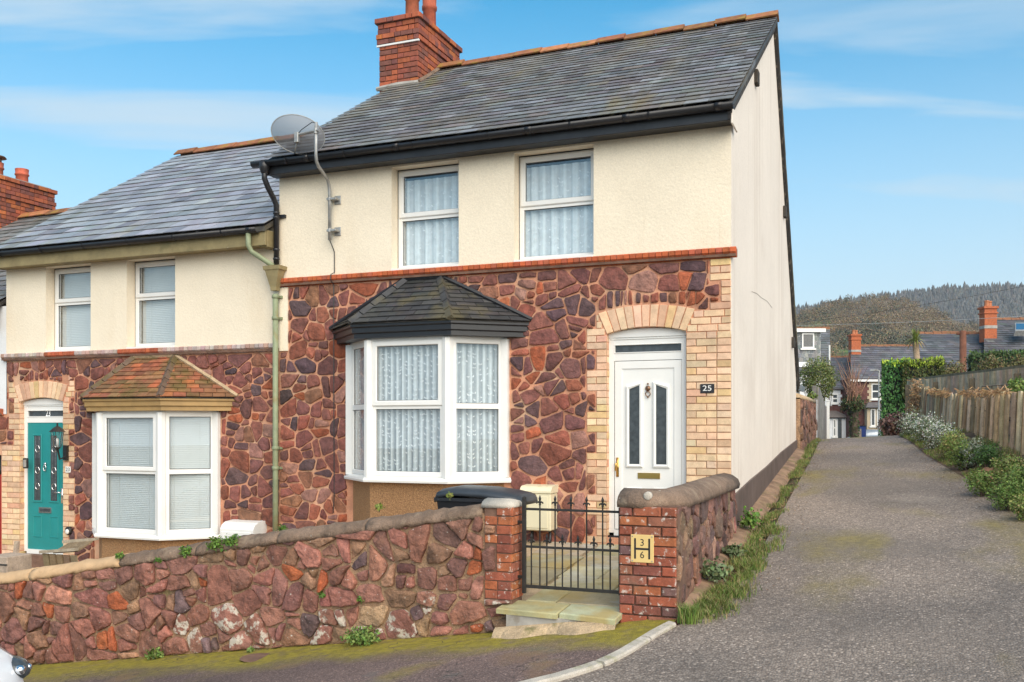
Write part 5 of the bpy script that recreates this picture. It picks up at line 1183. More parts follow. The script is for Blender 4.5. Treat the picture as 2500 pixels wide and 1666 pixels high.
P0 = Vector((w0.x, 8.2, -.56)); mb.add([P0, P0+Vector((.08,0,0)), P0+Vector((.08,.03,0)), P0+Vector((0,.03,0)), w1, w1+Vector((.06,0,0)), w1+Vector((.06,.03,0)), w1+Vector((0,.03,0))], [(3,2,1,0),(4,5,6,7),(0,1,5,4),(1,2,6,5),(2,3,7,6),(3,0,4,7)]); mb.build('wooden_plank', M['timber'], None, label='single pale wooden plank leaning up behind the wall past the teal door', cat='plank')
bx_ = atY(2, 1385, 8.1); mb = MB((.40,.31,.24)); mb.cbox(bx_.x-.25, bx_.x+.10, 8.1, 8.45, -.56, bx_.z+.12, .01); bxo = mb.build('wooden_crate', M['timber'], None, label='grey wooden crate behind the cream coping beside the leaning plank', cat='crate')
mb = MB((.05,.045,.04)); mb.cbox(bx_.x-.24, bx_.x+.105, 8.09, 8.10, bx_.z+.02, bx_.z+.04, .002); mb.build('slat_gap_shade', M['timber'], bxo)  # dark strip on the crate face, painted shade for a gap

# ------------------------------------------------------------------ white parked car, its nose just in the picture
car = thing('parked_car', 'white car parked at the kerb with a clear headlamp', 'car', (-7, 3.93, gz(-7, 3.9)))
M['carwhite'] = material('white car paint', (.78,.80,.83), .25, .02, 2, 0, coat=.8); M['lamp'] = glass_mat('lamp lens', (.85,.88,.9), .12)
M['tyre'] = material('tyre rubber', (.02,.02,.02), .9, .2, 10, .2, 40, .004)
CN, CY, slope = -5.20, 3.95, .145
def cz(x, h): return gz(-7, 3.9) + slope*(x+7) + h
prof = [(0, .18, .34, .78), (-.04, .16, .56, .80), (-.16, .15, .70, .835), (-.42, .15, .80, .855), (-1.15, .15, .93, .865), (-1.5, .15, 1.02, .87), (-3.4, .15, 1.05, .87), (-3.9, .16, .98, .85), (-4.05, .2, .6, .8)]
mb = MB(); rings = []
for (dx, zl, zh, w) in prof:
    x = CN+dx; P = []
    wn = w if dx < -.5 else w*(.80+.20*min(1, (-dx/.5)**.45))
    for (a, b) in ((-.9, 0), (-1, .25), (-1.0, .62), (-.95, .86), (-.78, .98), (-.4, 1.02), (0, 1.03), (.4, 1.02), (.78, .98), (.95, .86), (1.0, .62), (1, .25), (.9, 0)):
        P.append((x-(.10*abs(a)**3 if dx > -.5 else 0), CY+wn*a, cz(x, zl+(zh-zl)*b)))
    rings.append(P)
mb.loft(rings); cb = mb.build('car_body', M['carwhite'], car, True)
mb = MB(); rings = []
for (dx, zh, w) in ((-1.3, .98, .80), (-2.0, 1.42, .66), (-2.5, 1.48, .64), (-3.2, 1.45, .63), (-3.85, 1.02, .72)):
    x = CN+dx; rings.append([(x, CY+w*a, cz(x, .9+(zh-.9)*b)) for a, b in ((-1.05, 0), (-1, .85), (-.8, 1), (.8, 1), (1, .85), (1.05, 0))])
mb.loft(rings); mb.build('cabin_glass', M['darkglass'], car, True)
for s in (-1, 1):
    hx, hy = CN-.26, CY+s*.66; mb = MB(); rings = []
    for j in range(9):
        q = -math.pi/2+math.pi*j/8; rings.append([(hx+.17*math.cos(q)*math.cos(t)-.05*abs(math.sin(q)), hy+.15*math.sin(q), cz(hx, .585)+.085*math.cos(q)*math.sin(t)) for t in [2*math.pi*i/14 for i in range(14)]])
    mb.loft(rings); hl = mb.build('headlight', M['darkglass'], car, True)
    mb = MB(); mb.lathe((hx+.08, hy-s*.03, cz(hx, .60)), [(.03, 0), (.03, .085), (.012, .095)], 12, 'x'); mb.lathe((hx+.05, hy+s*.05, cz(hx, .60)), [(.022, 0), (.022, .085), (.01, .095)], 10, 'x'); mb.build('reflector', M['chrome'], hl, True)
    mb = MB(); mb.cbox(CN-.08, CN-.01, CY+s*.55-.08, CY+s*.55+.08, cz(CN, .30), cz(CN, .38), .01); mb.build('fog_lamp', M['black'], car)
    for wx in (CN-.75, CN-3.25):
        mb = MB(); mb.lathe((wx, CY+s*.86-.1, cz(wx, .30)), [(.30, 0), (.31, .03), (.31, .17), (.30, .2)], 24, 'y'); wh = mb.build('wheel', M['tyre'], car, True)
        mb = MB(); mb.lathe((wx, CY+s*.86-.1, cz(wx, .30)), [(.20, -.004), (.20, .204)], 16, 'y'); mb.build('rim', M['chrome'], wh, True)
mb = MB(); mb.cbox(CN-.03, CN+.012, CY-.45, CY+.45, cz(CN, .25), cz(CN, .42), .02); mb.build('grille', M['black'], car)
# ------------------------------------------------------------------ foliage helpers
def leafblob(mb, c, r, n, size, cols, rnd, shell=.55, lump=.22, flat=0, up=0, lo=-1, topc=None):
    """leaves spread through the outer part of a lumpy crown"""
    c = Vector(c); ph = Vector((rnd.uniform(0, 50), rnd.uniform(0, 50), rnd.uniform(0, 50)))
    for _ in range(n):
        d = Vector((rnd.gauss(0,1), rnd.gauss(0,1), rnd.gauss(0,1))).normalized()
        if d.z < lo: d.z = -d.z*.3
        k = (shell+(1-shell)*rnd.random()**.6)*(1+lump*2*mnoise.noise(d*2.2+ph))
        p = c+Vector((d.x*r[0], d.y*r[1], d.z*r[2]))*k
        s = size*rnd.uniform(.6, 1.35); a = Vector((rnd.gauss(0,1), rnd.gauss(0,1), rnd.gauss(0,1)+up)).normalized()
        b = a.cross(d+Vector((rnd.gauss(0,.5), rnd.gauss(0,.5), rnd.gauss(0,.5))))
        if b.length < .05: continue
        b = b.normalized()*s*.42
        mb.add([p-a*s*.6, p+b, p+a*s*.6, p-b], [(0,1,2,3)], jit(rnd, rnd.choice(topc if topc and d.z+rnd.gauss(0, .25) > .0 and k > .72 else cols), .20, .08))
def blades(mb, pts, h, w, cols, rnd, lean=.35):
    for (x, y, z) in pts:
        hh = h*rnd.uniform(.5, 1.3); a = rnd.uniform(0, 6.283); l = lean*hh*rnd.uniform(.3, 1.4); dx, dy = math.cos(a), math.sin(a)
        b = rnd.uniform(0, 6.283); wx, wy = math.cos(b)*w*.5, math.sin(b)*w*.5
        m = (x+dx*l*.35, y+dy*l*.35, z+hh*.6)
        mb.add([(x-wx, y-wy, z-.01), (x+wx, y+wy, z-.01), (m[0]+wx*.7, m[1]+wy*.7, m[2]), (m[0]-wx*.7, m[1]-wy*.7, m[2]), (x+dx*l, y+dy*l, z+hh*.93)], [(0,1,2,3),(3,2,4)], jit(rnd, rnd.choice(cols), .18, .07))
def hedge_box(mb, c, ax, ay, h, n, size, cols, rnd, topcols=None, jitter=.08):
    """clipped hedge: leaves on the faces of a rounded box; ax, ay half-size vectors in plan"""
    c, ax, ay = Vector(c), Vector(ax), Vector(ay)
    faces = [(ax, ay, 0), (-ax, ay, 0), (ay, ax, 0), (-ay, ax, 0), (None, None, 1)]
    A = [2*ay.length*h]*2+[2*ax.length*h]*2+[4*ax.length*ay.length*1.4]; tot = sum(A)
    for fi, (nrm, tan, tp) in enumerate(faces):
        for _ in range(int(n*A[fi]/tot)):
            u, v = rnd.uniform(-1, 1), rnd.random()
            if tp: p = c+ax*u+ay*rnd.uniform(-1, 1)+Vector((0,0,h)); nn = Vector((0,0,1))
            else: p = c+nrm+tan*u+Vector((0,0,h*v)); nn = nrm.normalized()
            p += nn*(.14*mnoise.noise(p*1.5)+rnd.gauss(0, jitter)-.05)
            s = size*rnd.uniform(.6, 1.4); a = Vector((rnd.gauss(0,.5), rnd.gauss(0,.5), 1+(.8 if tp else 0))).normalized(); b = a.cross(nn+Vector((rnd.gauss(0,.4), rnd.gauss(0,.4), rnd.gauss(0,.3))))
            if b.length < .05: continue
            b = b.normalized()*s*.38
            mb.add([p-a*s*.6, p+b, p+a*s*.6, p-b], [(0,1,2,3)], jit(rnd, rnd.choice(topcols if tp and topcols else cols), .22, .08))
rG = random.Random(97)

# ------------------------------------------------------------------ hills and woods beyond the town
def crest1(u):
    pts = [(-4000, 1010), (600, 900), (1500, 800), (1941, 768), (2000, 752), (2068, 738), (2140, 727), (2209, 737), (2290, 765), (2363, 795), (2450, 815), (2560, 830), (2900, 860), (5200, 1010)]
    for (a, b), (c, d) in zip(pts, pts[1:]):
        if a <= u <= c: return b+(d-b)*(u-a)/(c-a)
    return 1000
def crest2(u):
    pts = [(-4000, 1000), (900, 900), (1700, 800), (1941, 762), (2068, 741), (2209, 722), (2321, 709), (2500, 705), (2800, 715), (3400, 790), (5200, 1000)]
    for (a, b), (c, d) in zip(pts, pts[1:]):
        if a <= u <= c: return b+(d-b)*(u-a)/(c-a)
    return 1000
def hill_pt(u, s, crest, t0, t1, base):
    """s runs 0 at the foot to 1 on the crest"""
    t = t0+(t1-t0)*s; v1 = crest(u); zc = EYE+(HOR-v1)/FPX*t1; r = ray(u, HOR); z = base+(zc-base)*(s**1.25)
    return Vector((r.x*t, r.y*t, z))
def fieldcol(u, s):
    r = ray(u, HOR); n = mnoise.noise(Vector((u*.012, s*5, 2)))
    if .42+.03*n < s < .60+.02*n and (u < 2088+40*n or u > 2500): return (.13,.19,.045)
    if .58 < s < .665+.02*n and 2095 < u < 2250: return (.15,.13,.05)
    if .755+.02*n < s < .835 and u < 2040: return (.13,.20,.045)
    return (.14,.105,.066)
def hill(name, crest, t0, t1, base, colf, n=90, m=16):
    mb = MB(); us = [-3000+ (7600)*i/(n-1) for i in range(n)]; us = sorted(us+[1900+10*i for i in range(70)]); vs = []; cs = []
    for u in us:
        for j in range(m+4):
            s = j/(m-1)
            if s <= 1: p = hill_pt(u, s, crest, t0, t1, base)
            else: p = hill_pt(u, 1, crest, t0, t1, base); r = ray(u, HOR); p = Vector((p.x*(1+.12*(s-1)*4), p.y*(1+.12*(s-1)*4), p.z-(s-1)*25))
            vs.append(p); cs.append(colf(u, s))
    k = m+4; mb.add(vs, [(i*k+j, (i+1)*k+j, (i+1)*k+j+1, i*k+j+1) for i in range(len(us)-1) for j in range(k-1)]); mb.c = cs
    return mb.build(name, M['hill'], None, True, 'structure', recenter=False)
M['hill'] = material('hill pasture', None, .97, .3, .05, 0, layers=[((.07,.06,.03), .06, .52, .66, .5, None)])
hill('hillside', crest1, 130, 420, -2.0, fieldcol)
hill('far_hillside', crest2, 440, 900, 4, lambda u, s: (.06,.062,.055))  # slope tinted with the same haze grey as its conifers
wd = MB(); wn = 0                                        # bare oaks and thorn on the near hill
while wn < 1500:
    u = rG.uniform(1700, 2750) if wn < 1300 else rG.choice((rG.uniform(-800, 1700), rG.uniform(2750, 3800))); s = rG.uniform(.36, 1.0)
    fc = fieldcol(u, s)
    if fc[1] > .1 and rG.random() < .985: continue
    p = hill_pt(u, s, crest1, 130, 420, -2.0); h = rG.uniform(2.6, 5.2)*(.7 if s > .9 else 1)
    dark = (2040 < u < 2280 and .30 < s < .66 and rG.random() < .55) or rG.random() < .07
    cols = [(.085,.092,.058), (.10,.10,.062), (.07,.078,.05)] if dark else [(.215,.15,.09), (.235,.16,.09), (.18,.14,.08), (.165,.14,.07)]
    leafblob(wd, p+Vector((0,0,h*.55)), (h*.62, h*.62, h*.55), 110, .50 if dark else .40, cols, rG, .35, .3)
    wd.tube([p-Vector((0,0,.5)), p+Vector((0,0,h*.6))], [.22, .10], 4, False, (.16,.13,.10)); wn += 1
wd.build('hill_wood', M['leaf'], None, kind='stuff', recenter=False)
cf = MB(); cn = 0                                        # conifer plantation on the far hill, haze grey put into its colours
while cn < 7500:
    u = rG.uniform(1880, 2640) if cn < 6900 else rG.uniform(-600, 4200); s = rG.random()**.55
    if u < 2130 and s < .72: continue
    p = hill_pt(u, s, crest2, 440, 900, 4); h = rG.uniform(4.5, 7.5) if rG.random() < .93 else rG.uniform(7.5, 10); r0 = h*.33; cc = jit(rG, rG.choice([(.085,.090,.088), (.095,.098,.092), (.075,.082,.080), (.11,.10,.085)]), .10, .03)
    a0 = rG.uniform(0, 6)
    for (zb_, zt_, rr) in ((.08, .55, 1), (.32, .8, .72), (.58, 1, .45)):
        k = 6; ring = [p+Vector((math.cos(a0+6.283*i/k)*r0*rr*rG.uniform(.7, 1.2), math.sin(a0+6.283*i/k)*r0*rr*rG.uniform(.7, 1.2), h*(zb_+rG.uniform(-.04, .04)))) for i in range(k)]
        cf.add(ring+[p+Vector((rG.gauss(0,.2), rG.gauss(0,.2), h*zt_))], [(i, (i+1) % k, k) for i in range(k)], cc)
    cn += 1
cf.build('conifer_wood', M['leaf'], None, kind='stuff', recenter=False)

# ------------------------------------------------------------------ houses at the foot of the alley
rH = random.Random(131)
def P3(u, v, t): return atT(u, v, t)
M['darkstone'] = material('dark red stone wall', (.115,.045,.038), .9, .35, 1.5, .6, 5, .05, layers=[((.20,.09,.06), 4, .55, .7, .5, None)])
M['farslate'] = material('purple slate', None, .55, .18, 1.2, .3, 4, .03, fine=(9, .12), layers=[((.19,.16,.15), .8, .56, .72, .5, (1,1,.3)), ((.25,.24,.24), 6, .66, .72, .4, None)])
M['cream'] = material('cream dressing', (.52,.42,.29), .9, .1, 3, .2, 20, .01)
M['redridge'] = material('mossy ridge', (.23,.10,.05), .9, .3, 4, .4, 10, .02, layers=[((.14,.11,.04), 3, .5, .65, .6, None)])
def far_roof(parent, u0, u1, vr, ve, t, depth, rnd, col=(.125,.118,.128), rows=16, name='roof'):
    a, b = P3(u0, vr, t+depth), P3(u1, vr, t+depth); e0, e1 = P3(u0, ve, t), P3(u1, ve, t)
    b.z = a.z; e1.z = e0.z; sd = (e1-e0).normalized()
    mb = MB(col); bk = (a-e0); a2, b2 = a+Vector((bk.x, bk.y, -bk.z)), b+Vector((bk.x, bk.y, -bk.z))
    mb.add([e0, e1, b, a, a2, b2, e0-Vector((0,0,.1)), e1-Vector((0,0,.1))], [(0,1,2,3),(3,2,5,4),(0,3,4),(1,5,2),(6,7,1,0)]); r = mb.build(name, M['farslate'], parent)
    U = (e1-e0).normalized(); V = a-e0-U*(a-e0).dot(U); fr = Fr(e0, U, V)
    pl = [(0, 0), ((e1-e0).length, 0), ((b-e0).dot(fr.U), V.length), ((a-e0).dot(fr.U), V.length)]
    tiles(r, pl, fr, V.length/rows, .42, .012, .03, M['farslate'], rnd, lambda P, k: jit(rnd, col, .16, .04), 'slate', 0, rest='slates')
    n = max(2, int((b-a).length/.5))
    for i in range(n):
        p, q = a+(b-a)*(i/n), a+(b-a)*((i+.97)/n); mb = MB(); mb.loft([[c+Vector((0,0,h+rnd.gauss(0,.02)))+U.cross(Vector((0,0,1)))*w for w, h in ((-.16,-.05),(0,.12),(.16,-.05))] for c in (p, q)]); mb.build('ridge_tile', M['redridge'], r)
    return r, e0, e1
def far_chimney(parent, u0, u1, vb, vt, t, rnd, pots=2):
    a, b = P3(u0, vb, t), P3(u1, vb, t); z1 = P3(u0, vt, t).z; w = (b-a).length; U = (b-a).normalized(); V = Vector((-U.y, U.x, 0)); z0 = a.z-.8
    mb = MB((.42,.115,.045)); c = (a+b)/2
    def ringz(e, z): return [Vector((c.x, c.y, z))+U*(w/2+e)*sx+V*(w*.45+(w*.45+e)*sy) for sx, sy in ((-1,-1),(1,-1),(1,1),(-1,1))]
    H = z1-a.z; mb.loft([ringz(0, z0), ringz(0, z1-H*.36), ringz(.05, z1-H*.34), ringz(.05, z1-H*.28), ringz(.0, z1-H*.27), ringz(.0, z1-H*.12), ringz(.07, z1-H*.10), ringz(.07, z1)]); ch = mb.build('chimney', M['redbrick'], parent)
    mb = MB(); mb.loft([ringz(.02, a.z-.05), ringz(.02, a.z+.12)]); mb.build('flashing', M['concrete'], ch)
    for i in range(pots):
        q = ringz(0, z1)[0]*(.7-.4*i)+ringz(0, z1)[2]*(.3+.4*i); mb = MB((.45,.17,.08)); mb.lathe((q.x, q.y, z1), [(.14, 0), (.12, .25), (.15, .28), (.13, .34)], 8); mb.build('chimney_pot', M['redbrick'], ch)
    return ch
def far_wall(parent, e0, e1, zb, mat, inset_=.25, name='wall', dp=6):
    U = (e1-e0).normalized(); n = U.cross(Vector((0,0,1))); a, b = e0-n*inset_, e1-n*inset_
    mb = MB(); mb.loft([[p+n*d+Vector((0,0,z-p.z)) for p in (a, b) for d in ((0, -dp) if p is a else (-dp, 0))] for z in (zb, e0.z)]); mb.build(name, mat, parent)
    return Fr(Vector((a.x, a.y, 0)), U, (0,0,1))
def far_window(parent, fr, x0, x1, z0, z1, surround=None, bars=1):
    if surround:
        mb = MB(); nq = int((z1-z0+.5)/.22)
        for k in range(nq):
            e = .30 if k % 2 else .18
            fbox(mb, fr, x0-e, x0, z0-.2+k*.22, z0-.2+(k+1)*.22-.01, -.02, .035); fbox(mb, fr, x1, x1+e, z0-.2+k*.22, z0-.2+(k+1)*.22-.01, -.02, .035)
        fbox(mb, fr, x0-.18, x1+.18, z1, z1+.28, -.02, .04); mb.build('window_surround', surround, parent)
    mb = MB(); fframe(mb, fr, x0, x1, z0, z1, .09, -.05, .05)
    if bars: fbox(mb, fr, x0+.08, x1-.08, (z0+z1)/2-.05, (z0+z1)/2+.05, -.04, .045)
    fbox(mb, fr, x0-.1, x1+.1, z0-.1, z0-.001, -.02, .1)
    w = mb.build('window', M['upvc'], parent); mb = MB(); fbox(mb, fr, x0+.05, x1-.05, z0+.05, z1-.05, -.03, .01); mb.build('pane', M['darkglass'], w)
    return w
T = 72
h1 = thing('stone_terrace_house', 'red stone terrace house with purple slate roof and chimney at the foot of the alley', 'house', P3(2140, 1050, T))
r1, e0, e1 = far_roof(h1, 2077, 2236, 845, 925, T, 4.5, rH); fr = far_wall(h1, e0, e1, -1.8, M['darkstone'])
far_chimney(h1, 2079, 2102, 858, 816, T+3.2, rH)
def along(fr, u, T_=T): # X coordinate on a far wall frame hit by column u
    r = ray(u, HOR); n = fr.N; t = (fr.O-Vector((0,0,0))).dot(n)/Vector((r.x, r.y, 0)).dot(n); return (Vector((r.x*t, r.y*t, 0))-fr.O).dot(fr.U), t
x0, tt = along(fr, 2127); x1, _ = along(fr, 2150); zf = lambda v: EYE+(HOR-v)/FPX*tt
far_window(h1, fr, x0, x1, zf(975), zf(937), M['cream'])
x0, _ = along(fr, 2119); x1, _ = along(fr, 2146)
mb = MB(); fbox(mb, fr, x0-.25, x1+.2, -1.8, zf(998)+.05, 0, .5); mb.build('bay_wall', M['cream'], h1)
fb = Fr(fr.O+fr.N*.5, fr.U, fr.V); far_window(h1, fb, x0, (x0+x1)/2-.05, zf(1041), zf(999), None, 0); far_window(h1, fb, (x0+x1)/2+.05, x1, zf(1041), zf(999), None, 0)
mb = MB((.12,.11,.115)); a, b = x0-.45, x1+.4; mb.add([fr(a, zf(996), .8), fr(b, zf(996), .8), fr(b-.5, zf(982), 0), fr(a+.5, zf(982), 0), fr(a, zf(996), 0), fr(b, zf(996), 0)], [(0,1,2,3),(0,3,4),(1,5,2),(1,0,4,5)]); mb.build('bay_roof', M['farslate'], h1)
mb = MB(); fbox(mb, fr, 0, (e1-e0).length, e0.z-.22, e0.z-.06, .05, .30); mb.build('gutter', M['upvc'], h1)
h2 = thing('porch_house', 'low slate roofed stone house with white glazed bay left of the ivy tree', 'house', P3(2050, 1050, T+1))
r2, e0, e1 = far_roof(h2, 2005, 2076.5, 872, 948, T+1.5, 4.2, rH, rows=14); fr2 = far_wall(h2, e0, e1, -1.9, M['darkstone'])
x0, tt = along(fr2, 2024); x1, _ = along(fr2, 2058); zf2 = lambda v: EYE+(HOR-v)/FPX*tt
fb = Fr(fr2.O+fr2.N*.7, fr2.U, fr2.V); mb = MB(); fbox(mb, fr2, x0-.6, x1, -1.9, zf2(1022), 0, .7); mb.build('porch', M['whitewash'], h2)
xa, _ = along(fr2, 2026); xb, _ = along(fr2, 2034); xc, _ = along(fr2, 2038); xd, _ = along(fr2, 2047)
far_window(h2, fb, xa, xb, zf2(1066), zf2(1024), None, 1); mb = MB(); fbox(mb, fb, xc, xd, -1.8, zf2(1023), .0, .03); mb.build('porch_door', M['darkglass'], h2)
for k in range(7):
    mb = MB(); fbox(mb, fb, x1-.02, x1+(.22 if k % 2 else .08), -1.9+k*.34, -1.9+k*.34+.33, -.02, .03); mb.build('quoin', M['whitewash'], h2)
mb = MB((.13,.11,.10)); a, b = x0-.8, x1+.3; mb.add([fr2(a, zf2(1020), .95), fr2(b, zf2(1020), .95), fr2(b-.8, zf2(1003), 0), fr2(a, zf2(1003), 0), fr2(a, zf2(1020), 0), fr2(b, zf2(1020), 0)], [(0,1,2,3),(0,3,4),(1,5,2),(1,0,4,5)]); mb.build('porch_roof', M['farslate'], h2)
xa, _ = along(fr2, 2031); xb, _ = along(fr2, 2046); far_window(h2, fr2, xa, xb, zf2(985), zf2(962), M['whitewash'])
h3 = thing('slate_roofed_house', 'slate roofed house between the palm and the wooden pole with a pale wall', 'house', P3(2320, 950, 52))
r3, e0, e1 = far_roof(h3, 2236, 2402, 815, 897, 52, 4.2, rH, (.115,.115,.125)); far_wall(h3, e0, e1, -1, M['whitewash'], dp=1.2)
h4 = thing('tall_chimney_house', 'upper slate roofed house with a tall orange brick chimney and a skylight', 'house', P3(2480, 950, 53))
r4, e0, e1 = far_roof(h4, 2402.5, 2640, 780, 900, 51, 5.2, rH, (.105,.105,.112), rows=22); far_wall(h4, e0, e1, -1, M['whitewash'])
far_chimney(h4, 2404, 2434, 800, 748, 54, rH)
a = P3(2477, 813, 53.0); b = P3(2520, 813, 53.0); c = P3(2477, 793, 53.9); d = P3(2520, 793, 53.9)
mb = MB(); n = (b-a).cross(c-a).normalized(); n = n if n.z > 0 else -n; mb.loft([[p+n*k for p in (a, b, d, c)] for k in (-.2, .12)]); sk = mb.build('skylight', M['galv'], h4)
mb = MB(); f = lambda s, t_: a+(b-a)*s+(c-a)*t_; mb.loft([[p+n*k for p in (f(.05,.12), f(.95,.12), f(.95,.88), f(.05,.88))] for k in (.121, .135)]); mb.build('skylight_pane', M['chrome'], sk)
h5 = thing('dormer_house', 'house with a slate hung dormer window under a red crested ridge', 'house', P3(1990, 1000, 58))
r5, e0, e1 = far_roof(h5, 1900, 2026, 803, 905, 58, 5.0, rH, (.13,.135,.135), rows=18); far_wall(h5, e0, e1, -1, M['whitewash'])
dt = 58.3; c0, c1 = P3(1935, 884, dt), P3(2003, 884, dt); U = (c1-c0).normalized(); zt_ = P3(1950, 812, dt).z; dfr_ = Fr((c0.x, c0.y, 0), U, (0,0,1))
W_ = (c1-c0).length; mb = MB(); fbox(mb, dfr_, 0, W_, c0.z-.3, zt_, -3.5, 0); dm = mb.build('dormer', M['farslate'], h5)
for k in range(7):
    for j in range(8):
        w_ = W_/8; xa = j*w_+(w_/2 if k % 2 else 0)-.0; h_ = (zt_-c0.z)/7; x2 = min(W_, xa+w_-.02)
        if x2-xa < .05: continue
        mb = MB(jit(rH, rH.choice([(.19,.21,.22), (.15,.165,.175), (.26,.27,.26)]), .12)); fbox(mb, dfr_, xa, x2, c0.z+k*h_+.01, c0.z+(k+1)*h_-.01, 0, .03+.01*(k % 2)); mb.build('hung_slate', M['farslate'], dm)
xw0 = (P3(1957, 850, dt)-c0).dot(U); xw1 = (P3(1987, 850, dt)-c0).dot(U); far_window(h5, Fr(dfr_(0,0,.045), U, (0,0,1)), xw0, xw1, P3(1970, 851, dt).z, P3(1970, 814, dt).z, None, 0)
mb = MB(); fbox(mb, dfr_, -.2, W_+.25, zt_, zt_+.22, -3.6, .25); mb.build('dormer_cornice', M['upvc'], h5)
mb = MB(); q = P3(2025, 843, 58); mb.tube([q, q-Vector((0,0,1.6))], .05, 6); mb.build('downpipe', M['upvc'], h5)

# ------------------------------------------------------------------ beside the alley beyond the house
sw = thing('garden_wall', 'brown rubble garden wall beside the alley behind the house', 'wall', (-1.6, 19.2, 1.2))
mb = MB(); mb.box(-1.85, -1.60, 17.63, 20.9, .6, 2.15); mb.build('wall_core', M['mortar_wall'], sw)
SF2 = Fr((-1.60, 17.63, 0), (0,1,0), (0,0,1))
for P in rubble([(.0, 1.1), (3.25, 1.1), (3.25, 2.15), (.0, 2.15)], .07, .16, 1.1, rH, 2500):
    P = inset(P, rH.uniform(.006, .014))
    if len(P) < 3 or area(P) < .002: continue
    mb = MB(); stone(mb, P, SF2, rH, -.03, rH.uniform(.01, .04), jit(rH, rH.choice([(.17,.085,.06), (.22,.12,.08), (.13,.07,.055)]), .2), .014); mb.build('stone', M['wallstone'], sw)
mb = MB(); mb.loft([[(-1.72+p[0], y, 2.14+p[1]) for p in cprof(.3, .1)] for y in (17.63, 19.2, 20.9)]); mb.build('coping', M['sandconc'], sw, True)
lt = thing('lean_to', 'grey felted lean-to roof behind the brown garden wall', 'outbuilding', (-2.4, 19.4, 1.2))
mb = MB(); mb.box(-3.4, -1.88, 18.3, 20.6, .8, 2.38); mb.build('wall', M['whitewash'], lt)
mb = MB((.20,.235,.26)); mb.add([(-3.5, 18.2, 2.75), (-1.80, 18.2, 2.36), (-1.80, 20.7, 2.36), (-3.5, 20.7, 2.75), (-3.5, 18.2, 2.85), (-1.78, 18.2, 2.47), (-1.78, 20.7, 2.47), (-3.5, 20.7, 2.85)], [(0,3,2,1),(4,5,6,7),(0,1,5,4),(1,2,6,5),(2,3,7,6),(3,0,4,7)]); mb.build('roof', M['timber'], lt)
fg = thing('boarded_gate', 'grey close boarded gate with a swept top beside a white post', 'gate', (-1.5, 22.2, 1.3))
for i in range(14):
    y = 20.95+i*.18; zt2 = 2.48-.36*sstep(0, 13, i)**1.0; mb = MB(jit(rH, (.20,.195,.19), .1, .02)); mb.cbox(-1.56, -1.535, y, y+.172, 1.0, zt2, .004); mb.build('board', M['timber'], fg)
mb = MB((.17,.16,.15)); mb.cbox(-1.66, -1.57, 20.86, 20.945, 1.0, 2.5, .01); mb.build('post', M['timber'], fg)
mb = MB(); mb.cbox(-1.56, -1.48, 23.5, 23.6, .9, 2.24, .01); mb.cbox(-1.57, -1.47, 23.49, 23.61, 2.24, 2.27, .01); mb.build('white_post', M['upvc'], None, label='square white gate post at the end of the grey boarded gate', cat='post')

# fences on the right
def fence_line(pts, n):
    L_ = [(Vector(b)-Vector(a)).length for a, b in zip(pts, pts[1:])]; tot = sum(L_); out = []
    for i in range(n+1):
        s = tot*i/n
        for (a, b), l in zip(zip(pts, pts[1:]), L_):
            if s <= l+1e-6: out.append(Vector(a)+(Vector(b)-Vector(a))*(s/l)); break
            s -= l
    return out
f1 = thing('plank_fence', 'old leaning fence of weathered brown planks beside the alley verge', 'fence', (1.2, 17.5, 1.3))
base = [atT(2238, 1030, 20.6), atT(2349, 1075, 16.3), atT(2500, 1152, 13.0), Vector((2.5, 11.2, .75)), Vector((3.6, 8.4, .45))]; base = [(p.x, p.y, p.z-.12) for p in base]
NP = 105; bp_ = fence_line(base, NP)
for i in range(NP):
    a, b = bp_[i], bp_[i+1]; U = (b-a); U.z = 0; l = U.length; U = U.normalized(); n = U.cross(Vector((0,0,1))); 
    if n.x > 0: n = -n
    k = i/NP; H = (.86 if k < .3 else .86+.42*sstep(.3, .62, k))+rH.gauss(0, .018); lean = -.10-.05*math.sin(i*.4)+rH.gauss(0, .008); back = .06
    zt2 = a.z+H; cc = jit(rH, rH.choice([(.46,.34,.20), (.52,.40,.25), (.38,.275,.165), (.56,.46,.32), (.29,.205,.125)]), .15, .04)
    tk = .018+.012*rH.random(); off = .02*(i % 2)+rH.gauss(0, .006); w0, w1 = .004, l-.004
    B = lambda s, h, d: a+U*(s+lean*h/H*(.35))+n*(off+d-back*h/H)+Vector((0,0,h))
    mb = MB(cc); mb.add([B(w0,0,0), B(w1,0,0), B(w1,0,tk), B(w0,0,tk), B(w0,H,0), B(w1,H+rH.gauss(0,.008),0), B(w1,H,tk), B(w0,H,tk)], [(3,2,1,0),(4,5,6,7),(0,1,5,4),(1,2,6,5),(2,3,7,6),(3,0,4,7)]); mb.build('plank', M['timber'], f1)
for h in (.2, .75):
    mb = MB((.14,.11,.08)); mb.tube([p+Vector((.05,0,h)) for p in bp_[::7]], .03, 4); mb.build('back_rail', M['timber'], f1)
f2 = thing('board_fence', 'taller brown boarded fence with capping rail behind the plank fence', 'fence', (1.3, 22.6, 1.4))
A_, B_ = atT(2216, 931, 24.0), atT(2500, 898, 17.3); E_ = A_+(B_-A_)*1.7; E_.z = B_.z-.05
line = fence_line([tuple(A_), tuple(B_), tuple(E_)], 84)
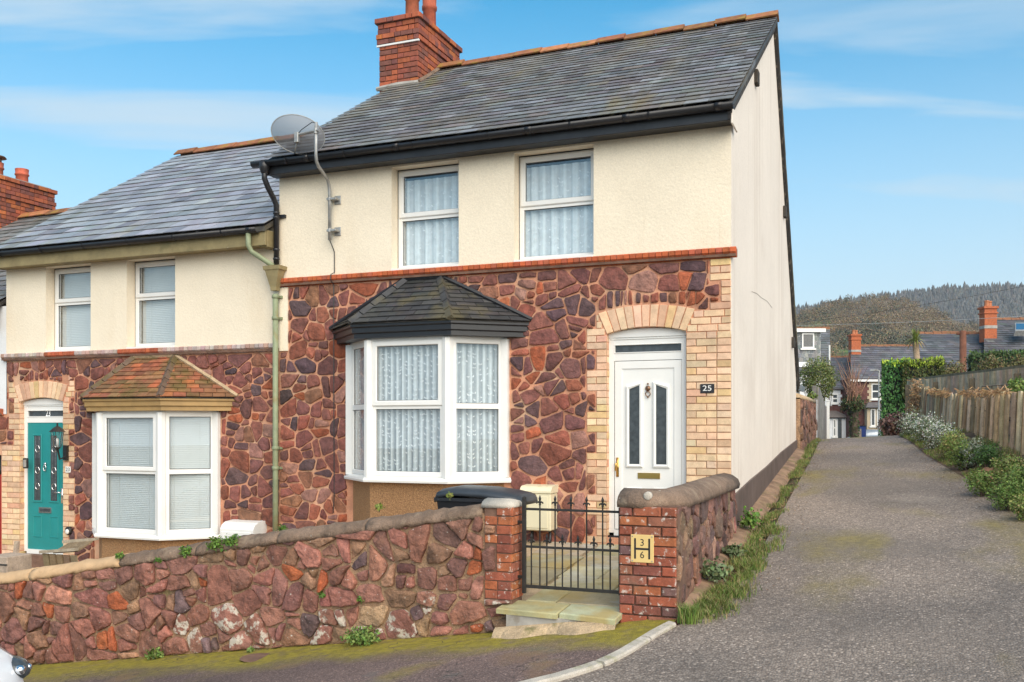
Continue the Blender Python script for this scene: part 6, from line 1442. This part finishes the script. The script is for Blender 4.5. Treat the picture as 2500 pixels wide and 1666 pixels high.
for i in range(84):
    a, b = line[i], line[i+1]; U = (b-a).normalized(); n = Vector((-abs(U.y), -abs(U.x), 0)).normalized(); cc = jit(rH, rH.choice([(.56,.42,.27), (.50,.37,.24), (.60,.47,.32), (.52,.35,.25)]), .10, .04)
    mb = MB(cc); o1 = .012*(i % 2); mb.add([p+n*d+Vector((0,0,z)) for z in (-1.5, 0) for p, d in ((a, o1), (b, o1), (b, o1+.018), (a, o1+.018))], [(3,2,1,0),(4,5,6,7),(0,1,5,4),(1,2,6,5),(2,3,7,6),(3,0,4,7)]); mb.build('board', M['timber'], f2)
mb = MB((.19,.16,.10)); mb.loft([[p+Vector((0,y,z)) for y, z in ((-.06,0),(.05,0),(.05,.05),(-.06,.05))] for p in (line[0], line[49], line[84])]); mb.build('capping_rail', M['timber'], f2)
for i in (1, 16, 32, 48, 64):
    p = line[i]; mb = MB((.17,.135,.09)); mb.cbox(p.x-.10, p.x+.02, p.y-.12, p.y-.02, p.z-1.6, p.z-.10, .01); mb.build('post', M['timber'], f2)
for (i0, i1, dz) in ((22, 36, -.42), (38, 62, -.30)):
    mb = MB((.25,.205,.15)); nn = Vector((-.15, -.22, 0))
    for dd in (0, -.16, -.32): mb.tube([line[i0]+nn+Vector((0,0,dz+dd)), line[i1]+nn+Vector((0,0,dz+dd))], .014, 4)
    for k in range(8): p = line[i0]+(line[i1]-line[i0])*(k/7)+nn; mb.tube([p+Vector((0,0,dz)), p+Vector((0,0,dz-.7))], .014, 4)
    mb.build('trellis', M['timber'], f2)

# poles, lamp, wires
mb = MB(); a = atT(2351, 808, 40); M['pole'] = material('red brown pole', (.16,.062,.035), .9, .25, 6, .3, 20, .01)
mb.tube([Vector((a.x, a.y, -1.5)), a], [.17, .13], 10); tp = mb.build('telegraph_pole', M['pole'], None, True, label='red brown wooden telegraph pole rising behind the board fence', cat='pole')
mb = MB(); mb.cbox(a.x-.25, a.x+.25, a.y-.06, a.y+.06, a.z-.16, a.z-.06, .01); mb.build('crossarm', M['pole'], tp)
sl_ = thing('street_lamp', 'slim grey street lamp standing by the tall hedge', 'street lamp', atT(2146, 1040, 55))
a = atT(2146, 905, 55); b = atT(2126, 903, 55); mb = MB(); mb.tube([Vector((a.x, a.y, -2)), a], [.07, .05], 8); mb.build('lamp_post', M['galv'], sl_, True)
mb = MB(); mb.tube([a, a+(b-a)*.5, b], .035, 6); mb.cbox(b.x-.05, b.x+.25, b.y-.08, b.y+.08, b.z-.08, b.z+.02, .01); mb.build('lamp_head', M['galv'], sl_)
for (u0, v0, u1, v1, t0, t1, lab) in ((1500, 800, 2900, 740, 44, 58, 'pale overhead wire strung across in front of the wooded hill'), (1900, 795, 2760, 640, 60, 70, 'darker overhead wire climbing towards the conifer ridge')):
    A_, B_ = atT(u0, v0, t0), atT(u1, v1, t1); mb = MB(); mb.tube([A_+(B_-A_)*(i/16)-Vector((0,0,1.1*4*(i/16)*(1-i/16)*.35)) for i in range(17)], .012, 4); mb.build('overhead_wire', M['galv'] if t0 < 50 else M['iron'], None, label=lab, cat='wire')
# silver car on the road below the crest
fc = thing('silver_car', 'silver car parked below the crest of the alley, bonnet and windscreen showing', 'car', (-.3, 72, -1.5))
c0 = atT(2122, 1058, 68); mb = MB(); rings = []
for (dx, zh, w) in ((-1.9, .55, .6), (-1.7, .75, .78), (-.9, .95, .84), (-.85, .97, .84), (.1, 1.42, .68), (1.3, 1.40, .66), (2.0, .95, .8), (2.1, .6, .75)):
    rings.append([(c0.x-.25+dx*.9, c0.y+w*a, c0.z-1.15+.25+(zh-.25)*b) for a, b in ((-1, 0), (-1, .6), (-.9, .95), (0, 1), (.9, .95), (1, .6), (1, 0))])
mb.loft(rings); mb.build('car_body', material('silver paint', (.42,.46,.50), .3, .05, 2, 0, metallic=.4), fc, True)
mb = MB(); mb.add([(c0.x-.25-.74, c0.y-.72, c0.z-.16), (c0.x-.25-.74, c0.y+.72, c0.z-.16), (c0.x-.25+.06, c0.y+.6, c0.z+.24), (c0.x-.25+.06, c0.y-.6, c0.z+.24)], [(0,1,2,3)]); mb.build('windscreen', M['darkglass'], fc)
for s in (-.7, .7):
    for dx in (-1.3, 1.4): mb = MB(); mb.lathe((c0.x-.25+dx, c0.y+s-.1, c0.z-.95), [(.3, 0), (.3, .2)], 16, 'y'); mb.build('wheel', M['tyre'], fc, True)
mb = MB(); q = atT(2102, 1046, 58); mb.cbox(q.x-.28, q.x+.28, q.y, q.y+.4, -2, q.z+.12, .02); rb = mb.build('blue_bin', material('blue plastic', (.02,.05,.22), .5, .1, 4, 0), None, label='blue recycling bin standing against the red stone wall', cat='bin')
mb = MB(); mb.cbox(q.x-.30, q.x+.30, q.y-.03, q.y+.43, q.z+.12, q.z+.17, .01); mb.build('lid', M['black'], rb)
# ------------------------------------------------------------------ plants
rP = random.Random(211)
GRN = [(.12,.20,.045), (.16,.24,.055), (.09,.155,.035), (.20,.25,.075)]
GRASS = [(.12,.19,.035), (.15,.22,.045), (.09,.145,.03), (.22,.22,.08), (.30,.23,.11)]
# verge strip of grass along the house side of the alley
gv = MB(); pts = []
for _ in range(16000):
    y = 7.45+13.6*(rP.random()**1.45); e = alley_left(y); w = .10+.12*mnoise.noise(Vector((0, y*1.7, 3)))+(.08 if y < 9.5 else 0)
    x = e-.05+rP.gauss(0, .5)*w-.05
    if mnoise.noise(Vector((x*3, y*2.6, 8)))*1.2+.5*mnoise.noise(Vector((x*9, y*9, 1))) < -.06 or (x < -1.57 and y > 7.5) or (y < 7.9 and x < -1.6): continue
    pts.append((x, y, gz(x, y)-.01))
blades(gv, pts, .05, .006, GRASS, rP, .6); 
for _ in range(900):                                     # dead leaves and stalks caught in it
    y = rP.uniform(7.6, 16); x = alley_left(y)-rP.uniform(.0, .4); z = gz(x, y)+.012; a = rP.uniform(0, 6.28); l = rP.uniform(.015, .05)
    if x < -1.57: continue
    gv.add([(x, y, z), (x+l*math.cos(a), y+l*math.sin(a), z+.012), (x+l*.4*math.cos(a+1), y+l*.4*math.sin(a+1), z+.006)], [(0,1,2)], jit(rP, (.26,.16,.08), .3))
pts = []
for _ in range(12000):
    y = 7.40+3.6*rP.random()**1.3; x = alley_left(y)-.02+rP.gauss(0, .085); c_ = mnoise.noise(Vector((x*5, y*3.2, 40)))+.5*mnoise.noise(Vector((x*14, y*12, 2)))
    if c_ < .0 or (x < -1.57) : continue
    pts.append((x, y, gz(x, y)-.008))
blades(gv, pts, .075, .0065, GRASS, rP, .55)
gv.build('verge_grass', M['leaf'], None, kind='stuff', recenter=False)
# concrete haunching between plinth and grass
mb = MB(); vs = []; ys_ = lin(7.6, 17.5, 34)
for y in ys_:
    w = .13+.10*mnoise.noise(Vector((y*1.2, 1, 1))); z = gz(-1.55, y)
    vs += [(-1.66, y, z+.07), (-1.60, y, z+.055+.02*mnoise.noise(Vector((y*2, 4, 1)))), (-1.66+w, y, z+.03), (-1.66+w+.06, y, z-.03)]
mb.add(vs, [(i*4+k, i*4+k+1, i*4+k+5, i*4+k+4) for i in range(33) for k in range(3)]); mb.build('haunching', material('earthy haunching', (.26,.165,.105), .95, .35, 4, .7, 20, .02, layers=[((.10,.11,.03), 3, .52, .66, .6, None), ((.12,.07,.045), 5, .5, .65, .6, None)]), None, True, 'structure', recenter=False)
# tufts and small weeds, each a plant of its own
def tuft(p, r, n, size, cols, label, name='weed', group=None, h=None, shell=.2):
    mb = MB(); leafblob(mb, Vector(p)+Vector((0,0,(h or r)*.5)), (r, r*.8, (h or r)), n, size, cols, rP, shell, .35, up=.6, lo=-.4)
    mb.tube([Vector(p)-Vector((0,0,.02)), Vector(p)+Vector((0,0,(h or r)*.7))], .006, 4, False, (.08,.09,.03))
    return mb.build(name, M['leaf'], None, label=label, cat='plant', group=group)
WG = 'weeds growing out of the boundary wall'
BR = [(.10,.19,.03), (.13,.22,.04), (.075,.14,.025)]
for (u, v, r, n, lab) in ((455, 1352, .075, 330, 'bushy green weed hanging from the wall top left of a larger clump'), (528, 1338, .10, 520, 'larger feathery green clump growing out of the wall below the brown coping'),
        (566, 1328, .085, 420, 'feathery green clump beside the largest weed on the wall'), (292, 1357, .045, 130, 'tiny green sprig where cream coping meets brown coping'),
        (388, 1367, .04, 110, 'small low tuft on the wall under the brown coping'), (788, 1452, .045, 130, 'small bright weed in a joint halfway up the stone wall'), (882, 1462, .04, 110, 'little green weed in a wall joint near a white crusted stone'),
        (1098, 1208, .035, 90, 'little sprig on top of the coping in front of the bin'), (926, 1238, .045, 100, 'yellow green sprig rising behind the coping under the bay'), (690, 1292, .05, 130, 'green sprig on the coping beside the green drainpipe')):
    p = atY(u, v, YW-.03 if v > 1300 and u > 250 else YW+.1); tuft(p-Vector((0,0,.03)), r, n, .022, BR if n > 100 else [(.2,.24,.05)], lab, 'wall_weed', WG)
for (u, v, r, n, lab, h) in ((885, 1552, .17, 900, 'leafy green weed at the foot of the stone wall on the mossy pavement', .11), (378, 1590, .09, 330, 'low leafy weed at the wall foot on the moss', .07), (612, 1590, .04, 100, 'tiny weed in the pavement moss', .03)):
    p = atY(u, v, YW-.12); p.z = gz(p.x, p.y); tuft(p, r, n, .026, GRN, lab, 'pavement_weed', 'weeds at the wall foot', h)
for (u, v, r, lab, h) in ((1833, 1268, .11, 'spiky bright green plant against the dark plinth', .16), (1745, 1405, .14, 'grey green herb clump at the foot of the alley wall', .14), (1790, 1395, .10, 'low clump of mixed weeds at the corner of the gable', .07)):
    p = atX(u, v, -1.50); p.z = gz(-1.5, p.y)+.03; tuft(p, r, 420, .035, BR if h > .15 else [(.10,.14,.06), (.13,.17,.08)], lab, 'verge_weed', None, h)
tg = MB(); p = Vector((-1.52, 7.43, gz(-1.52, 7.43))); blades(tg, [(p.x+rP.gauss(0,.035), p.y+rP.gauss(0,.03), p.z) for _ in range(300)], .14, .007, GRASS[:4], rP, .4); tg.build('grass_tuft', M['leaf'], None, label='tall tuft of grass at the outer corner of the gate pillar', cat='grass')
lit = MB()                                               # grit and fallen leaves gathered on the tarmac edges
for _ in range(1500):
    if rP.random() < .5: y = rP.uniform(6, 19); x = alley_left(y)+abs(rP.gauss(0, .16))
    else: y = rP.uniform(9, 19); x = alley_right(y)-abs(rP.gauss(0, .22))
    if y < 7.4: continue
    z = gz(x, y)+.002; a = rP.uniform(0, 6.28); l = rP.uniform(.008, .032); w = l*rP.uniform(.3, .6)
    lit.add([(x, y, z), (x+l*.5*math.cos(a)-w*.5*math.sin(a), y+l*.5*math.sin(a)+w*.5*math.cos(a), z+.006), (x+l*math.cos(a), y+l*math.sin(a), z+.003), (x+l*.5*math.cos(a)+w*.5*math.sin(a), y+l*.5*math.sin(a)-w*.5*math.cos(a), z+.006)], [(0,1,2,3)], jit(rP, rP.choice([(.30,.19,.09), (.22,.13,.07), (.36,.28,.17), (.14,.10,.07)]), .2))
lit.build('leaf_litter', M['leaf'], None, kind='stuff', recenter=False)
# moss and drain cover on the pavement
q = atY(632, 1615, 7.1); mb = MB(); mb.lathe((q.x, q.y, gz(q.x, q.y)+.002), [(.17, 0), (.16, .006), (.02, .007)], 14); mb.build('stopcock_cover', M['redmortar'], None, label='small rusty red cover set in the mossy pavement', cat='cover')

# right hand verge: soil, grass, shrubs, each shrub its own
mb = MB(); vs = []; ys_ = lin(8.2, 21, 60)
def fence_x(y):
    for a, b in zip(bp_, bp_[1:]):
        lo, hi = min(a.y, b.y), max(a.y, b.y)
        if lo <= y <= hi: return a.x+(b.x-a.x)*(y-a.y)/((b.y-a.y) or 1)
    return bp_[0].x if y > bp_[0].y else bp_[-1].x
for y in ys_:
    a, b = alley_right(y)-.02, fence_x(y)+.15
    for k in range(7): x = a+(b-a)*k/6; vs.append((x, y, gz(x, y)+.0+.20*sstep(0, .8, k/6)+.05*mnoise.noise(Vector((x*3, y*3, 0)))*(k > 0)))
mb.add(vs, [(i*7+k, i*7+k+1, i*7+k+8, i*7+k+7) for i in range(59) for k in range(6)]); mb.build('verge_bank', M['soil'], None, True, 'structure', recenter=False)
def vz(x, y):
    a, b = alley_right(y)-.02, fence_x(y)+.15; return gz(x, y)+.20*sstep(0, .8, (x-a)/((b-a) or 1))
gv = MB(); pts = []
for _ in range(15000):
    y = 8.5+12.3*rP.random()**1.1; a, b = alley_right(y), fence_x(y); x = a+(b-a)*(rP.random()**1.3)
    if mnoise.noise(Vector((x*1.6, y*1.2, 21))) < -.22: continue
    pts.append((x, y, vz(x, y)))
blades(gv, pts, .06, .007, GRASS, rP, .6); gv.build('bank_grass', M['leaf'], None, kind='stuff', recenter=False)
def shrub(u, v, t, r, n, size, cols, label, group=None, name='shrub', h=None, stems=5, lump=.3, shell=.4, drop=None, topc=None):
    c = atT(u, v, t); zg = vz(c.x, c.y) if drop is None else c.z-drop; hh = h or r
    o = thing(name, label, 'shrub', (c.x, c.y, zg), group); mb = MB(); leafblob(mb, (c.x, c.y, max(c.z, zg+hh*.6)), (r, r, hh), n, size, cols, rP, shell, lump, topc=topc); mb.build('foliage', M['leaf'], o)
    mb = MB()
    for k in range(stems): d = Vector((rP.gauss(0, r*.35), rP.gauss(0, r*.35), 0)); mb.tube([(c.x+d.x*.2, c.y+d.y*.2, zg-.03), (c.x+d.x, c.y+d.y, max(c.z, zg+hh*.6))], [.016, .006], 5, False)
    mb.build('stem', M['bark'], o); return o
WH = [(.13,.18,.09), (.10,.15,.07), (.17,.21,.11), (.55,.57,.52)]; WT = [(.62,.63,.59), (.50,.53,.47), (.20,.26,.14), (.16,.22,.11)]
FL = 'white flowering mounds on the verge'
shrub(2232, 1050, 18.2, .30, 3200, .021, WH, 'white flowering mound furthest along the verge against the plank fence', FL, 'flowering_shrub', .28, topc=WT)
shrub(2268, 1064, 16.6, .33, 3200, .021, WH, 'white flowering mound in the middle of the three along the verge', FL, 'flowering_shrub', .28, topc=WT)
shrub(2296, 1072, 15.4, .30, 3800, .021, WH, 'greener white flowering mound next to the feathery verge plants', FL, 'flowering_shrub', .27, topc=WT)
DK = [(.19,.105,.085), (.24,.14,.11), (.13,.075,.06), (.16,.10,.07)]
shrub(2190, 1040, 20.6, .36, 1500, .06, DK, 'dead purple brown heather heap at the foot of the tall hedge', None, 'dead_shrub', .27)
VG = 'mixed green shrubs on the verge'
YG = [(.19,.26,.065), (.24,.29,.085), (.15,.22,.05), (.29,.25,.10)]
for (u, v, t, r, n, s, cols, lab) in ((2330, 1090, 14.2, .22, 1500, .035, YG, 'yellow green feathery plant beside the white flowers'),
        (2354, 1112, 13.3, .20, 1300, .035, GRN, 'mid green ferny plant next along from the feathery one'),
        (2378, 1108, 13.2, .22, 1100, .032, [(.21,.24,.19), (.26,.29,.23), (.16,.20,.14)], 'silvery grey leaved herb leaning on the planks'),
        (2412, 1112, 12.8, .17, 900, .032, [(.05,.11,.03), (.07,.14,.035)], 'dark glossy leaved small shrub by the brown stones'),
        (2395, 1178, 11.4, .17, 800, .035, GRN, 'low green plant at the tarmac edge below the brown stones'),
        (2466, 1150, 11.3, .19, 1200, .035, YG, 'leafy light green bush beside the brown stones'),
        (2462, 1208, 10.5, .20, 1500, .03, GRN, 'dense small leaved bush spilling onto the tarmac'),
        (2508, 1178, 10.6, .21, 1200, .035, GRN, 'big green bush at the near end of the plank fence'),
        (2506, 1236, 9.9, .15, 900, .032, YG, 'low pale green bush at the near tarmac edge')):
    shrub(u, v, t, r, int(n*2.2), s*.62, cols, lab, VG)
RL = ['biggest brown rock of the verge heap beside the silvery herb', 'brown rock leaning on the biggest one towards the light green bush', 'small brown rock in the heap at the foot of the silvery herb', 'brown rock at the back of the heap against the planks', 'smallest rock of the heap next to the low plant at the tarmac edge']
for i, (u, v, t, s) in enumerate(((2402, 1145, 12.2, .13), (2420, 1152, 12.0, .12), (2390, 1152, 12.1, .10), (2414, 1135, 12.5, .11), (2425, 1172, 11.6, .09))):
    c = atT(u, v, t); c.z = vz(c.x, c.y)+.02; mb = MB(); k = 7; rings = []
    for (rr, h) in ((.7, 0), (1, .35), (.9, .75), (.4, 1)): rings.append([(c.x+s*rr*math.cos(6.283*j/k)*rP.uniform(.75, 1.2), c.y+s*rr*math.sin(6.283*j/k)*rP.uniform(.75, 1.2), c.z-.04+s*1.1*h*rP.uniform(.85, 1.1)) for j in range(k)])
    mb.loft(rings, col=jit(rP, (.24,.13,.075), .15)); mb.build('rock', M['wallstone'], None, label=RL[i], cat='rock', group='rocks on the verge')
# dried creeper along the plank fence
def creeper(pa, pb, n, spread, label):
    mb = MB(); pa, pb = Vector(pa), Vector(pb)
    for _ in range(n):
        p = pa+(pb-pa)*rP.random()+Vector((rP.gauss(0, spread*.5), rP.gauss(0, spread*.5), rP.gauss(0, spread*.7))); d = Vector((rP.gauss(0,1), rP.gauss(0,1), rP.gauss(-.3,.8))).normalized()*rP.uniform(.04, .11); w = d.cross(Vector((rP.gauss(0,1), rP.gauss(0,1), 1))).normalized()*.006
        mb.add([p-w, p+w, p+d+w*.5+Vector((0,0,-.02)), p+d-w*.5], [(0,1,2,3)], jit(rP, rP.choice([(.36,.22,.11), (.28,.17,.09), (.42,.28,.15)]), .2))
    mb.build('dry_creeper', M['leaf'], None, label=label, cat='plant', group='dry creeper on the plank fence')
a = bp_[2]; creeper((a.x-.12, a.y-.1, a.z+.35), (a.x-.05, a.y-.2, a.z+.95), 520, .12, 'dry brown creeper hanging over the far end of the plank fence')
creeper((bp_[10].x, bp_[10].y, bp_[10].z+.83), (bp_[25].x, bp_[25].y, bp_[25].z+.87), 240, .035, 'dry brown creeper heaped on the middle of the plank fence top')
creeper((bp_[28].x+.06, bp_[28].y, bp_[28].z+.90), (bp_[50].x+.06, bp_[50].y, bp_[50].z+1.14), 360, .04, 'dry brown creeper along the high part of the plank fence')
shrub(2490, 948, 14.5, .20, 800, .035, GRN, 'green climber spilling over the plank fence top', None, 'climber', .16, drop=.8)

# tall clipped conifer hedge, ivy tree, palm and background shrubs
hg = thing('conifer_hedge', 'tall clipped conifer hedge with a bright green top beyond the fences', 'hedge', atT(2215, 1030, 27))
c = atT(2188, 1030, 27); HT = atT(2180, 888, 27).z-c.z+.6; mb = MB((.02,.03,.01)); c.z -= .6
uy = ray(2200, HOR); uy.z = 0; uy.normalize(); ux = Vector((uy.y, -uy.x, 0))
mb2 = MB(); hedge_box(mb2, c, ux*.36, uy*1.4, HT, 14000, .06, [(.06,.16,.045), (.08,.20,.05), (.045,.12,.03)], rP, [(.28,.40,.03), (.34,.45,.05)], .04)
c2 = atT(2252, 932, 26.2); H2 = atT(2246, 884, 26.2).z-c2.z+.5; c2.z -= .5
hedge_box(mb2, c2, ux*.50, uy*1.0, H2, 11000, .055, [(.075,.085,.022), (.06,.08,.02), (.10,.10,.03), (.05,.075,.02)], rP, [(.24,.33,.03), (.30,.38,.05)], .05)
mb2.build('foliage', M['leaf'], hg)
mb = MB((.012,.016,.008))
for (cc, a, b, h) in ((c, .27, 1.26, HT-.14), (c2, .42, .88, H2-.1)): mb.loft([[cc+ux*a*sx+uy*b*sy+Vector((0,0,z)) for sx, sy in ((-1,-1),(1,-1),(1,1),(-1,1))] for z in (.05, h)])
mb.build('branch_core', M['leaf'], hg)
bh = atT(1998, 926, 32)
shrub(1998, 926, 32, .60, 8000, .045, [(.12,.165,.045), (.16,.20,.05), (.09,.125,.035), (.22,.21,.08)], 'round evergreen bush rising over the grey gate and lean-to', None, 'evergreen_bush', .70, 7, .18, .5, drop=3)
mb = MB()
iv = thing('ivy_tree', 'pollarded tree wrapped in dark ivy with bare pinkish shoots', 'tree', atT(2086, 1062, 38))
b0 = atT(2086, 1075, 38); b1 = atT(2084, 975, 38); mb = MB(); mb.tube([b0-Vector((0,0,.5)), (b0+b1)/2, b1], [.17, .16, .20], 8); mb.build('trunk', M['bark'], iv, True)
mb = MB(); ICO = [(.035,.06,.02), (.05,.08,.025), (.07,.10,.03)]
for k in range(7): leafblob(mb, b0+(b1-b0)*(k/7), (.20, .20, .26), 260, .06, ICO, rP, .6, .2)
leafblob(mb, atT(2082, 988, 38), (.46, .46, .40), 2200, .06, ICO+[(.10,.09,.04)], rP, .3, .35); mb.build('ivy', M['leaf'], iv)
mb = MB((.30,.16,.11))
for k in range(60):
    a = atT(rP.uniform(2066, 2104), rP.uniform(955, 1000), 38+rP.uniform(-.4, .4)); e = atT(2085+(rP.gauss(0, 26)), rP.uniform(868, 940), 38+rP.uniform(-.7, .7)); m = a*.55+e*.45+Vector((rP.gauss(0,.06), rP.gauss(0,.06), -.05)); mb.tube([a, m, e], [.018, .012, .004], 4, False, jit(rP, rP.choice([(.32,.17,.11), (.25,.14,.10), (.36,.21,.13)]), .12))
mb.build('bare_shoots', M['leaf'], iv)
pa = thing('cabbage_palm', 'cabbage palm with a spiky green head behind the clipped hedge', 'palm', atT(2238, 1000, 38))
b0, b1 = atT(2243, 1000, 38), atT(2235, 838, 38); mb = MB(); mb.tube([b0, (b0+b1)/2+Vector((.05,0,0)), b1], [.16, .12, .12], 8); mb.build('trunk', material('palm bark', (.36,.26,.17), .95, .2, 10, .4, 20, .02), pa, True)
mb = MB()
for k in range(110):
    a = rP.uniform(0, 6.283); el = rP.uniform(-.35, 1.45); L_ = rP.uniform(.42, .66); d = Vector((math.cos(a)*math.cos(el), math.sin(a)*math.cos(el), math.sin(el))); w = d.cross(Vector((0,0,1))).normalized()*.022; p = b1+Vector((0,0,.05)); m = p+d*L_*.55; e = p+d*L_+Vector((0,0,-.16*(1.3-el)))
    mb.add([p-w*.6, p+w*.6, m+w, e, m-w], [(0,1,2,4),(4,2,3)], jit(rP, rP.choice([(.20,.24,.05), (.26,.28,.08), (.14,.19,.04)] if el > 0 else [(.34,.25,.11), (.26,.22,.08)]), .15))
mb.build('leaf_head', M['leaf'], pa)
hg2 = thing('dark_hedge', 'dark green clipped hedge behind the board fence near the skylight house', 'hedge', atT(2450, 905, 30))
c = atT(2450, 912, 30); H = atT(2450, 864, 30).z-c.z+.8; c.z -= .8; mb = MB(); hedge_box(mb, c, ux*.95, uy*.5, H, 7000, .075, [(.035,.07,.022), (.045,.085,.025), (.07,.09,.03)], rP, [(.06,.11,.03), (.08,.13,.035)], .06); mb.build('foliage', M['leaf'], hg2)
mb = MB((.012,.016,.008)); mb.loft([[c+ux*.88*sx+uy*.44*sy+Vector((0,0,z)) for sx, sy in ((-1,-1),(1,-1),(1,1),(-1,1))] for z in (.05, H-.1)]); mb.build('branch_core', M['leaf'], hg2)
BS = 'scrubby brown bushes behind the board fence'
for (u, v, t, r, lab) in ((2420, 893, 28, .36, 'brown green scrub in front of the dark hedge'), (2492, 890, 26, .34, 'brown green scrub beside the tall board fence post'), (2328, 905, 30, .36, 'thin brown scrub left of the telegraph pole'), (2305, 915, 29, .26, 'low brown scrub beside the clipped hedge')):
    shrub(u, v, t, r, 900, .05, [(.15,.13,.05), (.20,.15,.07), (.11,.12,.04)], lab, BS, 'scrub', r*.8, 6, .4, .2, drop=1.6)
# creeping plants at the top of the garden side wall
p = Vector((-1.62, 20.3, 2.2)); tuft(p, .10, 220, .04, GRN, 'small green creeper on the brown garden wall top', 'wall_creeper')
# ------------------------------------------------------------------ thin haze over the valley
HZ = bpy.data.materials.new('haze'); HZ.use_nodes = True; nt = HZ.node_tree; nt.nodes.clear()
o = nt.nodes.new('ShaderNodeOutputMaterial'); v = nt.nodes.new('ShaderNodeVolumePrincipled'); v.inputs['Color'].default_value = (.86, .91, 1, 1); v.inputs['Density'].default_value = .00021
nt.links.new(v.outputs[0], o.inputs['Volume'])
mb = MB(); mb.box(-3400, 3400, -260, 1900, -8, 175); mb.build('haze', HZ, None, kind='stuff', recenter=False)
